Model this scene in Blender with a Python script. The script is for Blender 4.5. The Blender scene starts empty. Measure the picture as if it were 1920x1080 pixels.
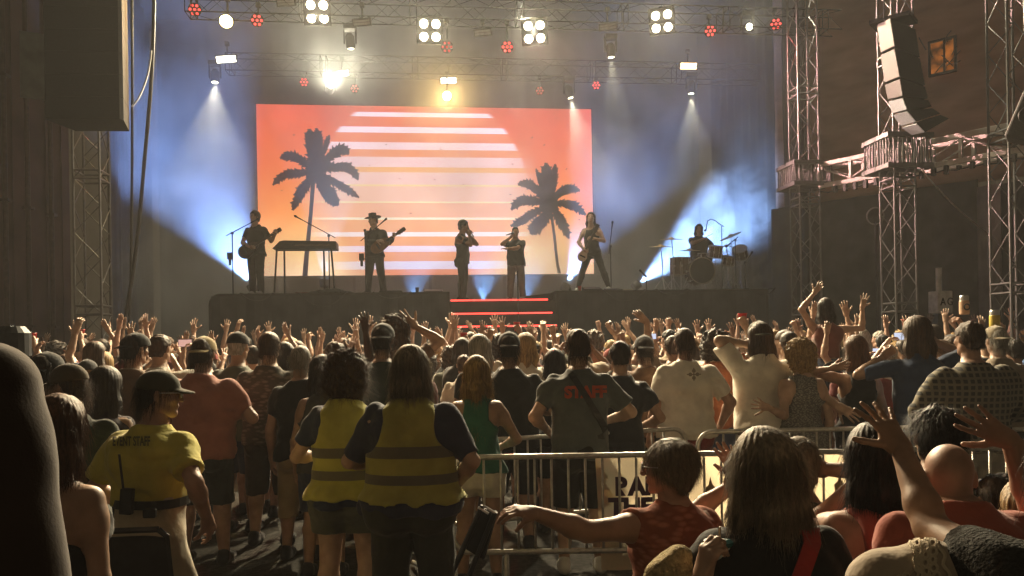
import bpy, math, random
import numpy as np
from mathutils import Vector, Matrix, Euler

# ------------------------------------------------------------------ camera, world, exposure
SC = bpy.context.scene
COL = SC.collection
RAD = math.radians
F, CX, HY, EYE, ROLL = 1500.0, 960.0, 645.0, 1.72, -0.0165
CAMP = Vector((0, 0, EYE))
C_R = Vector((math.cos(ROLL), 0, math.sin(ROLL)))
C_U = Vector((-math.sin(ROLL), 0, math.cos(ROLL)))
C_F = Vector((0, 1, 0))
cam_d = bpy.data.cameras.new('camera'); cam = bpy.data.objects.new('camera', cam_d); COL.objects.link(cam)
cam_d.sensor_width = 36.0; cam_d.lens = F * 36 / 1920; cam_d.shift_y = (HY - 540) / 1920
cam_d.clip_start = 0.05; cam_d.clip_end = 400
mw = Matrix((C_R, C_U, -C_F)).transposed().to_4x4(); mw.translation = CAMP
cam.matrix_world = mw
SC.camera = cam

world = bpy.data.worlds.new('World'); SC.world = world; world.use_nodes = True
bg = world.node_tree.nodes['Background']
bg.inputs['Color'].default_value = (1.0, 0.74, 0.42, 1); bg.inputs['Strength'].default_value = 0.040
SC.view_settings.view_transform = 'Standard'; SC.view_settings.look = 'None'
SC.view_settings.exposure = 0.0; SC.view_settings.gamma = 1.0
cy = SC.cycles
cy.use_denoising = True
try: cy.denoiser = 'OPENIMAGEDENOISE'
except Exception: pass
cy.max_bounces = 3; cy.diffuse_bounces = 2; cy.glossy_bounces = 1; cy.transmission_bounces = 1
cy.volume_bounces = 0; cy.transparent_max_bounces = 6; cy.sample_clamp_indirect = 3.0
cy.caustics_reflective = False; cy.caustics_refractive = False
cy.volume_step_rate = 2.0; cy.use_light_tree = True
cy.use_adaptive_sampling = True; cy.adaptive_threshold = 0.02

# weak, very broad warm fill: an added sun from behind the audience, no lamp of the venue
sd = bpy.data.lights.new('fill_sun', 'SUN'); so = bpy.data.objects.new('fill_sun', sd); COL.objects.link(so)
sd.energy = 0.055; sd.angle = RAD(60); sd.color = (1.0, 0.78, 0.48)
so.rotation_euler = (RAD(62), 0, RAD(-14))

def ray(px, py):
    return C_F + C_R * ((px - CX) / F) + C_U * ((HY - py) / F)
def P(px, py, d):
    "pixel of the 1920x1080 photograph at depth d (metres ahead of the camera)"
    return CAMP + ray(px, py) * d
PSI = RAD(6.2)
S_U = Vector((math.cos(PSI), math.sin(PSI), 0)); S_V = Vector((-math.sin(PSI), math.cos(PSI), 0))
S_O = P(960, 645, 17.4); S_O.z = 0
def SP(px, py, v):
    "pixel on the upright stage plane v metres behind the riser fronts"
    r = ray(px, py); t = ((S_O + S_V * v) - CAMP).dot(S_V) / r.dot(S_V)
    return CAMP + r * t
def S(u, v, z): return S_O + S_U * u + S_V * v + Vector((0, 0, z))
def su(p): return (p - S_O).dot(S_U)

# ------------------------------------------------------------------ materials
MATS = {}
def nodes_of(name):
    m = bpy.data.materials.new(name); m.use_nodes = True
    nt = m.node_tree
    return m, nt, nt.nodes['Principled BSDF']
def mat(name, col, rough=0.8, var=0.25, scale=14.0, bump=0.0, bscale=60.0, metal=0.0, stretch=(1, 1, 1), sheen=0.0, spec=0.3, sss=0.0):
    if name in MATS: return MATS[name]
    m, nt, b = nodes_of(name)
    tc = nt.nodes.new('ShaderNodeTexCoord'); mp = nt.nodes.new('ShaderNodeMapping'); mp.inputs['Scale'].default_value = stretch
    nt.links.new(tc.outputs['Object'], mp.inputs['Vector'])
    n = nt.nodes.new('ShaderNodeTexNoise'); n.inputs['Scale'].default_value = scale; n.inputs['Detail'].default_value = 3
    nt.links.new(mp.outputs[0], n.inputs['Vector'])
    r = nt.nodes.new('ShaderNodeValToRGB'); e = r.color_ramp.elements
    e[0].position = 0.3; e[1].position = 0.72
    e[0].color = [c * (1 - var) for c in col] + [1]; e[1].color = [min(1, c * (1 + var)) for c in col] + [1]
    nt.links.new(n.outputs[0], r.inputs[0]); nt.links.new(r.outputs[0], b.inputs['Base Color'])
    b.inputs['Roughness'].default_value = rough; b.inputs['Metallic'].default_value = metal
    b.inputs['Specular IOR Level'].default_value = spec
    if sheen: b.inputs['Sheen Weight'].default_value = sheen
    if sss:
        b.inputs['Subsurface Weight'].default_value = sss; b.inputs['Subsurface Radius'].default_value = (0.02, 0.008, 0.004)
    if bump:
        n2 = nt.nodes.new('ShaderNodeTexNoise'); n2.inputs['Scale'].default_value = bscale; n2.inputs['Detail'].default_value = 2
        nt.links.new(mp.outputs[0], n2.inputs['Vector'])
        bp = nt.nodes.new('ShaderNodeBump'); bp.inputs['Strength'].default_value = bump; bp.inputs['Distance'].default_value = 0.01
        nt.links.new(n2.outputs[0], bp.inputs['Height']); nt.links.new(bp.outputs[0], b.inputs['Normal'])
    MATS[name] = m
    return m
def glow(name, col, strength):
    if name in MATS: return MATS[name]
    m = bpy.data.materials.new(name); m.use_nodes = True; nt = m.node_tree; nt.nodes.clear()
    o = nt.nodes.new('ShaderNodeOutputMaterial'); e = nt.nodes.new('ShaderNodeEmission')
    e.inputs[0].default_value = (*col, 1); e.inputs[1].default_value = strength
    nt.links.new(e.outputs[0], o.inputs[0]); MATS[name] = m
    return m
def skin(tone):
    if 'skin_' + tone in MATS: return MATS['skin_' + tone]
    cols = {'fair': (0.44, 0.29, 0.21), 'tan': (0.33, 0.205, 0.14), 'ruddy': (0.37, 0.225, 0.165), 'brown': (0.20, 0.10, 0.06), 'dark': (0.09, 0.045, 0.03)}
    return mat('skin_' + tone, cols[tone], 0.5, 0.2, 13, 0.06, 160, spec=0.4)
def cloth(name, col, var=0.14): return mat('cloth_' + name, col, 0.9, var, 9, 0.55, 26, spec=0.15, sheen=0.2)
def hairm(name, col): return mat('hair_' + name, col, 0.6, 0.55, 40, 0.2, 90, stretch=(2.4, 2.4, 0.16), spec=0.3)
HAIR = {'black': (0.012, 0.010, 0.009), 'dark': (0.022, 0.014, 0.009), 'brown': (0.055, 0.030, 0.016), 'chestnut': (0.085, 0.038, 0.018),
        'blond': (0.28, 0.18, 0.075), 'grey': (0.26, 0.24, 0.21), 'ash': (0.20, 0.165, 0.12), 'white': (0.5, 0.47, 0.42), 'ginger': (0.2, 0.07, 0.02)}
def hair_mat(c): return hairm(c, HAIR[c])

# ------------------------------------------------------------------ mesh helpers
class MB:
    "collects faces; build() links them as one mesh object"
    def __init__(s): s.v = []; s.f = []; s.m = []; s.n = 0
    def add(s, v, f, mi=0):
        v = np.asarray(v, float).reshape(-1, 3)
        for q in f: s.f.append(tuple(int(i) + s.n for i in q)); s.m.append(mi)
        s.v.append(v); s.n += len(v)
    def box(s, c, size, M=None, mi=0, taper=1.0):
        x, y, z = [k / 2 for k in size]
        v = np.array([[a * x * (taper if d > 0 else 1), b * y * (taper if d > 0 else 1), d * z] for d in (-1, 1) for b in (-1, 1) for a in (-1, 1)])
        if M is not None: v = v @ np.array(M.to_3x3()).T
        s.add(v + np.array(c), [(0, 2, 3, 1), (4, 5, 7, 6), (0, 1, 5, 4), (2, 6, 7, 3), (0, 4, 6, 2), (1, 3, 7, 5)], mi)
    def tube(s, pts, r, n=8, mi=0, cap=True):
        pts = [np.array(p, float) for p in pts]; k = len(pts)
        rs = r if hasattr(r, '__len__') else [r] * k
        v = []; prev = None
        for i, p in enumerate(pts):
            d = pts[min(i + 1, k - 1)] - pts[max(i - 1, 0)]; d = d / (np.linalg.norm(d) + 1e-9)
            a = prev if prev is not None else (np.array([0, 0, 1.]) if abs(d[2]) < 0.9 else np.array([1., 0, 0]))
            a = a - d * a.dot(d); a /= np.linalg.norm(a) + 1e-9; prev = a; b = np.cross(d, a)
            for j in range(n):
                t = 2 * math.pi * j / n; v.append(p + rs[i] * (math.cos(t) * a + math.sin(t) * b))
        f = [(i * n + j, i * n + (j + 1) % n, (i + 1) * n + (j + 1) % n, (i + 1) * n + j) for i in range(k - 1) for j in range(n)]
        if cap: f += [tuple(range(n))[::-1], tuple(range((k - 1) * n, k * n))]
        s.add(v, f, mi)
    def lathe(s, prof, n=24, M=None, mi=0):
        "prof: (radius, z) list"
        v = []
        for r, z in prof:
            for j in range(n):
                t = 2 * math.pi * j / n; v.append((r * math.cos(t), r * math.sin(t), z))
        k = len(prof)
        f = [(i * n + j, i * n + (j + 1) % n, (i + 1) * n + (j + 1) % n, (i + 1) * n + j) for i in range(k - 1) for j in range(n)]
        f += [tuple(range(n))[::-1], tuple(range((k - 1) * n, k * n))]
        v = np.array(v)
        if M is not None: v = v @ np.array(M.to_3x3()).T + np.array(M.translation)
        s.add(v, f, mi)
    def prism(s, poly, depth, M=None, mi=0):
        "poly (x,y) outline extruded along +z"
        n = len(poly); v = np.array([(x, y, 0) for x, y in poly] + [(x, y, depth) for x, y in poly], float)
        if M is not None: v = v @ np.array(M.to_3x3()).T + np.array(M.translation)
        s.add(v, [tuple(range(n))[::-1], tuple(range(n, 2 * n))] + [(i, (i + 1) % n, n + (i + 1) % n, n + i) for i in range(n)], mi)
    def build(s, name, mats, parent=None, smooth=False, bevel=0.0, origin=None):
        v = np.concatenate(s.v); o0 = np.zeros(3)
        if origin is not None: o0 = np.array(origin, float); v = v - o0
        me = bpy.data.meshes.new(name); me.from_pydata([tuple(p) for p in v], [], s.f)
        for m in (mats if isinstance(mats, (list, tuple)) else [mats]): me.materials.append(m)
        if any(s.m): me.polygons.foreach_set('material_index', s.m)
        if smooth: me.polygons.foreach_set('use_smooth', [True] * len(s.f))
        me.update()
        o = bpy.data.objects.new(name, me); COL.objects.link(o)
        if origin is not None: o.location = o0
        if parent is not None: attach(o, parent)
        if bevel:
            b = o.modifiers.new('bevel', 'BEVEL'); b.width = bevel; b.segments = 2; b.limit_method = 'ANGLE'
        return o
def W(o):
    return o.matrix_basis.copy() if o.parent is None else W(o.parent) @ o.matrix_parent_inverse @ o.matrix_basis
def attach(o, parent):
    o.parent = parent; o.matrix_parent_inverse = W(parent).inverted()
def tag(o, label, cat, group=None, kind=None):
    if label: o['label'] = label
    if cat: o['category'] = cat
    if group: o['group'] = group
    if kind: o['kind'] = kind
    return o
def struct(o): o['kind'] = 'structure'; return o
def empty(name, loc, label, cat, group=None, rz=0.0):
    o = bpy.data.objects.new(name, None); COL.objects.link(o); o.location = loc; o.rotation_euler = (0, 0, rz); o.empty_display_size = 0.1
    return tag(o, label, cat, group)
def npmesh(name, v, f, mats, mi=None, smooth=True):
    me = bpy.data.meshes.new(name); nv, nf = len(v), len(f)
    me.vertices.add(nv); me.vertices.foreach_set('co', np.asarray(v, np.float32).ravel())
    me.loops.add(nf * 4); me.loops.foreach_set('vertex_index', np.asarray(f, np.int32).ravel())
    me.polygons.add(nf); me.polygons.foreach_set('loop_start', np.arange(0, nf * 4, 4, dtype=np.int32))
    if mi is not None: me.polygons.foreach_set('material_index', np.asarray(mi, np.int32))
    if smooth: me.polygons.foreach_set('use_smooth', np.ones(nf, bool))
    for m in mats: me.materials.append(m)
    me.update(calc_edges=True); me.validate()
    return me
def spot(name, loc, target, energy, col, angle=40, blend=0.35, radius=0.06, parent=None):
    l = bpy.data.lights.new(name, 'SPOT'); l.energy = energy; l.color = col; l.spot_size = RAD(angle); l.spot_blend = blend; l.shadow_soft_size = radius
    o = bpy.data.objects.new(name, l); COL.objects.link(o); o.location = loc
    o.rotation_euler = (Vector(target) - Vector(loc)).to_track_quat('-Z', 'Y').to_euler()
    return o
# ------------------------------------------------------------------ implicit surfaces -> meshes
class Field:
    def __init__(s, lo, hi, h):
        s.lo = np.array(lo, float); s.h = h
        s.n = np.maximum(4, np.ceil((np.array(hi) - s.lo) / h).astype(int) + 1)
        s.d = np.full(s.n, 1.0, np.float32)
        s.ax = [s.lo[i] + h * np.arange(s.n[i]) for i in range(3)]
    def sl(s, lo, hi):
        a = np.clip(np.floor((np.array(lo) - s.lo) / s.h).astype(int), 0, s.n); b = np.clip(np.ceil((np.array(hi) - s.lo) / s.h).astype(int) + 1, 0, s.n)
        S_ = tuple(slice(i, j) for i, j in zip(a, b))
        g = np.meshgrid(*[s.ax[i][S_[i]] for i in range(3)], indexing='ij', sparse=True)
        return S_, g
    def add(s, fn, lo, hi, k=0.02):
        p = k + 2.5 * s.h
        S_, g = s.sl(np.array(lo) - p, np.array(hi) + p)
        if s.d[S_].size == 0: return
        a = s.d[S_]; b = fn(*g).astype(np.float32)
        if k > 0:
            t = np.maximum(k - np.abs(a - b), 0) / k; s.d[S_] = np.minimum(a, b) - t * t * k * 0.25
        else: s.d[S_] = np.minimum(a, b)
    def cut(s, fn, k=0.0):
        g = np.meshgrid(*s.ax, indexing='ij', sparse=True); b = fn(*g).astype(np.float32)
        s.d = np.maximum(s.d, b)
    def disp(s, fn):
        g = np.meshgrid(*s.ax, indexing='ij', sparse=True); s.d = s.d + fn(*g).astype(np.float32)
    def cone(s, a, b, r1, r2, k=0.02, sq=None):
        a = np.array(a, float); b = np.array(b, float); ba = b - a; L2 = ba.dot(ba) + 1e-9
        def fn(X, Y, Z):
            x, y, z = X - a[0], Y - a[1], Z - a[2]
            t = np.clip((x * ba[0] + y * ba[1] + z * ba[2]) / L2, 0, 1)
            return np.sqrt((x - t * ba[0]) ** 2 + (y - t * ba[1]) ** 2 + (z - t * ba[2]) ** 2) - (r1 + t * (r2 - r1))
        m = max(r1, r2); s.add(fn, np.minimum(a, b) - m, np.maximum(a, b) + m, k)
    def ell_fn(s, c, r, M=None):
        c = np.array(c, float); r = np.array(r, float); A = None if M is None else np.array(M.to_3x3())
        def fn(X, Y, Z):
            x, y, z = X - c[0], Y - c[1], Z - c[2]
            if A is not None: x, y, z = (x * A[0, 0] + y * A[1, 0] + z * A[2, 0], x * A[0, 1] + y * A[1, 1] + z * A[2, 1], x * A[0, 2] + y * A[1, 2] + z * A[2, 2])
            k0 = np.sqrt((x / r[0]) ** 2 + (y / r[1]) ** 2 + (z / r[2]) ** 2); k1 = np.sqrt((x / r[0] ** 2) ** 2 + (y / r[1] ** 2) ** 2 + (z / r[2] ** 2) ** 2)
            return np.where(k1 > 1e-4, k0 * (k0 - 1) / np.maximum(k1, 1e-4), -r.min())
        return fn
    def ell(s, c, r, M=None, k=0.02):
        m = max(r); s.add(s.ell_fn(c, r, M), np.array(c) - m, np.array(c) + m, k)
    def sub(s, fn, k=0.01):
        g = np.meshgrid(*s.ax, indexing='ij', sparse=True); b = -fn(*g).astype(np.float32)
        t = np.maximum(k - np.abs(s.d - b), 0) / k; s.d = np.maximum(s.d, b) + t * t * k * 0.25
    def mesh(s, smooth=1):
        d = s.d; sg = d < 0
        c = [slice(0, -1), slice(1, None)]
        corner = {(i, j, k): (c[i], c[j], c[k]) for i in (0, 1) for j in (0, 1) for k in (0, 1)}
        cnt = sum(sg[q].astype(np.int8) for q in corner.values())
        m = (cnt > 0) & (cnt < 8)
        ijk = np.argwhere(m); N = len(ijk)
        if N == 0: return np.zeros((0, 3)), np.zeros((0, 4), int)
        idx = np.full(m.shape, -1, np.int32); idx[m] = np.arange(N)
        val = {q: d[tuple((ijk + q).T)] for q in corner}
        pos = np.zeros((N, 3)); k = np.zeros(N)
        for a in corner:
            for axs in range(3):
                if a[axs]: continue
                b = list(a); b[axs] = 1; b = tuple(b)
                va, vb = val[a], val[b]; x = (va < 0) != (vb < 0)
                t = np.where(x, va / np.where(x, va - vb, 1), 0)
                p = np.tile(np.array(a, float), (N, 1)); p[:, axs] += t
                pos += np.where(x[:, None], p, 0); k += x
        v = (ijk + pos / np.maximum(k, 1)[:, None]) * s.h + s.lo
        fs = []
        for axs in range(3):
            o1, o2 = [(1, 2), (2, 0), (0, 1)][axs]
            s0 = [slice(None)] * 3; s1 = [slice(None)] * 3; s0[axs] = slice(0, -1); s1[axs] = slice(1, None)
            e = sg[tuple(s0)] != sg[tuple(s1)]
            q = np.argwhere(e); q = q[(q[:, o1] > 0) & (q[:, o2] > 0) & (q[:, o1] < d.shape[o1] - 1) & (q[:, o2] < d.shape[o2] - 1)]
            if not len(q): continue
            u = np.zeros(3, int); u[o1] = 1; w = np.zeros(3, int); w[o2] = 1
            f = np.stack([idx[tuple((q - u - w).T)], idx[tuple((q - w).T)], idx[tuple(q.T)], idx[tuple((q - u).T)]], 1)
            inside = sg[tuple(q.T)]
            f[~inside] = f[~inside][:, ::-1]
            fs.append(f[(f >= 0).all(1)])
        f = np.concatenate(fs)
        for _ in range(smooth):
            acc = np.zeros_like(v); n = np.zeros(N)
            for i in range(4):
                a, b = f[:, i], f[:, (i + 1) % 4]
                for j in range(3): acc[:, j] += np.bincount(a, v[b, j], N) + np.bincount(b, v[a, j], N)
                n += np.bincount(a, minlength=N) + np.bincount(b, minlength=N)
            v = 0.5 * v + 0.5 * acc / np.maximum(n, 1)[:, None]
        return v, f
def xf(v, M):
    A = np.array(M.to_4x4()); return v @ A[:3, :3].T + A[:3, 3]
def flipf(f): return f[:, ::-1]
def join(parts):
    vs, fs, ms, n = [], [], [], 0
    for v, f, mi in parts:
        vs.append(v); fs.append(np.asarray(f) + n); ms.append(np.full(len(f), mi)); n += len(v)
    return np.concatenate(vs), np.concatenate(fs), np.concatenate(ms)
def snoise(seed, sc):
    r = np.random.RandomState(seed); D = r.normal(size=(5, 3)) * sc; ph = r.rand(5) * 6.28; D2 = r.normal(size=(3, 3)) * sc * 0.6
    def fn(X, Y, Z):
        w = sum(np.sin(D2[i, 0] * X + D2[i, 1] * Y + D2[i, 2] * Z + i) for i in range(3)) * 0.8
        return sum(np.sin(D[i, 0] * X + D[i, 1] * Y + D[i, 2] * Z + ph[i] + w) for i in range(5)) / 3.0
    return fn

# ------------------------------------------------------------------ hands (right hand; +z to the fingers, +x thumb side, palm looks to +y)
_hand = {}
HAND = {  # pose: (spread deg per finger, curl deg per phalanx, thumb out, thumb curl)
    'open': ((13, 4, -5, -15), (8, 12, 8), 48, 12), 'flat': ((4, 1, -2, -5), (4, 6, 4), 32, 8), 'relax': ((7, 2, -3, -9), (22, 30, 18), 34, 24),
    'fist': ((3, 1, -1, -3), (75, 95, 60), 20, 60), 'grip': ((3, 1, -1, -3), (48, 62, 45), 30, 45), 'splay': ((19, 6, -7, -22), (4, 8, 4), 58, 6), 'claw': ((10, 3, -4, -12), (28, 34, 24), 44, 20)}
def hand_mesh(pose, h=0.0055):
    key = (pose, h)
    if key in _hand: return _hand[key]
    sp, cu, to, tc = HAND[pose]
    fl = Field((-0.11, -0.06, -0.05), (0.13, 0.12, 0.215), h)
    fl.cone((0, 0, -0.045), (0, 0, 0.005), 0.026, 0.025, 0)
    for x0, x1 in ((0.012, 0.026), (0.002, 0.008), (-0.008, -0.010), (-0.014, -0.027)):
        fl.cone((x0, 0, 0.005), (x1, -0.002, 0.088), 0.0165, 0.0125, 0.022)
    fl.cone((0.02, 0.010, 0.02), (0.030, 0.010, 0.05), 0.017, 0.013, 0.02)
    base = ((0.029, 0.090), (0.0095, 0.096), (-0.0105, 0.092), (-0.029, 0.083)); ln = ((.042, .026, .021), (.047, .03, .023), (.043, .028, .022), (.033, .021, .019))
    for i in range(4):
        p = np.array([base[i][0], -0.002, base[i][1]]); r = 0.0095 - (0.0012 if i == 3 else 0); ang = 0; s_ = RAD(sp[i])
        for j in range(3):
            ang += cu[j] * (1 + 0.12 * ((i * 7 + j * 3) % 3 - 1)); a = RAD(ang)
            d = np.array([math.sin(s_) * math.cos(a), math.sin(a), math.cos(s_) * math.cos(a)]); q = p + d * ln[i][j]
            fl.cone(p, q, r, r * 0.92, 0.006 if j else 0.010); p = q; r *= 0.92
    t = RAD(to); p = np.array([0.026, 0.010, 0.026]); c = 0
    for j, L in enumerate((0.040, 0.033, 0.027)):
        c += tc * (0.3 if j == 0 else 1); a = RAD(c); tt = t - (0 if j == 0 else RAD(6) * j)
        d = np.array([math.sin(tt) * math.cos(a), math.sin(a) * 0.9 + 0.12, math.cos(tt) * math.cos(a)]); d /= np.linalg.norm(d)
        q = p + d * L; fl.cone(p, q, 0.0125 - 0.0012 * j, 0.0115 - 0.0012 * j, 0.008); p = q
    _hand[key] = fl.mesh(1)
    return _hand[key]

# ------------------------------------------------------------------ head (origin mid-head, face to +y, 0.23 m tall)
_head = {}
def head_mesh(sex, h=0.0065):
    key = (sex, h)
    if key in _head: return _head[key]
    f = Field((-0.11, -0.14, -0.21), (0.11, 0.15, 0.14), h); m = sex == 'm'
    f.ell((0, -0.012, 0.030), (0.075, 0.097, 0.086), k=0)
    f.ell((0, 0.026, -0.030), (0.060, 0.066, 0.082), k=0.03)
    for s in (-1, 1):
        f.cone((s * 0.046, 0.004, -0.062), (s * 0.012, 0.068, -0.098), 0.024 if m else 0.019, 0.020 if m else 0.016, 0.025)
        f.cone((s * 0.012, 0.086, 0.030), (s * 0.044, 0.070, 0.030), 0.010 if m else 0.008, 0.009, 0.014)
        f.ell((s * 0.040, 0.066, -0.022), (0.022, 0.022, 0.020), k=0.02)
    for s in (-1, 1):
        f.sub(f.ell_fn((s * 0.031, 0.098, 0.012), (0.017, 0.016, 0.012)), 0.012)
        f.ell((s * 0.031, 0.078, 0.011), (0.013, 0.012, 0.012), k=0.002)
        f.ell((s * 0.079, -0.010, -0.004), (0.010, 0.019, 0.032), Matrix.Rotation(s * RAD(-22), 3, 'Z'), 0.008)
        f.ell((s * 0.008, 0.104, -0.028), (0.009, 0.010, 0.008), k=0.006)
    f.cone((0, 0.092, 0.020), (0, 0.113, -0.024), 0.008, 0.0115, 0.010)
    f.cone((-0.019, 0.084, -0.057), (0.019, 0.084, -0.057), 0.006, 0.006, 0.01); f.ell((0, 0.090, -0.053), (0.020, 0.008, 0.0045), k=0.004); f.ell((0, 0.089, -0.064), (0.017, 0.008, 0.006), k=0.004)
    f.cone((0, -0.022, -0.05), (0, -0.034, -0.19), 0.056 if m else 0.045, 0.059 if m else 0.048, 0.03)
    _head[key] = f.mesh(1)
    return _head[key]
def eye_parts():
    mb = []
    for s in (-1, 1):
        v = []; fa = []
        n, k = 8, 5
        for i in range(k):
            a = math.pi * i / (k - 1) * 0.5
            for j in range(n): v.append((s * 0.031 + 0.0052 * math.sin(a) * math.cos(6.2832 * j / n), 0.0865 + 0.0042 * math.cos(a), 0.011 + 0.0052 * math.sin(a) * math.sin(6.2832 * j / n)))
        for i in range(k - 1):
            for j in range(n): fa.append((i * n + j, i * n + (j + 1) % n, (i + 1) * n + (j + 1) % n, (i + 1) * n + j))
        mb.append((np.array(v), np.array(fa)))
    return mb

# ------------------------------------------------------------------ hair and caps, in head space
_hair = {}
def hair_mesh(style, seed=0, h=0.008, fibers=0):
    key = (style, seed, h, fibers)
    if key in _hair: return _hair[key]
    lo, hi = (-0.24, -0.26, -0.52), (0.24, 0.20, 0.24)
    if style in ('short', 'buzz', 'neat', 'spiky', 'ring'): lo, hi = (-0.13, -0.16, -0.13), (0.13, 0.13, 0.17)
    if style in ('pixie', 'bun'): lo, hi = (-0.15, -0.20, -0.16), (0.15, 0.15, 0.20)
    f = Field(lo, hi, h); N = snoise(seed, 1.0)
    face = lambda X, Y, Z: np.minimum(np.minimum(0.052 - np.abs(X) * 0.55 - (0.058 - Y) * 1.0, 1) * -1 * 1.0, 9) + 0 * Z  # positive ahead of the hairline
    def cut_face(y0, z0):  # removes the region in front of y0 and below z0
        f.cut(lambda X, Y, Z: np.minimum((Y - y0) - 0.25 * np.abs(X), (z0 - Z)))
    def fibre_noise(amp, sc_):
        f.disp(lambda X, Y, Z: amp * np.sin(np.arctan2(X, -Y + 0.02) * sc_ + 3 * N(X * 9, Y * 9, Z * 6)) + amp * 0.8 * N(X * 40, Y * 40, Z * 14))
    if style in ('short', 'neat', 'buzz', 'spiky'):
        g = {'short': 0.013, 'neat': 0.010, 'buzz': 0.005, 'spiky': 0.022}[style]
        f.ell((0, -0.016, 0.032), (0.076 + g * 0.8, 0.098 + g, 0.086 + g), k=0)
        f.cone((-0.03, -0.07, -0.05), (0.03, -0.07, -0.05), 0.030 + g * 0.4, 0.030 + g * 0.4, 0.03)
        cut_face(0.045, 0.055); f.cut(lambda X, Y, Z: -(Z + 0.070 - 0.5 * np.maximum(Y + 0.03, 0)))
        f.cut(lambda X, Y, Z: np.minimum(Y + 0.015, -(Z - 0.03)))
        a = {'short': 0.0045, 'neat': 0.003, 'buzz': 0.001, 'spiky': 0.012}[style]
        f.disp(lambda X, Y, Z: a * N(X * 95, Y * 95, Z * 45) + a * 0.6 * N(X * 190, Y * 190, Z * 120))
    elif style == 'ring':
        f.ell((0, -0.016, 0.010), (0.081, 0.104, 0.075), k=0); f.cut(lambda X, Y, Z: Z - 0.028); f.cut(lambda X, Y, Z: -(Z + 0.062)); f.cut(lambda X, Y, Z: Y - 0.012)
    elif style == 'pixie':
        f.ell((0, -0.022, 0.034), (0.096, 0.118, 0.106), k=0); f.cone((-0.03, -0.075, -0.06), (0.03, -0.075, -0.06), 0.036, 0.036, 0.04)
        cut_face(0.055, 0.055); f.cut(lambda X, Y, Z: -(Z + 0.098)); f.cut(lambda X, Y, Z: np.minimum(Y - 0.012, -(Z - 0.0)))
        f.disp(lambda X, Y, Z: 0.0035 * N(X * 70, Y * 70, Z * 40) + 0.0035 * N(X * 170, Y * 170, Z * 90))
    elif style == 'curly':
        f.ell((0, -0.025, 0.022), (0.138, 0.138, 0.128), k=0); f.ell((0, -0.04, -0.085), (0.142, 0.11, 0.10), k=0.06)
        f.cut(lambda X, Y, Z: np.minimum((Y - 0.045) - 0.3 * np.abs(X), 0.075 - Z))
        f.disp(lambda X, Y, Z: 0.014 * N(X * 48, Y * 48, Z * 48) + 0.009 * N(X * 110, Y * 110, Z * 110))
    elif style == 'bun':
        f.ell((0, -0.018, 0.034), (0.086, 0.110, 0.098), k=0); f.ell((0, -0.115, 0.06), (0.045, 0.045, 0.045), k=0.02)
        cut_face(0.045, 0.055); f.cut(lambda X, Y, Z: -(Z + 0.06 - 0.5 * np.maximum(Y + 0.03, 0))); f.disp(lambda X, Y, Z: 0.004 * N(X * 90, Y * 90, Z * 60))
    else:  # long, bob, shoulder, tail
        L = {'long': 0.33, 'verylong': 0.43, 'bob': 0.10, 'shoulder': 0.20, 'tail': 0.02, 'mane': 0.22}[style]
        vol = {'mane': 0.018, 'verylong': 0.008}.get(style, 0.0)
        f.ell((0, -0.018, 0.036), (0.091 + vol, 0.113 + vol, 0.098 + vol), k=0)
        if style != 'tail':
            for s in (-1, 1):
                f.cone((s * 0.058, -0.035, 0.03), (s * (0.072 + vol), -0.055, -0.12), 0.045, 0.040, 0.03)
                f.cone((s * (0.070 + vol), -0.058, -0.12), (s * (0.062 + vol), -0.098, -0.10 - L), 0.040, 0.020, 0.04)
            f.cone((0, -0.07, 0.0), (0, -0.105, -0.12), 0.055, 0.045, 0.04); f.cone((0, -0.10, -0.12), (0.0, -0.125, -0.11 - L), 0.045, 0.022, 0.05)
        else:
            f.cone((0, -0.115, 0.03), (0, -0.15, -0.05), 0.026, 0.03, 0.01); f.cone((0, -0.15, -0.05), (0, -0.135, -0.27), 0.03, 0.012, 0.02)
        cut_face(0.050, 0.060); f.cut(lambda X, Y, Z: np.minimum((Y - 0.03), -(Z + 0.09)) if style != 'tail' else -(Z + 0.06) + 0 * X + np.where(Y < -0.1, -1.0, 0.0))
        fibre_noise(0.0026, 34)
    v, fa = f.mesh(1)
    if fibers:
        r = np.random.RandomState(seed + 5); P_, Q = [], []
        ii = r.randint(0, len(v), fibers); n0 = 0
        c0 = np.array((0, -0.02, 0.02))
        for i in ii:
            p = v[i]; d = p - c0; d /= np.linalg.norm(d)
            if p[1] > 0.06 and p[2] < 0.05: continue
            if style in ('curly', 'pixie', 'spiky', 'short'):
                if style == 'curly': L = r.uniform(0.015, 0.05); w = r.normal(size=3) * 0.8
                else:
                    L = r.uniform(0.02, 0.05 if style != 'short' else 0.03); fl_ = np.array((0.25 * p[0] * 8, -0.35, -1.0)) + r.normal(size=3) * 0.30; fl_ = fl_ - d * fl_.dot(d)
                    w = fl_ * 0.9; d = d * (0.55 if style == 'spiky' else 0.30) + fl_ * 0.5
                dn = p - c0; dn /= np.linalg.norm(dn)
                pts = [p - dn * 0.003 + (d + w * t) * L * t + np.array((0, 0, -0.01 * t * t)) for t in (0, 0.5, 1.0)]
            else:
                L = r.uniform(0.05, 0.13); out = r.uniform(0.002, 0.016); dx = r.normal(size=3) * 0.008
                pts = [p - d * 0.004, p + d * out + np.array((0, -0.004, -L * 0.5)) + dx, p + d * out * 0.8 + np.array((0, -0.006, -L)) + dx * 2.2]
            rr = 0.0010
            for j, q in enumerate(pts):
                k = rr * (1 - 0.4 * j)
                P_ += [q + np.array((k, 0, 0)), q + np.array((-k * 0.5, k * 0.87, 0)), q + np.array((-k * 0.5, -k * 0.87, 0))]
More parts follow.
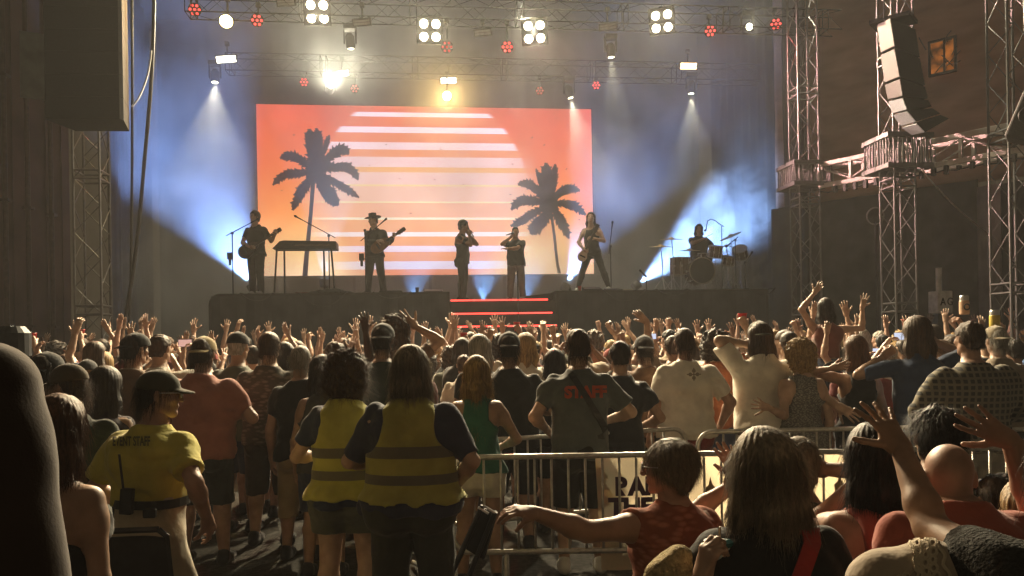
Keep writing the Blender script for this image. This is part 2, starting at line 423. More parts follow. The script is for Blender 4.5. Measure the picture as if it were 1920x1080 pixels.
            for j in range(2):
                for e in range(3): Q.append((n0 + j * 3 + e, n0 + j * 3 + (e + 1) % 3, n0 + (j + 1) * 3 + (e + 1) % 3, n0 + (j + 1) * 3 + e))
            n0 += 9
        if P_: v, fa, _ = join([(v, fa, 0), (np.array(P_), np.array(Q), 0)])
    _hair[key] = (v, fa)
    return v, fa
_cap = {}
def cap_mesh(kind, h=0.0075):
    if (kind, h) in _cap: return _cap[(kind, h)]
    f = Field((-0.26, -0.26, -0.06), (0.26, 0.26, 0.22), h)
    if kind in ('cap', 'backcap'):
        f.ell((0, -0.014, 0.042), (0.093, 0.115, 0.098), k=0); f.ell((0, -0.014, 0.140), (0.010, 0.010, 0.006), k=0.004)
        f.cut(lambda X, Y, Z: -(Z - 0.022 + 0.10 * Y))
        f.sub(f.ell_fn((0, -0.014, 0.028), (0.083, 0.105, 0.088)), 0.003)
        b = f.ell_fn((0, 0.10, 0.036), (0.078, 0.082, 0.07))
        f.add(lambda X, Y, Z: np.maximum(np.maximum(b(X, Y, Z), np.abs(Z - 0.040 + 0.28 * (Y - 0.09) + 3.4 * X * X) - 0.0055), 0.075 - Y), (-0.09, 0.07, -0.05), (0.09, 0.19, 0.1), 0.006)
        if kind == 'backcap': pass
    elif kind == 'hat':  # wide flat brim, low straight crown
        f.add(lambda X, Y, Z: np.maximum(np.sqrt((X / 0.9) ** 2 + (Y + 0.01) ** 2) - 0.093 + 0.04 * (Z - 0.07), np.maximum(Z - 0.165, 0.055 - Z)), (-0.1, -0.12, 0.05), (0.1, 0.12, 0.17), 0.008)
        f.add(lambda X, Y, Z: np.maximum(np.sqrt(X ** 2 + (Y + 0.01) ** 2) - 0.185, np.abs(Z - 0.062 - 0.5 * X * X) - 0.006), (-0.2, -0.2, 0.04), (0.2, 0.2, 0.1), 0.012)
    v, fa = f.mesh(1)
    if kind == 'backcap': v = v * np.array([-1, -1, 1.0])
    _cap[(kind, h)] = (v, fa)
    return v, fa

# ------------------------------------------------------------------ the figure
def spline(T, V, n=60):
    t = np.linspace(0, T[-1], n); T = np.array(T); V = np.array(V, float); m = np.gradient(V, T)
    i = np.clip(np.searchsorted(T, t, 'right') - 1, 0, len(T) - 2); h = T[i + 1] - T[i]; u = (t - T[i]) / h
    return t, (2 * u**3 - 3 * u**2 + 1) * V[i] + (u**3 - 2 * u**2 + u) * h * m[i] + (-2 * u**3 + 3 * u**2) * V[i + 1] + (u**3 - u**2) * h * m[i + 1]
PROF = {'m': ((0, .10, .28, .50, .70, .86, .93, 1.0), (.150, .172, .156, .164, .184, .158, .104, .066), (.100, .128, .112, .118, .128, .100, .078, .062)),
        'f': ((0, .10, .28, .50, .70, .86, .93, 1.0), (.165, .186, .146, .142, .158, .134, .086, .052), (.105, .134, .105, .104, .118, .090, .070, .052))}
def V3(*a): return np.array(a, float)
def unit(v): return v / (np.linalg.norm(v) + 1e-9)
class Fig:
    """local space: feet at z=0, faces +y, image-left arm is -x when seen from behind"""
    def __init__(s, H, sex='m', bw=1.0, bd=1.0, lean=0, side=0, stance=0.10, legs='stand', headrot=(0, 0, 0), arms=(None, None), twist=0, seat=None, step=0.0, hoff=0.0):
        s.H, s.sex, s.bw, s.bd = H, sex, bw, bd; k = s.k = H / 1.75; s.legs = legs
        zh = 0.50 * H if seat is None else seat
        s.zh = zh
        s.p0 = V3(0, 0, zh - 0.035 * H)
        A = np.array((Matrix.Rotation(RAD(side), 3, 'Y') @ Matrix.Rotation(RAD(-lean), 3, 'X') @ Matrix.Rotation(RAD(twist), 3, 'Z')))
        s.A = A; s.sx, s.sy, s.az = A[:, 0], A[:, 1], A[:, 2]
        s.L = 0.380 * H; s.p1 = s.p0 + s.az * s.L
        shx = (0.176 if sex == 'm' else 0.152) * k * (0.45 + 0.55 * bw)
        s.sh = [s.p0 + s.az * s.L * 0.835 + q * s.sx * shx for q in (-1, 1)]
        # head
        sc = k * (1.0 if sex == 'm' else 0.97); s.hs = sc
        yaw, pitch, roll = headrot
        HR = np.array(Matrix.Rotation(RAD(side * 0.4), 3, 'Y') @ Matrix.Rotation(RAD(-lean * 0.35), 3, 'X') @ Matrix.Rotation(RAD(yaw), 3, 'Z') @ Matrix.Rotation(RAD(-pitch), 3, 'X') @ Matrix.Rotation(RAD(roll), 3, 'Y'))
        hc = s.p1 + s.az * (0.075 * k + hoff) + s.sy * 0.012 * k + HR @ V3(0, 0.022, 0.115 - 0.03) * sc
        M = Matrix.Identity(4)
        for i in range(3):
            for j in range(3): M[i][j] = HR[i, j] * sc
            M[i][3] = hc[i]
        s.HM = M; s.hc = hc
        # arms
        lu, lf = 0.172 * H, 0.150 * H; s.arms = []
        for i in (0, 1):
            q = -1 if i == 0 else 1; a = arms[i] or {}
            S0 = s.sh[i]
            if 'ray' in a:
                o_, d_, nf = a['ray']; d_ = unit(d_); oc = o_ - S0; R0 = (lu + lf) * a.get('ext', 0.965); b_ = oc.dot(d_); disc = b_ * b_ - oc.dot(oc) + R0 * R0
                tt_ = -b_ + (math.sqrt(max(disc, 0)) * (-1 if nf == 'near' else 1)); w = o_ + d_ * tt_
            elif 'wrist' in a: w = V3(*a['wrist'])
            elif 'rel' in a: w = S0 + np.array(A) @ V3(q * a['rel'][0], a['rel'][1], a['rel'][2]) * k
            else: w = S0 + A @ V3(q * (0.085 + 0.10 * max(0, bw - 1)), 0.045, -0.535) * k
            up = w - S0; D = np.linalg.norm(up); 
            if 'stretch' in a: lu *= a['stretch']; lf *= a['stretch']
            mx = (lu + lf) * 0.995
            if D > mx:
                up *= mx / D; D = mx; w = S0 + up
            n = up / (D + 1e-9); hint = A @ V3(q * a.get('hint', (0.35, -1, -0.2))[0], *a.get('hint', (0.35, -1, -0.2))[1:])
            t = (lu * lu - lf * lf + D * D) / (2 * D + 1e-9); hh = math.sqrt(max(0, lu * lu - t * t))
            pr = unit(hint - n * n.dot(hint)); e = S0 + n * t + pr * hh
            fd = unit(w - e); hd = unit(fd + (V3(*a['hdir']) if 'hdir' in a else 0 * fd))
            palm = a.get('palm'); palm = (A @ V3(q * palm[0], palm[1], palm[2])) if palm is not None else A @ V3(-q * 0.9, 0.3, 0)
            s.arms.append(dict(S=S0, E=e, W=w, hd=hd, palm=palm, pose=a.get('hand', 'relax'), fat=a.get('fat', 1.0)))
        # legs
        s.lg = []
        hx = (0.090 if sex == 'm' else 0.088) * k * (0.5 + 0.5 * bw)
        for i in (0, 1):
            q = -1 if i == 0 else 1; h0 = V3(q * hx, 0, zh)
            if legs == 'sit': kn = h0 + V3(q * 0.05, 0.42, -0.02) * k; an = V3(kn[0], kn[1] - 0.05, max(0.07, kn[2] - 0.42 * k)); 
            elif legs == 'walk': kn = V3(q * hx * 1.05, q * step * 0.5 + 0.04, 0.28 * H); an = V3(q * hx * 1.0, q * step, 0.045 * H + (0.03 if q < 0 else 0))
            else: kn = V3(q * (hx + stance * 0.5 - 0.03), 0.015, 0.283 * H); an = V3(q * (hx + stance - 0.06), -0.02, 0.045 * H)
            s.lg.append((h0, kn, an))
    def torso(s, f, inf=0.0, k=0.0, hang=False, t0=-0.02, flare=0.0):
        T, Wd, Dp = PROF[s.sex]; kk = s.k
        tt, w = spline(T, Wd); _, d = spline(T, Dp)
        w = w * (s.bw ** np.where(tt < 0.8, 1.0, 0.45)) * kk; d = d * (1 + (s.bd - 1) * np.clip(1.1 - tt * 0.75, 0, 1)) * kk
        if hang:
            i = int(0.70 * len(tt)); wm = w[i] * 0.97; dm = d[i] * 0.98
            w = np.where(tt < 0.7, np.maximum(w, wm), w); d = np.where(tt < 0.7, np.maximum(d, dm), d)
        w = w + inf + flare * np.clip(0.4 - tt, 0, 1); d = d + inf + flare * np.clip(0.4 - tt, 0, 1)
        _, yo = spline((0, .1, .28, .5, .7, .86, 1.0), (-.012, -.016, .004 + .03 * (s.bd - 1), .006 + .02 * (s.bd - 1), -.010, -.018, -.016)); yo = yo * kk
        p0, L = s.p0, s.L
        def fn(X, Y, Z):
            x, y, z = X - p0[0], Y - p0[1], Z - p0[2]
            t = (x * s.az[0] + y * s.az[1] + z * s.az[2]) / L
            lx = x * s.sx[0] + y * s.sx[1] + z * s.sx[2]; ly = x * s.sy[0] + y * s.sy[1] + z * s.sy[2] - np.interp(t, tt, yo)
            W_ = np.interp(t, tt, w); D_ = np.interp(t, tt, d)
            k0 = np.maximum(((np.abs(lx) / W_) ** 2.35 + (np.abs(ly) / D_) ** 2.35) ** (1 / 2.35), 0.05); r = np.sqrt(lx * lx + ly * ly) + 1e-4
            dd = np.where(k0 < 0.3, -0.1, r * (1 - 1 / k0))
            return np.maximum(dd, np.maximum((t - 1.0) * L, (t0 - t) * L))
        m = 0.34 * kk * max(s.bw, s.bd)
        a = np.minimum(s.p0, s.p1) - V3(m, m, 0.06); b = np.maximum(s.p0, s.p1) + V3(m, m, 0.06)
        f.add(fn, a, b, k)
    def bounds(s, pad=0.12):
        pts = [s.p0, s.p1, s.hc] + [a[x] for a in s.arms for x in 'SEW'] + [p for l in s.lg for p in l]
        pts = np.array(pts); m = 0.22 * s.k * max(1, s.bw, s.bd)
        lo = pts.min(0) - pad; hi = pts.max(0) + pad; c = s.p0
        lo[:2] = np.minimum(lo[:2], np.minimum(s.p0, s.p1)[:2] - m); hi[:2] = np.maximum(hi[:2], np.maximum(s.p0, s.p1)[:2] + m); lo[2] = min(lo[2], -0.02)
        return lo, hi
    def arm(s, f, i, inf=0.0, upto=None, k=0.03, wide=0.0):
        a = s.arms[i]; kk = s.k * (0.62 + 0.38 * s.bw) * (1.0 if s.sex == 'm' else 0.88) * a['fat']
        f.cone(a['S'], a['S'] + (a['E'] - a['S']) * 0.3, 0.055 * kk + inf, 0.052 * kk + inf, k + 0.04)
        f.cone(a['S'] + (a['E'] - a['S']) * 0.25, a['E'], 0.053 * kk + inf, 0.041 * kk + inf + wide, k)
        if upto is None:
            m = a['E'] + (a['W'] - a['E']) * 0.28
            f.cone(a['E'], m, 0.041 * kk + inf, 0.044 * kk + inf, 0.02); f.cone(m, a['W'], 0.044 * kk + inf, 0.028 * kk + inf, 0.02)
    def leg(s, f, i, inf=0.0, straight=False, k=0.03):
        h, kn, an = s.lg[i]; kk = s.k * (0.6 + 0.4 * s.bw)
        f.cone(h, kn, 0.092 * kk + inf, 0.060 * kk + inf + (0.012 if straight else 0), k)
        c = kn + (an - kn) * 0.3 + V3(0, -0.012, 0) * kk
        if straight: f.cone(kn, an, 0.068 * kk + inf, 0.056 * kk + inf, 0.02)
        else: f.cone(kn, c, 0.056 * kk + inf, 0.061 * kk + inf, 0.02); f.cone(c, an, 0.061 * kk + inf, 0.036 * kk + inf, 0.02)
    def body(s, h=0.013, hh=0.0055, headh=0.0065):
        lo, hi = s.bounds(); f = Field(lo, hi, h); kk = s.k
        s.torso(f, 0, 0)
        f.cone(s.p1 - s.az * 0.05, s.hc - V3(*[s.HM[j][2] for j in range(3)]) * 0.07, 0.060 * kk if s.sex == 'm' else 0.049 * kk, 0.056 * kk if s.sex == 'm' else 0.046 * kk, 0.05)
        for q in (-1, 1):
            f.ell(s.p0 + s.A @ V3(q * 0.075 * s.bw, -0.065 * s.bd, 0.01) * kk, V3(0.09 * s.bw, 0.085 * s.bd, 0.09) * kk, k=0.05)
            if s.sex == 'f': f.ell(s.p0 + s.az * s.L * 0.66 + s.A @ V3(q * 0.075 * s.bw, 0.10 * s.bd, 0) * kk, V3(0.065, 0.06, 0.065) * kk * (0.5 + 0.5 * s.bw), k=0.04)
            f.ell(s.p0 + s.az * s.L * 0.72 + s.A @ V3(q * 0.085, -0.085, 0) * kk, V3(0.07, 0.035, 0.09) * kk, k=0.04)   # shoulder blades
        for i in (0, 1): s.arm(f, i); s.leg(f, i)
        for h0, kn, an in s.lg:
            f.cone(an + V3(0, -0.02, -0.03 * kk), an + V3(0, 0.15 * kk, -0.05 * kk), 0.035 * kk, 0.028 * kk, 0.03)
        parts = [(*f.mesh(1), 0)]
        hv, hf = head_mesh(s.sex, headh); parts.append((xf(hv, s.HM), hf, 0))
        for ev, ef in eye_parts(): parts.append((xf(ev, s.HM), ef, 1))
        for i, a in enumerate(s.arms):
            if a['pose'] is None: continue
            hv, hf = hand_mesh(a['pose'], hh)
            z = a['hd']; y = unit(a['palm'] - z * z.dot(a['palm'])); x = np.cross(y, z)
            if i == 0: hv = hv * V3(-1, 1, 1); hf = flipf(hf)
            # right hand (i=1): thumb on +x; with z forward/up and palm y
            sc = s.k * (1.02 if s.sex == 'm' else 0.92)
            B = np.stack([x, y, z], 1) * sc
            if i == 1: B = B @ np.diag([1, 1, 1])
            hv = hv @ B.T + a['W']
            parts.append((hv, hf, 0))
        return join(parts)
    # garments -------------------------------------------------------------
    def top(s, kind='tee', sleeve=0.62, hem=0.03, inf=0.0175, seed=0, h=0.013, flare=0.045, wr=0.0095, neck=None, hang=None):
        lo, hi = s.bounds(); lo = lo.copy(); lo[2] = max(lo[2], s.zh - 0.30 * s.H); f = Field(lo, hi, h); kk = s.k
        if kind in ('crop',): hem = 0.30
        s.torso(f, inf, 0, hang=hang if hang is not None else kind not in ('tank', 'crop'), t0=hem - 0.10, flare=flare)
        for q in (-1, 1):
            f.ell(s.p0 + s.az * s.L * 0.72 + s.A @ V3(q * 0.085, -0.085, 0) * kk, V3(0.07, 0.035, 0.09) * kk + inf, k=0.04)
            if s.sex == 'f': f.ell(s.p0 + s.az * s.L * 0.66 + s.A @ V3(q * 0.075 * s.bw, 0.10 * s.bd, 0) * kk, V3(0.065, 0.06, 0.065) * kk * (0.5 + 0.5 * s.bw) + inf, k=0.05)
            if hem < 0.14: f.ell(s.p0 + s.A @ V3(q * 0.075 * s.bw, -0.065 * s.bd, 0.01) * kk, V3(0.09 * s.bw, 0.085 * s.bd, 0.09) * kk + inf, k=0.05)
        if kind in ('tee', 'long'):
            for i in (0, 1):
                g2 = Field(lo, hi, h); g2.d[:] = 1.0
                s.arm(g2, i, inf * 0.85, upto=None if kind == 'long' else 1, k=0.035, wide=0.012 if kind == 'tee' else 0)
                a = s.arms[i]; q0, q1, fr = (a['S'], a['E'], sleeve) if kind != 'long' else (a['E'], a['W'], 0.94)
                n = unit(q1 - q0); c = q0 + (q1 - q0) * fr
                if kind != 'long': g2.cut(lambda X, Y, Z: (X - c[0]) * n[0] + (Y - c[1]) * n[1] + (Z - c[2]) * n[2])
                else: g2.cut(lambda X, Y, Z: np.minimum((X - c[0]) * n[0] + (Y - c[1]) * n[1] + (Z - c[2]) * n[2], 0.10 - np.sqrt((X - a['W'][0]) ** 2 + (Y - a['W'][1]) ** 2 + (Z - a['W'][2]) ** 2)))
                kk_ = 0.05; t = np.maximum(kk_ - np.abs(f.d - g2.d), 0) / kk_; f.d = np.minimum(f.d, g2.d) - t * t * kk_ * 0.25
        if kind in ('tank', 'vest'):
            for i in (0, 1):
                q = -1 if i == 0 else 1
                c = s.sh[i] + s.A @ V3(q * (0.062 if kind == 'vest' else 0.040), 0, -0.02) * kk; rr = 0.094 * kk * (0.6 + 0.4 * s.bw)
                f.cut(lambda X, Y, Z, c=c, rr=rr: rr - np.sqrt(((X - c[0]) * s.sx[0] + (Y - c[1]) * s.sx[1] + (Z - c[2]) * s.sx[2]) ** 2 + (((X - c[0]) * s.az[0] + (Y - c[1]) * s.az[1] + (Z - c[2]) * s.az[2]) * 0.62) ** 2))
        # neckline
        nc = s.p1 + s.sy * 0.02 * kk; nr = {'tank': 0.115, 'vest': 0.088, 'crop': 0.12}.get(kind, 0.074 if s.sex == 'm' else 0.074) * kk
        nr = neck * kk if neck else nr
        f.cut(lambda X, Y, Z: nr - np.sqrt((X - nc[0]) ** 2 + (Y - nc[1]) ** 2 + ((Z - nc[2] - 0.015) * 0.9) ** 2))
        ax, p0, L = s.az, s.p0, s.L
        f.cut(lambda X, Y, Z: np.minimum((hem - ((X - p0[0]) * ax[0] + (Y - p0[1]) * ax[1] + (Z - p0[2]) * ax[2]) / L) * L + 0.004 * np.sin(X * 40 + seed), 1) if kind != 'crop' else (hem - ((X - p0[0]) * ax[0] + (Y - p0[1]) * ax[1] + (Z - p0[2]) * ax[2]) / L) * L)
        N = snoise(seed + 11, 1.0)
        if wr: f.disp(lambda X, Y, Z: wr * N(X * 14, Y * 12, Z * 9) + wr * 0.7 * (1 - 2 * np.abs(N(X * 11 + Z * 9, Y * 12, Z * 15 - X * 6))) + wr * 0.4 * N(X * 34, Y * 30, Z * 17))
        return f.mesh(1)
    def bottom(s, kind='shorts', hem=0.30, inf=0.014, seed=0, h=0.013, waist=0.30):
        """hem as a fraction of the stature above the floor"""
        lo, hi = s.bounds(); hi = hi.copy(); hi[2] = min(hi[2], s.zh + 0.2 * s.H); f = Field(lo, hi, h); kk = s.k
        s.torso(f, inf * 0.8, 0)
        for q in (-1, 1): f.ell(s.p0 + s.A @ V3(q * 0.075 * s.bw, -0.065 * s.bd, 0.01) * kk, V3(0.09 * s.bw, 0.085 * s.bd, 0.09) * kk + inf * 0.7, k=0.05)
        for i in (0, 1): s.leg(f, i, inf + (0.008 if kind == 'shorts' else 0), straight=kind != 'tight', k=0.03 if kind != 'skirt' else 0.12)
        if kind == 'skirt': f.cone(s.p0, V3(0, 0, hem * s.H), 0.17 * kk * s.bw, 0.19 * kk * s.bw, 0.1)
        ax, p0, L = s.az, s.p0, s.L
        f.cut(lambda X, Y, Z: ((X - p0[0]) * ax[0] + (Y - p0[1]) * ax[1] + (Z - p0[2]) * ax[2]) - waist * L)
        if s.legs != 'sit' or kind == 'pants': f.cut(lambda X, Y, Z: hem * s.H - Z + 0 * X + 0 * Y)
        N = snoise(seed + 31, 1.0); f.disp(lambda X, Y, Z: 0.005 * N(X * 16, Y * 16, Z * 8) + 0.003 * N(X * 38, Y * 38, Z * 22))
        return f.mesh(1)
    def shoe(s, i):
        h0, kn, an = s.lg[i]; kk = s.k; zf = an[2] - 0.045 * s.H
        f = Field(an + V3(-0.08, -0.12, -0.12), an + V3(0.08, 0.26, 0.08), 0.011)
        b = V3(an[0], an[1], zf)
        f.cone(b + V3(0, -0.045, 0.045) * kk, b + V3(0, 0.06, 0.05) * kk, 0.044 * kk, 0.046 * kk, 0); f.cone(b + V3(0, 0.06, 0.045) * kk, b + V3(0, 0.165, 0.036) * kk, 0.048 * kk, 0.036 * kk, 0.03)
        f.cone(b + V3(0, -0.03, 0.06) * kk, b + V3(0, -0.02, 0.09) * kk, 0.044 * kk, 0.046 * kk, 0.02)
        f.cut(lambda X, Y, Z: zf + 0.006 - Z + 0 * X + 0 * Y)
        return f.mesh(1)

EYE_M = mat('eye', (0.03, 0.025, 0.02), 0.2, 0.1)
SHOE_M = {'dark': cloth('shoe_dark', (0.03, 0.03, 0.035)), 'grey': cloth('shoe_grey', (0.25, 0.25, 0.26)), 'white': cloth('shoe_white', (0.6, 0.6, 0.58))}
def place(px, ytop, d, H=None):
    p = P(px, ytop, d); return p, (H or p.z)
def to_local(p, base, yaw):
    q = np.array(p, float) - np.array(base, float); c, s_ = math.cos(-yaw), math.sin(-yaw)
    return V3(c * q[0] - s_ * q[1], s_ * q[0] + c * q[1], q[2])
def person(label, px, ytop, d, sex='m', bw=1.0, bd=1.0, yaw=0, lean=0, side=0, head=(0, 0, 0), L=None, R=None, tone='fair', hair=('short', 'dark'), cap=None,
           top=('tee', None), bottom=('shorts', None), legs='stand', stance=0.10, step=0.0, H=None, seat=None, base=None, z0=0.0, shoes='dark', h=0.013, hh=0.0055, group='audience at the concert',
           fibers=0, seed=None, twist=0, cat='person', top2=None, hs=1.66, hoff=0.0, topmat_parts=None):
    yw = RAD(yaw)
    if not fibers and h <= 0.013 and base is None: fibers = 1100
    p = P(px, ytop, d) if base is None else Vector(base)
    if base is None: base = Vector((p.x, p.y, z0)); HH = H or (p.z - z0)
    else: HH = H
    seed = seed if seed is not None else (int(px * 7 + ytop) % 9973)
    def arm(a):
        if a is None: return None
        a = dict(a)
        if 'px' in a:
            x, y, dd = a['px']; a['wrist'] = to_local(P(x, y, d + dd), base, yw)
        if 'pxr' in a:
            x, y, nf = a['pxr']; o_ = to_local(CAMP, base, yw); a['ray'] = (o_, to_local(P(x, y, 1.0), base, yw) - o_, nf)
        if 'wpos' in a: a['wrist'] = to_local(a['wpos'], base, yw)
        if 'hdirw' in a: a['hdir'] = to_local(Vector(a['hdirw']) + base, base, yw)
        return a
    ww = None
    if seat is not None and seat == 'auto': seat = HH - 0.5 * hs - hoff; HH = hs
    fg = Fig(HH, sex, bw, bd, lean, side, stance, legs, head, (arm(L), arm(R)), twist, seat, step, hoff)
    v, f, mi = fg.body(h, hh)
    o = bpy.data.objects.new('person', npmesh('person', v, f, [skin(tone), EYE_M], mi)); COL.objects.link(o)
    o.location = base; o.rotation_euler = (0, 0, yw); tag(o, label, cat, group)
    def child(name, vf, m):
        c = bpy.data.objects.new(name, npmesh(name, vf[0], vf[1], [m])); COL.objects.link(c); c.parent = o; return c
    if top and top[1] is not None:
        kw = dict(top[2]) if len(top) > 2 else {}
        nm = {'tee': 'shirt', 'long': 'shirt', 'tank': 'tank_top', 'vest': 'vest', 'crop': 'top'}[top[0]]
        nm = kw.pop('name', nm)
        child(nm, fg.top(top[0], seed=seed, h=h, **kw), top[1])
    if top2:
        kw = dict(top2[2]) if len(top2) > 2 else {}; nm = kw.pop('name', 'vest'); child(nm, fg.top(top2[0], seed=seed + 3, h=h, **kw), top2[1])
    if bottom and bottom[1] is not None:
        kw = dict(bottom[2]) if len(bottom) > 2 else {}
        child({'shorts': 'shorts', 'pants': 'trousers', 'tight': 'trousers', 'skirt': 'skirt'}[bottom[0]], fg.bottom(bottom[0], seed=seed, h=h, **kw), bottom[1])
    if hair:
        hv, hf = hair_mesh(hair[0], seed % 5 if not fibers else seed, 0.008 if h > 0.011 else 0.0065, fibers); child('hair', (xf(hv, fg.HM), hf), hair_mat(hair[1]))
    if cap:
        cv, cf = cap_mesh(cap[0]); child('hat' if cap[0] == 'hat' else 'cap', (xf(cv, fg.HM), cf), cap[1])
    if shoes and legs != 'sit':
        for i in (0, 1): child('shoe', fg.shoe(i), SHOE_M[shoes])
    o['fig'] = 0; del o['fig']
    return o, fg
# ------------------------------------------------------------------ the ground, the stage, its drapes and roof
def lin(*c): return tuple((x / 12.92 if x <= 0.04045 else ((x + 0.055) / 1.055) ** 2.4) for x in c)
SROT = Matrix.Rotation(PSI, 3, 'Z')
M_ASPH = mat('asphalt', (0.060, 0.055, 0.048), 0.92, 0.5, 22, 0.9, 160)
M_BLACK = mat('stage_black', (0.030, 0.029, 0.029), 0.9, 0.25, 3)
M_DRAPE = mat('drape_black', (0.035, 0.036, 0.040), 0.95, 0.3, 2.2, 0.3, 5)
M_ALU = mat('aluminium', (0.16, 0.16, 0.165), 0.5, 0.15, 12, metal=0.85)
M_STEEL = mat('steel_dark', (0.05, 0.05, 0.055), 0.45, 0.2, 10, metal=0.6)
M_PLAST = mat('black_plastic', (0.022, 0.022, 0.024), 0.5, 0.2, 20)
M_GALV = mat('galvanised', (0.55, 0.53, 0.49), 0.42, 0.2, 30, 0.12, 80, metal=0.6)
mb = MB(); n = 40
gv = [(-60 + 120 * i / n, -30 + 90 * j / n, 0) for j in range(n + 1) for i in range(n + 1)]
mb.add(gv, [(j * (n + 1) + i, j * (n + 1) + i + 1, (j + 1) * (n + 1) + i + 1, (j + 1) * (n + 1) + i) for j in range(n) for i in range(n)])
struct(mb.build('ground', M_ASPH))

ZR = 2.87; ZD = 1.75     # riser tops, main deck
def sbox(mb, u0, u1, v0, v1, z0, z1, mi=0, uvz=None):
    c = [S(u, v, z) for z in (z0, z1) for v in (v0, v1) for u in (u0, u1)]
    mb.add([tuple(p) for p in c], [(0, 2, 3, 1), (4, 5, 7, 6), (0, 1, 5, 4), (2, 6, 7, 3), (0, 4, 6, 2), (1, 3, 7, 5)], mi)
def su_px(px, v, py=560): return su(SP(px, py, v))
uL0, uL1 = su_px(391, 0), su_px(843, 0); uR0, uR1 = su_px(1043, 0), su_px(1441, 0)
deck = empty('stage_deck', S(0, 1, 0), 'wide low black stage deck behind the crowd carrying both risers', 'stage')
mb = MB(); sbox(mb, uL0 - 1.2, uR1 + 1.2, -1.5, 7.5, ZD - 0.12, ZD); mb.build('deck_floor', M_BLACK, deck)
mb = MB()
for i in range(60):
    u = uL0 - 1.18 + (uR1 - uL0 + 2.36) * i / 60; w = (uR1 - uL0 + 2.36) / 60
    sbox(mb, u, u + w, -1.44 + 0.05 * math.sin(i * 1.9), -1.38 + 0.05 * math.sin(i * 1.9), 0.0, ZD - 0.125)
mb.build('front_skirt', M_DRAPE, deck)

def riser(label, u0, u1, left_round, ramp):
    e = empty('stage_riser', S((u0 + u1) / 2, 1, ZD), label, 'stage riser')
    mb = MB(); v1 = 2.7; r = 0.22
    prof = []
    if left_round: prof += [(u0, ZD + 0.004), (u0, ZR - r)] + [(u0 + r - r * math.cos(t), ZR - r + r * math.sin(t)) for t in (0.4, 0.8, 1.2, 1.57)]
    else: prof += [(u0, ZD + 0.004), (u0, ZR)]
    prof += [(u1, ZR), (u1, ZD + 0.004)]
    n = len(prof); v = [tuple(S(u, 0.0, z)) for u, z in prof] + [tuple(S(u, v1, z)) for u, z in prof]
    mb.add(v, [tuple(range(n)), tuple(range(n, 2 * n))[::-1]] + [(i, n + i, n + (i + 1) % n, (i + 1) % n) for i in range(n)])
    mb.build('body', M_BLACK, e)
    mb = MB(); k = int((u1 - u0) / 0.35)
    for i in range(k):   # gathered cloth fascia
        a = u0 + 0.06 + (u1 - u0 - 0.12) * i / k; b = a + (u1 - u0 - 0.12) / k
        p = [S(a, -0.012, ZD + 0.01), S((a + b) / 2, -0.035, ZD + 0.01), S(b, -0.012, ZD + 0.01), S(a, -0.012, ZR - 0.05), S((a + b) / 2, -0.03, ZR - 0.05), S(b, -0.012, ZR - 0.05)]
        mb.add([tuple(q) for q in p], [(0, 1, 4, 3), (1, 2, 5, 4)])
    mb.build('cloth_fascia', M_DRAPE, e)
    if ramp:
        mb = MB(); w = su_px(985, 0.4)
        v = [tuple(S(u, vv, z)) for vv in (0.35, 2.2) for u, z in ((u0 - 0.01, ZR - 0.02), (w, ZR - 0.09), (w, 2.70), (u0 - 0.01, 2.70))]
        mb.add(v, [(0, 1, 2, 3), (4, 7, 6, 5), (0, 4, 5, 1), (1, 5, 6, 2), (2, 6, 7, 3), (3, 7, 4, 0)])
        mb.build('side_ramp', M_BLACK, e)
    return e
riser('long black riser with a rounded end carrying the keyboard and two guitarists', uL0, uL1, True, False)
riser('long black riser with a side ramp carrying the drum kit', uR0, uR1, False, True)

rq = random.Random(8)
for i_, (px_, w_) in enumerate(((452, 60), (560, 90), (700, 70), (1130, 80), (1230, 60), (1400, 50))):
    a_, b_ = SP(px_, 546, 0.03), SP(px_ + w_, 546, 0.03); a_.z = b_.z = ZR + 0.012; mb = MB(); sag = rq.uniform(0.12, 0.3)
    pts_ = [a_ + S_V * 0.5, a_ + S_V * 0.03] + [a_.lerp(b_, t / 10) - S_V * 0.085 - Vector((0, 0, sag * 4 * (t / 10) * (1 - t / 10) + 0.01)) for t in range(11)] + [b_ + S_V * 0.03, b_ + S_V * 0.5]
    mb.tube(pts_, 0.011, 6); tag(mb.build('cable', M_PLAST, None, smooth=True), ['cable drooping over the riser edge below the leftmost guitarist', 'cable drooping over the riser edge below the keyboard', 'cable drooping over the riser edge below the hatted guitarist', 'cable drooping over the riser edge right of the bassist', 'cable drooping over the riser edge left of the bass drum', 'cable drooping over the riser edge at the right riser end'][i_], 'cable', 'cables over the riser edges')
# centre stairs with lit red nosings
st = empty('stage_stairs', S(su_px(940, 0), 0, ZD), 'black centre stairs edged with glowing red strips', 'stairs')
M_RED = glow('red_led_strip', (1.0, 0.06, 0.045), 3.2)
for i, (py, x0, x1, v) in enumerate(((562, 845, 1027, 0.0), (587, 845, 1035, -0.3), (611, 848, 1043, -0.6))):
    z = SP(935, py + 0.5, v).z; a, b = su_px(x0, v), su_px(x1, v)
    mb = MB(); sbox(mb, uL1 + 0.012, uR0 - 0.012, v + 0.02, 2.7 if i == 0 else v + 0.315, ZD + 0.004, z - 0.02); mb.build('step', M_BLACK, st)
    mb = MB(); mb.tube([S(a, v + 0.0, z), S(b, v + 0.0, z)], 0.016, 8); mb.build('light_strip', M_RED, st)
ZS = SP(935, 562, 0.0).z - 0.02

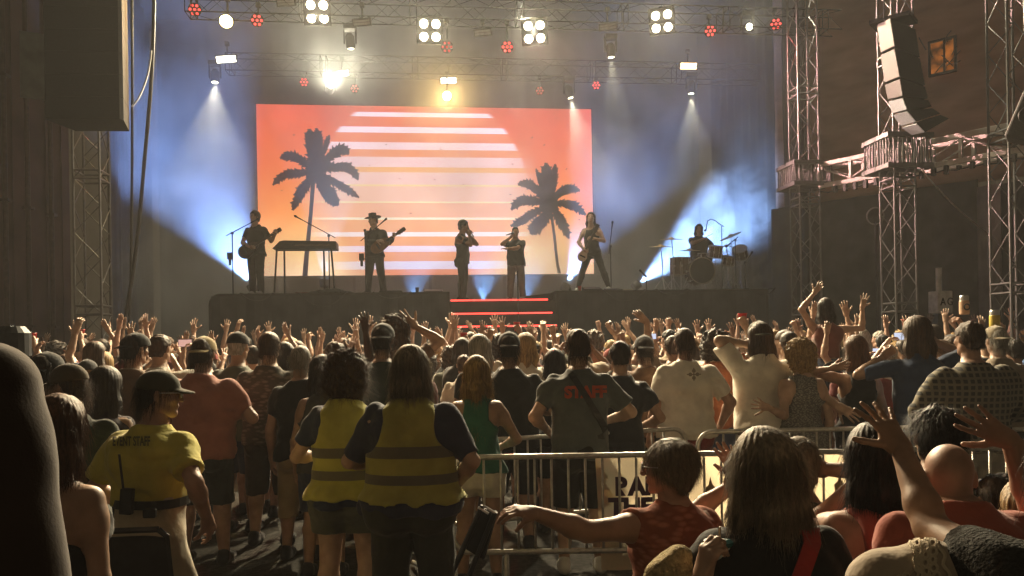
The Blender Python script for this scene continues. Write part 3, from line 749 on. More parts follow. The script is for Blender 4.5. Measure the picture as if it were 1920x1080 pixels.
def drape(name, pts, z0, z1, m, label, cat, amp=0.10, fold=0.35):
    "hanging cloth between plan points, folded"
    mb = MB(); P2 = []
    for (x0, y0), (x1, y1) in zip(pts[:-1], pts[1:]):
        L = math.hypot(x1 - x0, y1 - y0); k = max(2, int(L / (fold / 4)))
        for i in range(k + (1 if (x1, y1) == pts[-1] else 0)):
            t = i / k; nx, ny = -(y1 - y0) / L, (x1 - x0) / L; o = amp * math.sin(2 * math.pi * t * L / fold + 1.3 * math.sin(t * L * 0.7))
            P2.append((x0 + (x1 - x0) * t + nx * o, y0 + (y1 - y0) * t + ny * o))
    K = 6; v = []
    for j in range(K + 1):
        z = z0 + (z1 - z0) * j / K
        for x, y in P2: v.append((x, y, z))
    m_ = len(P2); mb.add(v, [(j * m_ + i, j * m_ + i + 1, (j + 1) * m_ + i + 1, (j + 1) * m_ + i) for j in range(K) for i in range(m_ - 1)])
    o = mb.build(name, m, smooth=True); o.modifiers.new('thick', 'SOLIDIFY').thickness = 0.02
    tag(o, label, cat); return o
def xy(p): return (p.x, p.y)
bL, bR = S(-9.4, 6.6, 0), S(6.6, 6.6, 0)
drape('back_curtain', [xy(bL), xy(bR)], ZD + 0.005, 11.2, mat('drape_back', (0.011, 0.011, 0.012), 0.95, 0.2, 3), 'tall dark folded curtain behind the glowing screen', 'curtain', 0.035, 0.7)
drape('side_curtain', [xy(P(208, 300, 17.5)), xy(S(-9.6, 6.5, 0))], 0.02, 11.0, M_DRAPE, 'dark side curtain behind the truss tower under the big speaker', 'curtain', 0.08, 0.45)
drape('light_block_curtain', [xy(S(7.0, 0.4, 0)), xy(S(7.0, 6.5, 0))], ZD + 0.005, 11.0, mat('drape_light_block', (0.008, 0.008, 0.009), 0.95, 0.2, 3), 'dark curtain added to block blue light, right end of the stage behind the smoke', 'curtain', 0.05, 0.5)  # added drape that keeps the blue beam off the tarpaulin
wing = drape('wing_curtain', [xy(P(1446, 400, 19.5)), xy(P(1834, 400, 16.2))], 0.02, 4.9, mat('drape_wing', (0.055, 0.053, 0.050), 0.95, 0.25, 3), 'plain dark curtain under the slanted truss beam beside the drum riser', 'curtain', 0.04, 0.6)
drape('grey_curtain', [xy(P(1832, 400, 16.0)), xy(P(1876, 400, 15.6))], 0.02, 4.7, mat('drape_grey', (0.12, 0.11, 0.105), 0.95, 0.2, 3), 'narrow lighter grey curtain beside the rightmost truss tower', 'curtain', 0.02, 0.3)
drape('far_curtain', [xy(P(1874, 400, 16.2)), xy(P(2150, 400, 14.5))], 0.02, 4.8, M_DRAPE, 'dark curtain behind the rightmost truss tower', 'curtain', 0.03, 0.5)
# wind-creased tarpaulin wall above the beam
def tarp():
    a, b = P(1452, 200, 19.8), P(2120, 200, 15.0); n, k = 90, 50; mb = MB(); v = []
    rnd = snoise(5, 1.0)
    for j in range(k + 1):
        for i in range(n + 1):
            t = i / n; p = a.lerp(b, t); z = 4.95 + 7.5 * j / k
            o = 0.06 * float(rnd(p.x * 0.9, z * 1.8, 0.0)) + 0.035 * float(rnd(p.x * 2.0 + 3, z * 6.0, 1.0))
            v.append((p.x + 0.5 * o, p.y + o, z))
    mb.add(v, [(j * (n + 1) + i, j * (n + 1) + i + 1, (j + 1) * (n + 1) + i + 1, (j + 1) * (n + 1) + i) for j in range(k) for i in range(n)])
    m = mat('tarpaulin', (0.34, 0.22, 0.17), 0.75, 0.3, 1.3, 0.9, 2.4, stretch=(0.6, 0.6, 1.9))
    o = mb.build('tarpaulin', m, smooth=True); o.modifiers.new('thick', 'SOLIDIFY').thickness = 0.01
    tag(o, 'creased brownish tarpaulin wall above the slanted truss beam', 'tarpaulin')
tarp()
# lit window in the tarpaulin
wc = P(1767, 106, 17.0); ax = (P(2120, 200, 15.0) - P(1452, 200, 19.8)); ax.z = 0; ax.normalize(); WR = Matrix((ax, Vector((-ax.y, ax.x, 0)), Vector((0, 0, 1)))).transposed()
wi = empty('window', wc, 'small amber lit window crossed by bare twigs, in the tarpaulin wall', 'window')
def wbox(mb, x, y, z, sx, sy, sz, rot=0):
    mb.box(tuple(wc + WR @ Vector((x, y, z))), (sx, sy, sz), WR @ Matrix.Rotation(rot, 3, 'Y'))
mb = MB(); wbox(mb, 0, 0.02, 0, 0.46, 0.03, 0.66); gm = glow('amber_window', (1.0, 0.30, 0.05), 0.34); gn = gm.node_tree; tx = gn.nodes.new('ShaderNodeTexNoise'); tx.inputs['Scale'].default_value = 5; tcw = gn.nodes.new('ShaderNodeTexCoord'); gn.links.new(tcw.outputs['Object'], tx.inputs['Vector']); mrw = gn.nodes.new('ShaderNodeMapRange'); mrw.inputs[1].default_value = 0.35; mrw.inputs[2].default_value = 0.68; mrw.inputs[3].default_value = 0.03; mrw.inputs[4].default_value = 0.36; gn.links.new(tx.outputs[0], mrw.inputs[0])
gn.links.new(mrw.outputs[0], next(q for q in gn.nodes if q.type == 'EMISSION').inputs[1]); mb.build('pane', gm, wi)
mb = MB()
for x, z, a, b in ((-0.25, 0, 0.05, 0.76), (0.25, 0, 0.05, 0.76), (0, 0.355, 0.45, 0.05), (0, -0.355, 0.45, 0.05), (0.04, 0, 0.035, 0.66)): wbox(mb, x, 0, z, a, 0.07, b)
mb.build('frame', M_STEEL, wi)
mb = MB(); rr = random.Random(3)
for i in range(12):
    p = wc + WR @ Vector((rr.uniform(-0.3, 0.3), -0.08, rr.uniform(-0.35, 0.3))); q = p + WR @ Vector((rr.uniform(-0.3, 0.35), rr.uniform(-0.05, 0.02), rr.uniform(-0.1, 0.3)))
    mb.tube([p, p.lerp(q, 0.5) + Vector((0, 0, rr.uniform(-0.04, 0.04))), q], 0.012, 5)
mb.build('twigs', M_STEEL, wi)

rf = empty('stage_roof', S(0, 3, 10.9), 'dark flat stage roof high above the lamps', 'roof')
mb = MB(); sbox(mb, -10.5, 8.2, -2.5, 7.5, 11.2, 11.35); mb.build('roof_sheet', M_BLACK, rf)
# venue wall on the left
mb = MB(); a, b = P(-330, 300, 12.0), P(128, 300, 16.5)
for i in range(24):
    p, q = a.lerp(b, i / 24), a.lerp(b, (i + 1) / 24); o = Vector((0.03, -0.03, 0)) * (i % 2)
    p = p + o; q = q + o; dv = Vector((-0.25, 0.25, 0))
    mb.add([(w.x, w.y, z) for z in (0, 13) for w in (p, q, q + dv, p + dv)], [(0, 1, 5, 4), (1, 2, 6, 5), (2, 3, 7, 6), (3, 0, 4, 7), (4, 5, 6, 7), (0, 3, 2, 1)])
tag(mb.build('venue_wall', mat('venue_wall', (0.075, 0.040, 0.032), 0.85, 0.3, 1.2, 0.2, 6)), 'dark corrugated venue wall coloured as if red lit beyond the left end of the crowd', 'wall')  # red glow of the stage lamps is put into the wall colour
for px_, dd_ in ((18, 14.2), (60, 15.0), (103, 15.8)):
    q_ = P(px_, 400, dd_); mb = MB(); mb.tube([(q_.x, q_.y - 0.12, 0.05), (q_.x, q_.y - 0.12, 12)], 0.045, 8)
    for z_ in (2.2, 4.4, 6.6, 8.8): mb.box((q_.x, q_.y - 0.1, z_), (0.16, 0.14, 0.05))
    tag(mb.build('wall_pipe', mat('pipe_rust', (0.06, 0.035, 0.028), 0.7)), {18: 'rusty vertical pipe on the venue wall at the left picture edge', 60: 'middle rusty pipe on the venue wall', 103: 'rusty pipe on the venue wall nearest the big speaker'}[px_], 'pipe')
mb = MB(); pc = P(76, 125, 14.0)
mb.box(tuple(pc), (0.62, 0.06, 1.15), Matrix.Rotation(RAD(30), 3, 'Z')); tag(mb.build('hanging_panel', mat('panel_grey', (0.10, 0.12, 0.12), 0.7, 0.3, 3), bevel=0.01), 'pale grey panel hanging between the venue wall and the big speaker', 'panel')

# ------------------------------------------------------------------ the LED screen
VS = 4.4
c4 = [SP(*p, VS) for p in ((481, 195), (1109, 205), (1113, 513), (485, 518))]
u0 = (su(c4[0]) + su(c4[3])) / 2; u1 = (su(c4[1]) + su(c4[2])) / 2; z1 = (c4[0].z + c4[1].z) / 2; z0 = (c4[2].z + c4[3].z) / 2
sc_o = S((u0 + u1) / 2, VS, (z0 + z1) / 2)
scr = empty('led_screen', sc_o, 'huge glowing orange screen showing a striped sun between two palms', 'screen')
MS = Matrix((S_U, S_V, Vector((0, 0, 1)))).transposed().to_4x4(); MS.translation = sc_o
def sloc(px, py):
    p = SP(px, py, VS) - sc_o; return p.dot(S_U), p.z
def smesh(name, polys, m, off, parent=scr):
    mb = MB()
    for poly in polys: mb.prism([(x, z) for x, z in poly], 0.002)
    o = mb.build(name, m); 
    o.parent = parent; o.matrix_parent_inverse = W(parent).inverted()
    R_ = MS.to_3x3() @ Matrix(((1, 0, 0), (0, 0, -1), (0, 1, 0))).to_3x3()   # x->u, y->z, extrude -> -v (toward the audience)
    mm = R_.to_4x4(); mm.translation = sc_o - S_V * off; o.matrix_basis = mm
    return o
def screen_mat():
    m = bpy.data.materials.new('screen_picture'); m.use_nodes = True; nt = m.node_tree; nt.nodes.clear(); N = nt.nodes.new; Lk = nt.links.new
    out = N('ShaderNodeOutputMaterial'); em = N('ShaderNodeEmission'); em.inputs[1].default_value = 1.32; Lk(em.outputs[0], out.inputs[0])
    tc = N('ShaderNodeTexCoord'); sp = N('ShaderNodeSeparateXYZ'); Lk(tc.outputs['Object'], sp.inputs[0])
    def math_(op, a, b=None, c=None):
        x = N('ShaderNodeMath'); x.operation = op
        for i, q in enumerate((a, b, c)):
            if q is None: continue
            if isinstance(q, (int, float)): x.inputs[i].default_value = q
            else: Lk(q, x.inputs[i])
        return x.outputs[0]
    def ramp(stops, fac, mode='LINEAR'):
        r = N('ShaderNodeValToRGB'); r.color_ramp.interpolation = mode; e = r.color_ramp.elements
        while len(e) < len(stops): e.new(0.5)
        for i, (p, c) in enumerate(stops): e[i].position = p
        for i, (p, c) in enumerate(stops): e[i].color = (*lin(*c), 1)
        Lk(fac, r.inputs[0]); return r.outputs[0]
    def mix(f, a, b):
        x = N('ShaderNodeMix'); x.data_type = 'RGBA'; Lk(f, x.inputs['Factor']); Lk(a, x.inputs['A']); Lk(b, x.inputs['B']); return x.outputs['Result']
    zx = lambda y: sloc(800, y)[1]
    ya, yb = zx(517), zx(168)
    t = math_('DIVIDE', math_('SUBTRACT', sp.outputs[1], ya), yb - ya)   # local y of the flat mesh is height
    xx = sp.outputs[0]
    bgc = ramp([(0, (1.0, .88, .72)), (.14, (1.0, .84, .56)), (.34, (.97, .64, .36)), (.6, (.93, .47, .29)), (.9, (.87, .33, .25))], t)
    side = math_('MULTIPLY', math_('ABSOLUTE', math_('SUBTRACT', xx, sloc(795, 350)[0])), 1 / (u1 - u0) * 2)
    edge = ramp([(0, (.97, .58, .44)), (.3, (.94, .46, .31)), (1, (.89, .35, .27))], t)
    mr = N('ShaderNodeMapRange'); mr.inputs[1].default_value = 0.45; mr.inputs[2].default_value = 1.15; mr.interpolation_type = 'SMOOTHSTEP'; Lk(side, mr.inputs[0])
    lowm = math_('SUBTRACT', 1.0, math_('MULTIPLY', math_('SUBTRACT', 1.0, t), 0.62))
    b2 = mix(math_('MULTIPLY', mr.outputs[0], lowm), bgc, edge)
    W1, W2, O = (.98, .88, .95), (.97, .86, .90), (.90, .42, .31)
    rows = [(517, (.95, .58, .44)), (505, (.93, .88, .98)), (491, (.97, .64, .47)), (473, (.97, .89, .97)), (462, (.97, .66, .46)), (444, (1, .93, .94)), (436, (.96, .68, .51)), (412, (1, .95, .84)), (408, (.97, .72, .60)), (381, (1, .90, .72)),
            (378, (.97, .77, .69)), (350, (1, .86, .60)), (347, (.97, .79, .76)), (324, (.96, .70, .46)), (315, (.97, .80, .81)), (296, (.94, .57, .40)), (282, (.98, .84, .88)), (268, (.92, .49, .35)), (251, W1), (240, O), (221, W1), (212, (.88, .36, .28))]
    ins = ramp([(max(0, (zx(y) - ya) / (yb - ya)), c) for y, c in rows], t, 'CONSTANT')
    cx, czz = sloc(795, 367); R_ = abs(sloc(795 + 196, 367)[0] - cx)
    d = math_('SQRT', math_('ADD', math_('POWER', math_('SUBTRACT', xx, cx), 2.0), math_('POWER', math_('SUBTRACT', sp.outputs[1], czz), 2.0)))
    low = N('ShaderNodeMapRange'); low.inputs[1].default_value = R_ * 1.02; low.inputs[2].default_value = R_ * 0.985; Lk(d, low.inputs[0])
    lowsoft = N('ShaderNodeMapRange'); lowsoft.inputs[1].default_value = R_ * 1.16; lowsoft.inputs[2].default_value = R_ * 0.80; Lk(d, lowsoft.inputs[0])
    sel = N('ShaderNodeMapRange'); sel.inputs[1].default_value = 0.50; sel.inputs[2].default_value = 0.72; Lk(t, sel.inputs[0])
    msk = math_('ADD', math_('MULTIPLY', low.outputs[0], sel.outputs[0]), math_('MULTIPLY', lowsoft.outputs[0], math_('SUBTRACT', 1.0, sel.outputs[0])))
    fin = mix(msk, b2, ins)
    # LED cell shimmer
    no = N('ShaderNodeTexNoise'); no.inputs['Scale'].default_value = 1.1; no.inputs['Detail'].default_value = 2; Lk(tc.outputs['Object'], no.inputs['Vector'])
    mr2 = N('ShaderNodeMapRange'); mr2.inputs[1].default_value = 0.3; mr2.inputs[2].default_value = 0.7; mr2.inputs[3].default_value = 0.9; mr2.inputs[4].default_value = 1.08; Lk(no.outputs[0], mr2.inputs[0])
    vm = N('ShaderNodeVectorMath'); vm.operation = 'SCALE'; Lk(fin, vm.inputs[0]); Lk(mr2.outputs[0], vm.inputs['Scale']); Lk(vm.outputs[0], em.inputs[0])
    return m
hw, hz = (u1 - u0) / 2, (z1 - z0) / 2
smesh('picture', [[(-hw, -hz), (hw, -hz), (hw, hz), (-hw, hz)]], screen_mat(), 0.0)
mb = MB(); sbox(mb, u0 - 0.03, u1 + 0.03, VS + 0.01, VS + 0.22, z0 - 0.03, z1 + 0.03); mb.build('cabinet', M_PLAST, scr)
mb = MB()
for k in range(5):
    u = u0 + 0.4 + (u1 - u0 - 0.8) * k / 4; sbox(mb, u - 0.04, u + 0.04, VS + 0.3, VS + 0.4, ZD + 0.005, z1 - 0.1); sbox(mb, u - 0.04, u + 0.04, VS + 0.22, VS + 0.3, z0 + 1, z0 + 1.1)
mb.build('support_frame', M_STEEL, scr)
rp = random.Random(7)
def frond(sp, w, tip=0.25, side=0):
    "feathered leaf along pixel points: jagged both sides"
    pts = [Vector(p) for p in sp]; n = 26; A, B = [], []
    def at(t):
        q = t * (len(pts) - 1); i = min(int(q), len(pts) - 2); f = q - i
        p0 = pts[max(i - 1, 0)]; p1, p2 = pts[i], pts[i + 1]; p3 = pts[min(i + 2, len(pts) - 1)]
        return 0.5 * ((2 * p1) + (p2 - p0) * f + (2 * p0 - 5 * p1 + 4 * p2 - p3) * f * f + (3 * p1 - p0 - 3 * p2 + p3) * f ** 3)
    for i in range(n + 1):
        t = i / n; p = at(t); d = (at(min(1, t + .02)) - at(max(0, t - .02))).normalized(); nn = Vector((-d.y, d.x))
        ww = w * (0.28 + 0.72 * math.sin(math.pi * min(1, t * 0.85 + 0.08)) ** 0.8) * (1 if t < 0.92 else 0.55)
        j = (0.62 if i % 2 else 1.0) * rp.uniform(0.75, 1.15); j2 = (0.62 if i % 2 else 1.0) * rp.uniform(0.75, 1.15)
        A.append(p + nn * ww * j + d * ww * 0.35 * (1 if i % 2 == 0 else 0)); B.append(p - nn * ww * j2 + d * ww * 0.35 * (1 if i % 2 == 0 else 0))
    quads = []
    for i in range(n): quads.append([A[i], A[i + 1], B[i + 1], B[i]])
    return [[sloc(*q) for q in qd] for qd in quads]
def z3(*l): return [(480 + x / 3, 180 + y / 3) for x, y in l]
def z4(*l): return [(800 + x / 3, 180 + y / 3) for x, y in l]
def palm(fr, trunk, name, m, off):
    polys = []
    for i, (pts, w) in enumerate(fr): polys.append((frond(pts, w)))
    tr = []
    for i in range(len(trunk) - 1):
        (x0, y0, w0), (x1, y1, w1) = trunk[i], trunk[i + 1]; tr.append([sloc(x0 - w0, y0), sloc(x0 + w0, y0), sloc(x1 + w1, y1), sloc(x1 - w1, y1)])
    mb = MB()
    k = 0
    for pl in polys + [tr]:
        for q in pl:   # overlapping leaves lie one thin layer above the other
            v = [(x, y, 0.0012 * k) for x, y in q]; mb.add(v, [(0, 1, 2, 3)])
        k += 1
    cc = sloc(trunk[0][0], trunk[0][1] - 8); mb.add([(cc[0] + 0.20 * math.cos(t * 0.7), cc[1] + 0.20 * math.sin(t * 0.7), 0.0012 * k) for t in range(9)], [tuple(range(9))])
    o = mb.build(name, m); o.parent = scr; o.matrix_parent_inverse = W(scr).inverted()
    R_ = MS.to_3x3() @ Matrix(((1, 0, 0), (0, 0, -1), (0, 1, 0))).to_3x3(); mm = R_.to_4x4(); mm.translation = sc_o - S_V * off; o.matrix_basis = mm
M_PALM1 = glow('palm_picture_haze_blue', lin(.17, .20, .33), 0.42); M_PALM2 = glow('palm_picture_dark_brown', lin(.20, .17, .18), 0.35)  # dim glow puts the lit haze before the palms into their colour
palm([(z3((325, 415), (318, 330), (308, 255), (300, 190)), 15), (z3((330, 410), (350, 320), (350, 250), (340, 185)), 13), (z3((345, 400), (385, 310), (398, 260), (412, 222)), 7), (z3((340, 415), (420, 340), (480, 300), (520, 325)), 13),
      (z3((345, 420), (440, 402), (530, 410), (573, 470)), 12), (z3((340, 430), (430, 480), (500, 520), (578, 570)), 10), (z3((335, 440), (380, 510), (420, 570), (462, 612)), 17), (z3((325, 420), (260, 365), (190, 335), (138, 350)), 12),
      (z3((325, 430), (240, 435), (160, 445), (97, 500)), 11), (z3((322, 440), (285, 500), (245, 555), (208, 640)), 13)],
     [(588.5, 325, 4), (586, 360, 4), (583, 400, 3.6), (579, 440, 4), (575, 480, 4.5), (572, 517.2, 5)], 'palm_picture', M_PALM1, 0.008)
palm([(z4((690, 600), (680, 520), (672, 450), (672, 380)), 15), (z4((695, 600), (710, 520), (718, 450), (722, 385)), 9), (z4((680, 600), (640, 500), (628, 450), (615, 408)), 5), (z4((680, 605), (620, 530), (570, 495), (515, 497)), 11),
      (z4((680, 610), (600, 592), (530, 590), (477, 638)), 12), (z4((685, 615), (600, 660), (540, 700), (475, 732)), 11), (z4((690, 620), (660, 690), (620, 730), (588, 775)), 17), (z4((700, 600), (750, 545), (800, 520), (858, 532)), 11),
      (z4((700, 608), (770, 605), (830, 620), (892, 668)), 11), (z4((705, 615), (740, 680), (770, 730), (798, 800)), 12)],
     [(1031.5, 385, 2.6), (1035, 412, 2.6), (1039, 440, 2.7), (1042, 470, 2.8), (1045, 495, 2.9), (1048.5, 513, 3.2)], 'palm_picture', M_PALM2, 0.008)
fl = []
for x, y in ((551, 253), (528, 357), (724, 271), (693, 310), (749, 335), (815, 337), (869, 346), (826, 280), (998, 258), (1020, 272), (1062, 317), (957, 365), (1086, 412), (961, 308), (770, 400), (618, 268)):
    a = rp.uniform(-0.6, 0.6); c, s_ = math.cos(a) * 2.6, math.sin(a) * 2.6
    fl.append([sloc(x - c, y - s_), sloc(x, y - 1.1), sloc(x + c, y + s_), sloc(x, y + 1.0)])
smesh('flecks', fl, M_PALM2, 0.006)

# ------------------------------------------------------------------ trusses
def truss(name, A, B, w, label, cat, rot=0.0, bays=None, r=0.020, parent=None, m=None, group=None):
    A, B = Vector(A), Vector(B); d = (B - A); Ln = d.length; d.normalize()
    up = Vector((0, 0, 1)) if abs(d.z) < 0.9 else Vector((math.sin(PSI + rot) * -1, math.cos(PSI + rot), 0))
    sd_ = d.cross(up).normalized(); up = sd_.cross(d).normalized(); m = m or M_ALU
    e = empty(name, A, label, cat, group)
    cs = [sd_ * (a * w / 2) + up * (b * w / 2) for a, b in ((-1, -1), (1, -1), (1, 1), (-1, 1))]
    for c in cs:
        mb = MB(); mb.tube([A + c, B + c], r, 8); mb.build('chord', m, e, smooth=False)
    bays = bays or max(2, int(Ln / (w * 1.05))); mb = MB()
    for f in range(4):
        c0, c1 = cs[f], cs[(f + 1) % 4]
        for i in range(bays):
            p = A + d * (Ln * i / bays); q = A + d * (Ln * (i + 1) / bays)
            a, b = (c0, c1) if i % 2 else (c1, c0)
            mb.tube([p + a, q + b], r * 0.42, 6)
            if i % 5 == 0 or i == bays - 1:
                mb.tube([p + c0, p + c1], r * 0.8, 6); mb.tube([p + d * 0.14 + c0, p + d * 0.14 + c1], r * 0.8, 6)
    mb.build('bracing', m, e)
    return e
def tower(px, d, w, top, label, rot=0.0):
    b = P(px, 600, d); b.z = 0.02
    t = truss('truss_tower', b + Vector((0, 0, 0.06)), Vector((b.x, b.y, top)), w, label, 'truss tower', rot, group='truss towers')
    mb = MB(); mb.box((b.x, b.y, 0.035), (w * 2.2, w * 2.2, 0.06), SROT); mb.build('base_plate', M_STEEL, t); return t, b
tL, bLt = tower(176, 13.5, 0.42, 8.2, 'aluminium truss tower below the big left speaker array')
tR1, b1 = tower(1513, 15.5, 0.40, 9.8, 'aluminium truss tower nearest the drum kit and the smoke')
tR2, b2 = tower(1687, 13.4, 0.38, 9.2, 'aluminium truss tower behind the curved speaker array', 0.05)
tR3, b3 = tower(1902, 12.0, 0.42, 9.2, 'aluminium truss tower at the edge of the photo beside the grey curtain')
for t, b, z, h_ in ((tR1, b1, 4.87, 0.40), (tR2, b2, 4.78, 0.50)):
    mb = MB()
    for a in range(10):
        for s_ in (-0.36, 0.36):
            o = SROT @ Vector((s_, -0.36 + 0.72 * a / 9, 0)); p = Vector((b.x, b.y, 0)) + o; mb.tube([(p.x, p.y, z - h_ / 2), (p.x, p.y, z + h_ / 2)], 0.016, 6)
            o = SROT @ Vector((-0.36 + 0.72 * a / 9, s_, 0)); p = Vector((b.x, b.y, 0)) + o; mb.tube([(p.x, p.y, z - h_ / 2), (p.x, p.y, z + h_ / 2)], 0.016, 6)
    for zz in (z - h_ / 2, z + h_ / 2):
        for s_ in (-0.36, 0.36):
            mb.box((b.x, b.y + 0.0, zz), (0.80, 0.06, 0.07), SROT); c = SROT @ Vector((0, s_, 0)); mb.box((b.x + c.x, b.y + c.y, zz), (0.80, 0.07, 0.075), SROT)
            c = SROT @ Vector((s_, 0, 0)); mb.box((b.x + c.x, b.y + c.y, zz + 0.004), (0.07, 0.64, 0.07), SROT)
    mb.build('sleeve_block', M_ALU, t)
# slanted beam
def beam():
    M_BP = mat('beam_pale', (0.46, 0.43, 0.42), 0.55, 0.15, 9, metal=0.15); A = Vector((b1.x + 0.35, b1.y - 0.15, 4.83)); B = Vector((b3.x + 1.6, b3.y - 2.0, 4.66))
    e = empty('truss_beam', A, 'pale slanted truss beam joining the right hand towers', 'truss beam'); d = (B - A).normalized(); n = Vector((-d.y, d.x, 0)); X = Matrix((d, n, Vector((0, 0, 1)))).transposed(); L = (B - A).length
    for o in (-0.18, 0.18):
        for z in (-0.2, 0.2):
            mb = MB(); mb.box(tuple(A + d * L / 2 + n * o + Vector((0, 0, z))), (L, 0.07, 0.085), X); mb.build('rail', M_BP, e, bevel=0.008)
    mb = MB(); k = int(L / 0.62)
    for i in range(k + 1):
        p = A + d * (L * i / k)
        for o in (-0.18, 0.18):
            mb.box(tuple(p + n * o), (0.055, 0.05, 0.31), X)
            if i < k:
                q = A + d * (L * (i + 1) / k); s_ = 0.15 if i % 2 else -0.15; mb.tube([p + n * o + Vector((0, 0, -s_)), q + n * o + Vector((0, 0, s_))], 0.016, 6)
        mb.tube([p + n * -0.18 + Vector((0, 0, 0.2)), p + n * 0.18 + Vector((0, 0, 0.2))], 0.014, 6)
    mb.build('bracing', M_BP, e)
    mb = MB(); rr = random.Random(5)
    for i in range(26):
        p = A + d * (L * (0.06 + 0.9 * i / 26)) + n * -0.2; mb.box(tuple(p + Vector((0, 0, -0.31))), (0.06, 0.06, rr.uniform(0.06, 0.16)), X)
    mb.tube([A + n * -0.2 + d * (L * t / 30) + Vector((0, 0, -0.30 - 0.05 * abs(math.sin(t * 1.3)))) for t in range(31)], 0.012, 5)
    mb.build('hung_cables', M_PLAST, e)
beam()
M_RT = mat('roof_truss_metal', (0.008, 0.008, 0.009), 0.95, 0.2, 10, spec=0.05)
VA, VB = -0.3, 3.0
zA, zB = SP(800, 22, VA).z, SP(800, 128, VB).z
truss('roof_truss', S(-6.6, VA, zA), S(7.4, VA, zA), 0.42, r=0.013, label= 'front roof truss carrying the four lamp blinders', cat='roof truss', m=M_RT)
truss('roof_truss', S(-6.6, VB, zB), S(7.4, VB, zB), 0.42, r=0.013, label= 'rear roof truss just above the glowing screen', cat='roof truss', m=M_RT)

# ------------------------------------------------------------------ loudspeakers
M_SPK = mat('speaker_grille', (0.009, 0.009, 0.010), 0.85, 0.4, 90, 0.4, 200, spec=0.15)
M_SPKG = mat('speaker_grey', (0.045, 0.043, 0.044), 0.6, 0.3, 60, 0.3, 160)
la = empty('line_array', P(174, 235, 12.4), 'huge dark hanging speaker array seen from its flat front', 'speaker array')
zb = P(174, 235, 12.4).z; cxl = P(174, 200, 12.4); wx = 138 / 1500 * 12.4; RL = Matrix.Rotation(RAD(5), 3, 'Z')
for i in range(11):
    mb = MB(); h_ = 0.34; z = zb + h_ * (i + 0.5); w_ = wx
    pl = [(-w_ / 2 + 0.04, -0.35), (w_ / 2 - 0.04, -0.35), (w_ / 2, -0.30), (w_ / 2 - 0.16, 0.35), (-w_ / 2 + 0.16, 0.35), (-w_ / 2, -0.30)]
    M = RL.to_4x4(); M.translation = Vector((cxl.x + 0.005 * i * 0, cxl.y, z - h_ / 2 + 0.003)); mb.prism(pl, h_ - 0.006, M)
    mb.build('cabinet', M_SPK, la)
mb = MB(); mb.box((cxl.x, cxl.y, zb + 11 * 0.34 + 0.06), (wx * 0.9, 0.5, 0.08), RL)
for s_ in (-0.3, 0.3): mb.tube([(cxl.x + s_, cxl.y, zb + 3.8), (cxl.x + s_, cxl.y, 9.2)], 0.012, 6)
mb.build('rigging_bar', M_STEEL, la)
ra = empty('line_array', P(1690, 130, 12.5), 'curved hanging speaker array with grey fronts, the lower ones coloured paler as if lit', 'speaker array')
rows = [((140, 140), (222, 100)), ((165, 320), (250, 280)), ((188, 500), (282, 462)), ((207, 598), (300, 575)), ((235, 680), (325, 655)), ((285, 755), (378, 728)), ((350, 808), (432, 790))]
def zp(q): return (1600 + q[0] / 3.175, q[1] / 3.175)
for i in range(6):
    (l0, r0), (l1, r1) = rows[i], rows[i + 1]
    q = [P(*zp(l0), 12.85), P(*zp(r0), 12.4), P(*zp(r1), 12.4), P(*zp(l1), 12.85)]
    ez = (0, 0, 0.02, 0.10, 0.18, 0.26, 0.34)
    ex = lambda k: Vector((0.62, 0.46, ez[k]))
    bk = [q[0] + ex(i) - Vector((0, 0, .02)), q[1] + ex(i) - Vector((0, 0, .02)), q[2] + ex(i + 1), q[3] + ex(i + 1)]
    g = 0.012
    q = [q[0] - Vector((0, 0, g)), q[1] - Vector((0, 0, g)), q[2] + Vector((0, 0, g)), q[3] + Vector((0, 0, g))]
    mb = MB(); mb.add([tuple(p) for p in q + bk], [(0, 1, 2, 3), (4, 7, 6, 5), (0, 4, 5, 1), (1, 5, 6, 2), (2, 6, 7, 3), (3, 7, 4, 0)])
    cb = mb.build('cabinet', M_SPK, ra, bevel=0.01)
    c = sum(q, Vector()) / 4; nrm = (q[1] - q[0]).cross(q[3] - q[0]).normalized(); nrm = nrm if nrm.y < 0 else -nrm
    f4 = [c + (p - c) * 0.94 + nrm * 0.012 for p in q]
    mb = MB(); mb.add([tuple(p) for p in f4] + [tuple(p - nrm * 0.02) for p in f4], [(0, 1, 2, 3), (4, 7, 6, 5), (0, 4, 5, 1), (1, 5, 6, 2), (2, 6, 7, 3), (3, 7, 4, 0)])
    mb.build('grille', mat('speaker_lit', (0.20, 0.235, 0.25), 0.6, 0.15, 40) if i in (3, 4, 5) else M_SPKG, cb)  # lower grilles paler: the light falling on them is put into the colour
mb = MB(); t0 = P(*zp((180, 118)), 12.62)
mb.tube([t0, t0 + Vector((0.1, 0.1, 1.6))], 0.015, 6); mb.box(tuple(t0 + Vector((0.25, 0.2, 0.04))), (0.6, 0.5, 0.06), Matrix.Rotation(RAD(-40), 3, 'Z')); mb.build('rigging_bar', M_STEEL, ra)
sb = empty('loudspeaker', P(1925, 222, 10.5), 'grey loudspeaker cut off by the picture edge near the outermost tower', 'loudspeaker')
mb = MB(); c = P(1928, 222, 10.5); mb.box(tuple(c), (0.32, 0.4, 0.62), Matrix.Rotation(RAD(-35), 3, 'Z') @ Matrix.Rotation(RAD(22), 3, 'Y')); mb.build('cabinet', M_SPKG, sb, bevel=0.03)
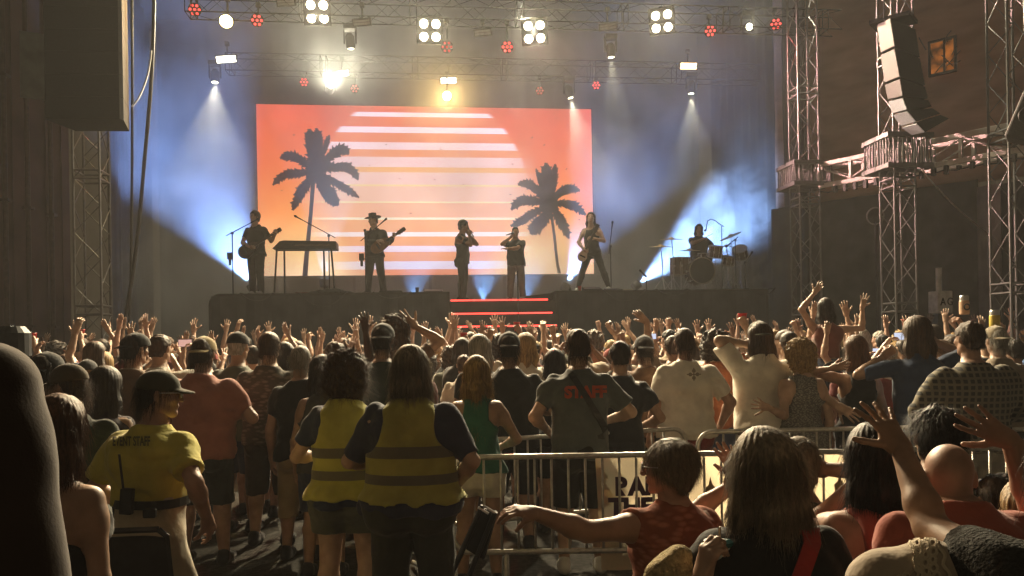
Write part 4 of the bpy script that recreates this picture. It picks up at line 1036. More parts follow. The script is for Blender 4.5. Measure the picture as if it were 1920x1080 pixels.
mb = MB(); M = (Matrix.Rotation(RAD(-35), 3, 'Z') @ Matrix.Rotation(RAD(90), 3, 'X')).to_4x4(); M.translation = c + Matrix.Rotation(RAD(-35), 3, 'Z') @ Vector((0, -0.2, 0)); mb.lathe([(0.02, -0.0), (0.1, 0.012), (0.11, 0.0)], 20, M); mb.build('cone', M_PLAST, sb)
mb = MB(); mb.tube([c + Vector((0, 0, 0.2)), c + Vector((0.1, 0.3, 4.2))], 0.01, 5); mb.build('cable_hanger', M_STEEL, sb)

# cables
def cable(pts, r, label, m=M_PLAST):
    mb = MB(); ps = [P(*p) for p in pts]; q = []
    for i in range(len(ps) - 1):
        p0, p1, p2, p3 = ps[max(i - 1, 0)], ps[i], ps[i + 1], ps[min(i + 2, len(ps) - 1)]
        for k in range(6):
            f = k / 6; q.append(0.5 * ((2 * p1) + (p2 - p0) * f + (2 * p0 - 5 * p1 + 4 * p2 - p3) * f * f + (3 * p1 - p0 - 3 * p2 + p3) * f ** 3))
    q.append(ps[-1]); mb.tube(q, r, 7); tag(mb.build('cable', m, smooth=True), label, 'cable')
cable([(290, -60, 13), (285, 130, 13), (271, 300, 13.1), (255, 470, 13.2), (228, 640, 13.3), (222, 700, 13.3)], 0.030, 'thick black cable hanging slanted beside the left truss tower')
cable([(247, -60, 13.4), (248, 200, 13.4), (247, 400, 13.4), (244, 560, 13.4), (236, 700, 13.4)], 0.022, 'thinner black cable hanging straight down right beside the left tower')
cable([(284, 95, 12.9), (277, 140, 12.8), (262, 180, 12.6), (247, 200, 12.5)], 0.014, 'pale strap curving from the slanted cable to the big speaker', mat('white_strap', (0.6, 0.6, 0.58), 0.7))
cable([(1728, 318, 13.1), (1760, 355, 13.2), (1800, 395, 13.6), (1856, 442, 14.4)], 0.012, 'thin cable sagging down from the tower sleeve across the dark curtain', M_GALV)

# ------------------------------------------------------------------ lamps
WARM = (1.0, 0.84, 0.54)
M_LAMP = glow('blinder_lamp', (1.0, 0.86, 0.60), 30); M_LAMPY = glow('amber_lamp', (1.0, 0.72, 0.26), 30)
M_STROBE = glow('strobe_face', (1.0, 0.92, 0.72), 9); M_STROBEO = glow('strobe_face_warm', (1.0, 0.62, 0.30), 8); M_LEDR = glow('red_led', (1.0, 0.07, 0.06), 2.2); M_LEDR2 = glow('red_led_dim', (1.0, 0.13, 0.10), 0.7); M_BEAM = glow('beam_lens', (1.0, 0.93, 0.66), 14)
M_BLUE = glow('blue_lens', (0.30, 0.62, 1.0), 16)
TOCAM = lambda p, tgt=None: ((Vector(tgt) if tgt else Vector((0, 0, 1.6))) - p).normalized()
def frame_to(p, tgt, roll=0.0):
    d = (Vector(tgt) - p).normalized(); x = Vector((0, 0, 1)).cross(d); 
    if x.length < 0.05: x = Vector((1, 0, 0))
    x.normalize(); y = d.cross(x).normalized(); M = Matrix((x, y, d)).transposed() @ Matrix.Rotation(roll, 3, 'Z')
    return M
def lmat(M, p):
    m = M.to_4x4(); m.translation = p; return m
def hanger(e, p, zt, m=M_STEEL):
    mb = MB(); mb.tube([p + Vector((0, 0, 0.0)), Vector((p.x, p.y, zt))], 0.02, 6); mb.box((p.x, p.y, zt), (0.09, 0.09, 0.09)); mb.build('clamp', m, e)
def blinder(px, py, label, en, roll):
    p = SP(px, py, VA - 0.1); e = empty('blinder_light', p, label, 'stage light', 'blinders on the front roof truss'); M = frame_to(p, (0.0, 2.0, 1.4), roll)
    mb = MB(); mb.box(tuple(p - M @ Vector((0, 0, 0.09))), (0.56, 0.56, 0.14), M); mb.build('housing', M_PLAST, e, bevel=0.02)
    for a in (-1, 1):
        for b in (-1, 1):
            c = p + M @ Vector((a * 0.128, b * 0.128, 0)); mb = MB(); mb.lathe([(0.001, 0.004), (0.05, 0.018), (0.085, 0.0)], 18, lmat(M, c)); mb.build('lamp', M_LAMP, e, smooth=True)
    hanger(e, p + Vector((0, 0.1, 0.25)), max(zA - 0.2, p.z + 0.3))
    o = spot('blinder_beam', p + M @ Vector((0, 0, 0.1)), (0, 3.0, 1.4), en, WARM, 112, 0.7, 0.18); attach(o, e)
BL = 7600
blinder(595, 22, 'four lamp blinder leftmost of the bright square clusters', BL, 0.06)
blinder(806, 57, 'four lamp blinder above the left half of the screen', BL, 0.0)
blinder(1002, 60, 'four lamp blinder above the right half of the screen', BL, 0.04)
blinder(1241, 40, 'four lamp blinder rightmost of the bright square clusters', BL, 0.03)
def round_lamp(px, py, v, label, en, r=0.13):
    p = SP(px, py, v); e = empty('amber_spotlight', p, label, 'stage light'); M = frame_to(p, (0, 0, 1.6))
    mb = MB(); mb.lathe([(r * 0.8, -0.32), (r * 1.1, -0.22), (r * 1.15, 0.0), (r * 1.02, 0.0), (r, -0.03)], 20, lmat(M, p)); mb.build('housing', M_PLAST, e)
    mb = MB(); mb.lathe([(0.001, 0.01), (r * 0.6, 0.006), (r * 0.98, -0.02)], 20, lmat(M, p)); mb.build('lamp', M_LAMPY, e)
    hanger(e, p + Vector((0, 0.1, 0.15)), (zA if v < 1 else zB) - 0.2 if p.z < (zA if v < 1 else zB) - 0.4 else p.z + 0.5)
    o = spot('amber_beam', p + M @ Vector((0, 0, 0.06)), (0, 1, 1.6), en, (1.0, 0.66, 0.22), 110, 0.8, 0.1); attach(o, e)
round_lamp(424, 40, VA, 'single glaring amber spotlight high at the left of the stage', 1500)
round_lamp(838, 180, VB - 0.3, 'single glaring amber spotlight just above the screen top', 700, 0.11)
def strobe(px, py, v, label, mt, w=0.44, hh_=0.15, tilt=0.0):
    p = SP(px, py, v); e = empty('strobe_light', p, label, 'stage light', 'flat bright strobe panels under the roof'); M = frame_to(p, (p.x * 0.6, 0, 0.5), tilt)
    mb = MB(); mb.box(tuple(p - M @ Vector((0, 0, 0.07))), (w + 0.06, hh_ + 0.06, 0.12), M); mb.build('housing', M_PLAST, e, bevel=0.01)
    mb = MB()
    mb.box(tuple(p + M @ Vector((0, hh_ * 0.27, 0.002))), (w, hh_ * 0.44, 0.01), M); mb.box(tuple(p + M @ Vector((0, -hh_ * 0.27, 0.002))), (w, hh_ * 0.44, 0.01), M); mb.build('panel', mt, e)
    hanger(e, p + Vector((0, 0.08, 0.1)), zB - 0.1 if p.z < zB - 0.3 else p.z + 0.4)
strobe(424, 111, VB - 0.6, 'white strobe panel under the glaring amber spotlight', M_STROBE, 0.44, 0.15, 0.10)
strobe(640, 138, VB, 'white strobe panel above the palm on the left', M_STROBE, 0.36, 0.13, 0.12)
strobe(841, 151, VB, 'white strobe panel over the screen centre', M_STROBE, 0.38, 0.13, 0.02)
strobe(1291, 124, VB - 0.6, 'orange tinged strobe panel above the drummer', M_STROBEO, 0.40, 0.15, -0.06)
for px, py, lab in ((678, 42, 'unlit grey strobe panel between two blinders on the left'), (905, 61, 'unlit grey strobe panel between the middle two blinders'), (1140, 50, 'unlit grey strobe panel left of the rightmost blinder'), (536, 5, 'unlit grey strobe panel at the top edge left of the first blinder')):
    strobe(px, py, VA, lab, mat('strobe_off', (0.35, 0.36, 0.38), 0.4), 0.34, 0.10, 0.08)
def par(px, py, v, label, mt, r=0.105):
    p = SP(px, py, v); e = empty('par_light', p, label, 'stage light', 'red par lights of seven cells'); M = frame_to(p, (p.x * 0.3, 0, 1.5))
    mb = MB(); mb.lathe([(r * 0.7, -0.2), (r * 1.12, -0.15), (r * 1.15, 0.0), (r * 1.0, 0.0), (r, -0.012)], 18, lmat(M, p)); mb.build('housing', M_PLAST, e)
    mb = MB()
    for k in range(7):
        a = math.pi / 3 * k; o = Vector((0, 0, 0.004)) if k == 6 else Vector((math.cos(a) * r * 0.76, math.sin(a) * r * 0.76, 0.004))
        mb.lathe([(0.001, 0.008), (r * 0.18, 0.005), (r * 0.25, -0.006)], 10, lmat(M, p + M @ o))
    mb.build('led_cells', mt, e)
    zt = zA if v < 1 else zB; hanger(e, p + Vector((0, 0.1, 0.1)), zt - 0.15 if p.z < zt - 0.35 else p.z + 0.35)
    return p, e
for px, py, v, lab, mt in ((365, 18, VA, 'red par light leftmost, beside the glaring amber spotlight', M_LEDR), (482, 38, VA, 'red par light between the amber spotlight and the first blinder', M_LEDR), (570, 154, VB, 'red par light above the top of the taller palm', M_LEDR),
                          (665, 166, VB, 'dim red par light right of the upward beam lamp', M_LEDR2), (838, 88, VA, 'dim red par light under the second blinder', M_LEDR2), (951, 88, VA, 'red par light left below the third blinder', M_LEDR),
                          (1012, 170, VB, 'dim ring of red par cells above the screen right part', M_LEDR2), (1118, 160, VB, 'red par light above the right screen corner', M_LEDR), (1332, 58, VA, 'red par light just right of the last blinder', M_LEDR), (1455, 45, VA, 'red par light inside the pale beam near the tower', M_LEDR)):
    p, e = par(px, py, v, lab, mt, 0.115 if v < 1 else 0.10)
    if px == 951: attach(spot('pink_beam', p + Vector((0.05, -0.15, -0.05)), (7.8, 12.6, 5.4), 9000, (1.0, 0.52, 0.46), 46, 0.9, 0.1), e)
    if px in (365, 482, 951, 1332): attach(spot('red_beam', p + Vector((0, -0.15, -0.05)), (p.x * 0.9 + 1.5, 8.5, 1.9), 600, (1.0, 0.05, 0.04), 55, 0.8, 0.08), e)
def mover(px, py, v, tgt, label, en, ang, col=(1.0, 0.93, 0.66), mt=None, r=0.075, base_up=True, blend=0.25, zt=None):
    p = SP(px, py, v); e = empty('beam_light', p, label, 'stage light', 'moving head beam lamps'); M = frame_to(p, tgt)
    mb = MB(); mb.lathe([(r * 0.8, -0.34), (r * 1.35, -0.28), (r * 1.4, -0.06), (r * 1.15, 0.0), (r * 1.0, 0.0), (r * 0.98, -0.02)], 18, lmat(M, p)); mb.build('head', M_PLAST, e)
    mb = MB(); mb.lathe([(0.001, 0.004), (r * 0.6, 0.0), (r * 0.97, -0.012)], 16, lmat(M, p)); mb.build('lens', mt or M_BEAM, e)
    s_ = 1 if base_up else -1; c = p - M @ Vector((0, 0, 0.17)); mb = MB()
    for q in (-1, 1): mb.box(tuple(c + SROT @ Vector((q * r * 1.75, 0, s_ * 0.12))), (0.03, 0.07, 0.34), SROT)
    mb.box(tuple(c + Vector((0, 0, s_ * 0.31))), (0.28, 0.22, 0.10), SROT); mb.build('yoke', M_PLAST, e)
    o = spot('beam', p + M @ Vector((0, 0, 0.03)), tgt, en, col, ang, blend, 0.03); attach(o, e)
    if base_up:
        z0_ = c.z + 0.36; zt = zt or (zA if v < 1 else zB) - 0.15
        if zt > z0_: mb = MB(); mb.tube([(c.x, c.y, z0_), (c.x, c.y, zt)], 0.018, 6); mb.build('clamp', M_STEEL, e)
    return e
DOWN = lambda px, py, v, q=0.0, r_=0.0: SP(px, py, v) + Vector((q, r_, -3))
mover(403, 155, VB, DOWN(403, 155, VB, 0.05, -0.5), 'moving head beam lamp pouring pale light down left of the screen', 650, 54, blend=0.5)
mover(658, 92, 1.2, DOWN(658, 92, 1.2, 0.2, 0.3), 'small beam lamp shining down between the strobe and the blinder', 220, 50, blend=0.6, zt=zA)
mover(620, 160, VB, SP(640, 60, VB - 2.2), 'bright beam lamp fanning pale light upward above the taller palm', 700, 88)
mover(1405, 50, VA, SP(1500, -20, VA - 3.0), 'beam lamp fanning pale light up and right near the tower', 1800, 84)
mover(1070, 184, VB, DOWN(1070, 184, VB, 0.7, 0.0), 'small beam lamp shining down over the screen corner', 600, 44, blend=0.5)
mover(1146, 108, 1.2, DOWN(1146, 108, 1.2, 0.2, 0.0), 'faint beam lamp shining down above the long haired bassist', 420, 40, blend=0.6, zt=zA)
mover(1296, 176, VB, DOWN(1296, 176, VB, 0.0, 0.0), 'faint beam lamp shining down below the orange strobe', 330, 46, blend=0.6)
mover(972, -12, VA, DOWN(972, -12, VA, 0.5, 0.0), 'beam lamp above the picture edge shining down in the middle', 1600, 62, blend=0.8, zt=zA + 1.2)
BLUEC = (0.24, 0.43, 1.0)
def floor_lamp(px, py, v, tgt, label, en, ang, zf, col=BLUEC, blend=0.2, r=0.09):
    p = SP(px, py, v); e = empty('floor_light', (p.x, p.y, zf), label, 'stage light', 'blue floor lights'); M = frame_to(p, tgt)
    mb = MB(); mb.lathe([(r * 0.9, -0.2), (r * 1.25, -0.16), (r * 1.3, -0.01), (r * 1.05, 0.0), (r, -0.02)], 16, lmat(M, p)); mb.build('head', M_PLAST, e)
    mb = MB(); mb.lathe([(0.001, 0.01), (r * 0.6, 0.006), (r * 0.98, -0.012)], 16, lmat(M, p)); mb.build('lens', M_BLUE, e)
    mb = MB(); zz = max(zf + 0.03, min(p.z - 0.16, p.z)); mb.box((p.x, p.y, zf + 0.03), (0.26, 0.2, 0.05), SROT)
    if p.z - 0.12 > zf + 0.06: mb.tube([(p.x, p.y, zf + 0.05), p - M @ Vector((0, 0, 0.1))], 0.02, 6)
    mb.build('base', M_PLAST, e)
    attach(spot('blue_beam', p + M @ Vector((0, 0, 0.05)), tgt, en, col, ang, blend, 0.04), e)
floor_lamp(470, 533, 2.2, SP(330, 260, 2.4), 'blue floor light at the heel of the leftmost guitarist', 6500, 64, ZR, BLUEC, 0.5)
floor_lamp(608, 524, 2.4, SP(612, 300, 2.6), 'blue floor light glowing behind the keyboard legs', 700, 44, ZR, (0.22, 0.55, 1.0))
floor_lamp(1063, 532, 2.3, SP(1165, 320, 2.5), 'blue floor light near the cups at the bassist side', 3000, 56, ZR, BLUEC, 0.6)
floor_lamp(1198, 531, 2.3, SP(1374, 398, 2.9), 'blue floor light shining up through the drum kit', 11000, 46, ZR, (0.28, 0.50, 1.0), 0.75)
for px, en in ((775, 400), (905, 650), (985, 450)):
    floor_lamp(px, 570, 3.4, SP(px + 12, 430, 3.75), {775: 'blue floor light hidden behind the riser near the hatted guitarist', 905: 'blue floor light hidden behind the stairs near the frizzy haired singer', 985: 'blue floor light hidden behind the stairs near the pointing singer'}[px], en, 70, ZD + 0.004, (0.22, 0.48, 1.0), 0.7)
# standing light at the far left of the crowd
p = P(22, 612, 7.0); e = empty('uplight', (p.x, p.y, 0), 'dark upright beam lamp on a stand beyond the left crowd edge', 'stage light')
mb = MB(); mb.lathe([(0.12, -0.30), (0.15, -0.26), (0.15, -0.06), (0.10, 0.0), (0.06, 0.0)], 18, lmat(Matrix.Identity(3), p)); mb.build('head', M_PLAST, e)
mb = MB(); mb.lathe([(0.001, 0.003), (0.03, 0.002), (0.055, -0.008)], 14, lmat(Matrix.Identity(3), p)); mb.build('lens', M_BEAM, e)
mb = MB(); mb.tube([(p.x, p.y, 0.02), (p.x, p.y, p.z - 0.29)], 0.03, 8)
for k in range(3): mb.tube([(p.x, p.y, 0.5), (p.x + 0.4 * math.cos(k * 2.1), p.y + 0.4 * math.sin(k * 2.1), 0.02)], 0.015, 6)
mb.build('stand', M_STEEL, e)
attach(spot('uplight_beam', p + Vector((0, 0, 0.04)), p + Vector((0.02, 0.1, 3)), 55, (1.0, 0.72, 0.42), 13, 0.4, 0.02), e)

# flood lamp on a thin stand and the white gear case at the right
p = P(1641, 405, 14.6); e = empty('round_flood_lamp', (p.x, p.y, 0), 'round dark flood lamp with a shiny rim on a thin stand', 'flood lamp'); M = frame_to(p, (2.5, 3, 2))
mb = MB(); mb.lathe([(0.02, -0.09), (0.13, -0.07), (0.15, 0.0), (0.13, 0.01), (0.02, -0.02)], 22, lmat(M, p)); mb.build('housing', M_PLAST, e)
mb = MB()
mb.tube([p + M @ Vector((0.14 * math.cos(a * 0.2618), 0.15 * math.sin(a * 0.2618), 0.01)) for a in range(25)], 0.014, 6, cap=False); mb.build('rim', M_ALU, e)
mb = MB(); mb.tube([(p.x, p.y, 0.02), (p.x, p.y, p.z - 0.1)], 0.014, 6); mb.tube([(p.x - .35, p.y, .02), (p.x, p.y, .5), (p.x + .35, p.y, .02)], 0.012, 6); mb.build('stand', M_STEEL, e)
M_CASE = mat('case_white', (0.62, 0.62, 0.62), 0.5, 0.2, 10)
p = P(1763, 557, 15.2); e = empty('gear_case', (p.x, p.y, 0), 'white gear case with a pale upright tube beyond the crowd', 'gear case')
mb = MB(); mb.box((p.x, p.y, p.z - 0.1), (0.30, 0.3, 0.42), SROT); mb.build('box', M_CASE, e, bevel=0.015)
mb = MB(); mb.box((p.x, p.y, (p.z - 0.31) / 2), (0.28, 0.28, p.z - 0.32), SROT); mb.build('lower_box', M_PLAST, e)
q = P(1760, 519, 15.2); mb = MB(); mb.tube([(q.x, q.y, p.z + 0.112), (q.x, q.y, q.z + 0.17)], [0.05, 0.055], 12); mb.build('tube', M_CASE, e)
def text(body, size, M, m, name='lettering', parent=None, extrude=0.0015, bold=0.0, align='CENTER', sx=1.0):
    cu = bpy.data.curves.new(name, 'FONT'); cu.body = body; cu.size = size; cu.extrude = extrude; cu.offset = bold; cu.align_x = align; cu.align_y = 'CENTER'
    o = bpy.data.objects.new(name, cu); COL.objects.link(o)
    dg = bpy.context.evaluated_depsgraph_get(); me = bpy.data.meshes.new_from_object(o.evaluated_get(dg)); bpy.data.objects.remove(o)
    me.materials.clear(); me.materials.append(m); o = bpy.data.objects.new(name, me); COL.objects.link(o)
    if parent: attach(o, parent)
    o.matrix_basis = M @ Matrix.Diagonal((sx, 1, 1, 1)); return o
def facing(p, yaw=0.0):   # text plane facing -y (towards the camera), turned by yaw
    m = (Matrix.Rotation(yaw, 3, 'Z') @ Matrix.Rotation(RAD(90), 3, 'X')).to_4x4(); m.translation = p; return m
for t, o in (('A', -0.03), ('G', 0.11)):
    text(t, 0.2, facing(Vector((p.x, p.y, p.z - 0.1)) + SROT @ Vector((o - 0.02, -0.1535, 0.0)), PSI), M_PLAST, 'letter', e, bold=0.004, sx=0.8)
# ------------------------------------------------------------------ the band
C = cloth
def T(a, k=None, **kw): return (k or 'tee', a, kw)
STAGE = 'musicians on the stage'
M_WOOD = mat('guitar_wood', (0.16, 0.075, 0.03), 0.35, 0.3, 12); M_WOODD = mat('guitar_dark', (0.03, 0.02, 0.018), 0.3, 0.3, 12); M_CREAM = mat('guitar_cream', (0.62, 0.55, 0.45), 0.35, 0.1, 12)
def perf(label, px, ytop, v, zf, hf=1.0, **kw):
    b = SP(px, 540, v); b.z = zf; top = SP(px, ytop, v).z
    return person(label, px, ytop, b.y, base=b, H=(top - zf) * hf, group=STAGE, **kw)
def W3(px, py, v): return SP(px, py, v)
blackT, blackJ = C('band_black', (0.018, 0.017, 0.018)), C('band_charcoal', (0.035, 0.033, 0.035))
V1 = 0.8
perf('guitarist in dark shirt standing left of the keyboard', 481, 397, V1, ZR, yaw=172, tone='fair', hair=('pixie', 'brown'), top=T(blackT), bottom=('pants', blackJ, dict(hem=0.03)), stance=0.06, head=(-20, -4, 0), bw=0.95,
     L=dict(wpos=W3(516, 439, V1 - 0.32), hint=(0.6, 0, -1), hand='grip'), R=dict(wpos=W3(466, 462, V1 - 0.24), hint=(1, -0.3, -0.3), hand='claw'), shoes='grey')
perf('guitarist in a flat brimmed hat playing acoustic guitar', 704, 402, V1, ZR, 0.985, yaw=165, tone='fair', hair=('short', 'dark'), cap=('hat', C('hat_black', (0.015, 0.014, 0.014))), top=T(blackT, 'long'), bottom=('pants', blackJ, dict(hem=0.03)), stance=0.16, head=(-28, 4, 6),
     L=dict(wpos=W3(738, 444, V1 - 0.36), hint=(0.7, 0, -1), hand='grip'), R=dict(wpos=W3(708, 452, V1 - 0.30), hint=(1, -0.2, -0.5), hand='claw'))
VS1 = 0.35
perf('slim singer with frizzy hair holding a microphone in both hands', 868, 414, VS1, ZS, 1.0, yaw=-106, tone='brown', hair=('pixie', 'black'), top=T(blackT, inf=0.010), bottom=('tight', blackJ, dict(hem=0.04, inf=0.010)), stance=0.09, head=(0, 6, 0), bw=0.92,
     L=dict(wpos=W3(880, 440, VS1 + 0.05), hint=(0.3, 0.6, -1), hand='grip'), R=dict(wpos=W3(880, 441, VS1 - 0.12), hint=(0.3, 0.7, -1), hand='grip'), step=0.1)
perf('singer in black shirt and grey trousers pointing sideways across the stairs', 968, 426, VS1, ZS, 1.0, yaw=168, tone='brown', hair=('buzz', 'black'), top=T(blackT), bottom=('pants', C('band_grey', (0.13, 0.125, 0.13)), dict(hem=0.06)), stance=0.12, head=(16, 8, 0), bw=1.05,
     R=dict(wpos=W3(957, 445, VS1 - 0.14), hint=(1, 0, -1), hand='grip'), L=dict(wpos=W3(952, 466, VS1 - 0.36), hint=(0.6, 0.3, -1), hand='flat', palm=(0, 0, -1)))
VB1 = 0.8
perf('long haired bassist with legs apart at the screen edge', 1112, 404, VB1, ZR + 0.02, 1.03, yaw=160, tone='fair', hair=('shoulder', 'brown'), top=T(blackT, 'tank'), bottom=('tight', blackT, dict(hem=0.03)), stance=0.34, lean=8, head=(14, -8, -4), bw=0.9,
     R=dict(wpos=W3(1093, 466, VB1 - 0.25), hint=(1, 0, -0.6), hand='claw'), L=dict(wpos=W3(1113, 447, VB1 - 0.30), hint=(1, -0.2, -1), hand='grip'), shoes='white')
VD = 1.7
db = SP(1312, 540, VD); db.z = ZR
person('drummer in black shirt seated behind the drum kit', 1312, 420, db.y, base=db, H=1.74, seat=0.83, legs='sit', yaw=178, tone='tan', hair=('bob', 'dark'), top=T(blackT), bottom=('pants', blackJ, dict(hem=0.1)), group=STAGE, bw=1.08, head=(0, 2, 0),
       R=dict(wpos=SP(1318, 448, VD - 0.34), hint=(1, 0, -0.5), hand='fist'), L=dict(wpos=SP(1336, 462, VD - 0.3), hint=(0.8, 0, -1), hand='fist'))
def guitar(label, body, head_, v, wood, kind='acoustic', scale=1.0):
    a, b = SP(*body, v), SP(*head_, v - 0.12); x = (b - a); L = x.length; x.normalize(); z = Vector((-S_V.x, -S_V.y, 0)); z = (z - x * z.dot(x)).normalized(); y = z.cross(x); M = Matrix((x, y, z)).transposed()
    e = empty('guitar', a, label, 'guitar'); k = scale; out = []
    n = 28
    for i in range(n):
        t = 2 * math.pi * i / n; r = 0.165 + 0.035 * math.cos(2 * t) - 0.022 * math.cos(t) + (0.02 * math.cos(3 * t) if kind != 'acoustic' else 0); out.append((r * 1.25 * math.cos(t) * k, r * 0.98 * math.sin(t) * k))
    mb = MB(); m4 = lmat(M, a); mb.prism(out, 0.09 * k if kind == 'acoustic' else 0.045, m4); mb.build('body', wood, e, bevel=0.008)
    zt = 0.09 * k if kind == 'acoustic' else 0.045
    mb = MB(); mb.box(tuple(a + M @ Vector((0.18 * k + (L - 0.34 * k) / 2, 0, zt + 0.01))), (L - 0.30 * k, 0.052, 0.028), M); mb.build('neck', M_WOODD, e)
    mb = MB(); mb.box(tuple(a + M @ Vector((L - 0.04, 0, zt))), (0.2, 0.085, 0.02), M)
    for q in (-1, 1):
        for j in range(3): mb.tube([a + M @ Vector((L - 0.1 + j * 0.055, q * 0.04, zt)), a + M @ Vector((L - 0.1 + j * 0.055, q * 0.065, zt))], 0.007, 5)
    mb.build('headstock', M_WOODD, e, bevel=0.004)
    mb = MB(); mb.box(tuple(a + M @ Vector((-0.08 * k, 0, zt + 0.005))), (0.03, 0.13, 0.012), M); mb.build('bridge', M_STEEL, e)
guitar('dark electric guitar of the guitarist left of the keyboard', (467, 468), (524, 432), V1 - 0.16, M_WOODD, 'electric', 1.0)
guitar('acoustic guitar of the hatted guitarist', (716, 459), (757, 431), V1 - 0.24, M_WOOD, 'acoustic', 0.95)
guitar('pale bass guitar hanging steeply on the bassist', (1094, 476), (1119, 425), VB1 - 0.22, M_CREAM, 'electric', 0.72)
def hand_mic(a, b, label):
    mb = MB(); a, b = Vector(a), Vector(b); e = empty('microphone', a, label, 'microphone'); mb.tube([a, b], [0.011, 0.018], 8); mb.build('handle', M_PLAST, e)
    mb = MB(); d = (b - a).normalized(); mb.tube([b, b + d * 0.02, b + d * 0.05, b + d * 0.065], [0.018, 0.027, 0.027, 0.012], 10); mb.build('grille_head', M_STEEL, e)
hand_mic(SP(889, 445, VS1 - 0.1), SP(879, 430, VS1 - 0.04), 'handheld microphone of the frizzy haired singer')
hand_mic(SP(949, 441, VS1 - 0.22), SP(959, 438, VS1 - 0.2), 'handheld microphone of the pointing singer')
def mic_stand(px, v, zf, ytop, boom, label, cup=None):
    b = SP(px, 540, v); b.z = zf; t = SP(px, ytop, v); t = Vector((b.x, b.y, t.z)); e = empty('microphone_stand', b, label, 'mic stand')
    mb = MB(); mb.tube([b + Vector((0, 0, 0.03)), t], 0.013, 7); mb.build('pole', M_STEEL, e)
    mb = MB(); mb.lathe([(0.14, 0.0), (0.14, 0.02), (0.03, 0.035)], 16, lmat(Matrix.Identity(3), b + Vector((0, 0, 0.002)))); mb.build('base', M_STEEL, e)
    if boom:
        p, q = SP(*boom[0], v - 0.05), SP(*boom[1], v - 0.05); mb = MB(); mb.tube([p, q], 0.010, 6); mb.box(tuple(t), (0.05, 0.05, 0.05)); mb.build('boom', M_STEEL, e)
        d = (q - p).normalized(); mb = MB(); mb.tube([q, q + d * 0.13, q + d * 0.14, q + d * 0.18, q + d * 0.195], [0.013, 0.017, 0.026, 0.026, 0.012], 9); mb.build('microphone', M_PLAST, e)
    if cup:
        c = SP(*cup, v - 0.04); mb = MB(); mb.box(tuple(c), (0.10, 0.08, 0.15)); mb.tube([c, Vector((b.x, b.y, c.z - 0.05))], 0.01, 5); mb.tube([c - Vector((0, 0, 0.07)), c - Vector((0, 0, 0.2))], 0.03, 6); mb.build('cup_holder', M_PLAST, e)
    return e
mic_stand(437, 0.5, ZR, 437, ((424, 442), (470, 418)), 'boom microphone stand left of the leftmost guitarist', (431, 480))
mic_stand(618, 1.2, ZR, 442, ((629, 446), (566, 412)), 'boom microphone stand behind the keyboard', None)
mic_stand(686, 0.45, ZR, 432, ((676, 452), (713, 420)), 'microphone stand beside the hatted guitarist with a cup holder', (678, 482))
mic_stand(1146, 0.8, ZR, 462, ((1142, 476), (1147, 430)), 'microphone stand right of the long haired bassist')
mic_stand(971, -0.75, ZD, 508, None, 'plain microphone stand in front of the pointing singer')
mic_stand(1212, 0.5, ZR, 518, ((1212, 519), (1210, 517)), 'short microphone stand before the drum kit')
# keyboard
kb = empty('stage_keyboard', SP(572, 540, 0.9), 'dark keyboard with a sloping end on four splayed legs', 'keyboard')
v = 0.75; mb = MB()
pl = [(510, 466), (524, 452), (532, 450.5), (630, 452), (631, 466)]
q = [SP(x, y, v) for x, y in pl]; bk = [p + S_V * 0.5 for p in q]; n = len(q)
mb.add([tuple(p) for p in q + bk], [tuple(range(n)), tuple(range(2 * n - 1, n - 1, -1))] + [(i, n + i, n + (i + 1) % n, (i + 1) % n) for i in range(n)])
mb.build('case', mat('keyboard_case', (0.035, 0.025, 0.022), 0.5, 0.3, 20), kb, bevel=0.012)
for (x0, y0, x1, y1, dv) in ((519, 466, 514, 544, 0.05), (533, 466, 534, 544, 0.45), (607, 466, 609, 542, 0.45), (621, 466, 628, 540, 0.05)):
    a = SP(x0, y0, v + dv); b = SP(x1, y1, v + dv); b.z = ZR + 0.004; mb = MB(); mb.tube([a, b], 0.022, 8); mb.build('leg', M_STEEL, kb)
mb = MB(); rr = random.Random(4); pts = []   # faded script on the back panel, not readable
for i in range(46):
    x = 552 + i * 1.45; pts.append(SP(x, 459.5 + 2.6 * math.sin(i * 1.7) * rr.uniform(0.4, 1) + 0.6 * math.sin(i * 0.5), v - 0.006))
mb.tube(pts, 0.006, 5); mb.build('faded_script', mat('faded_gold', (0.16, 0.09, 0.06), 0.6), kb)
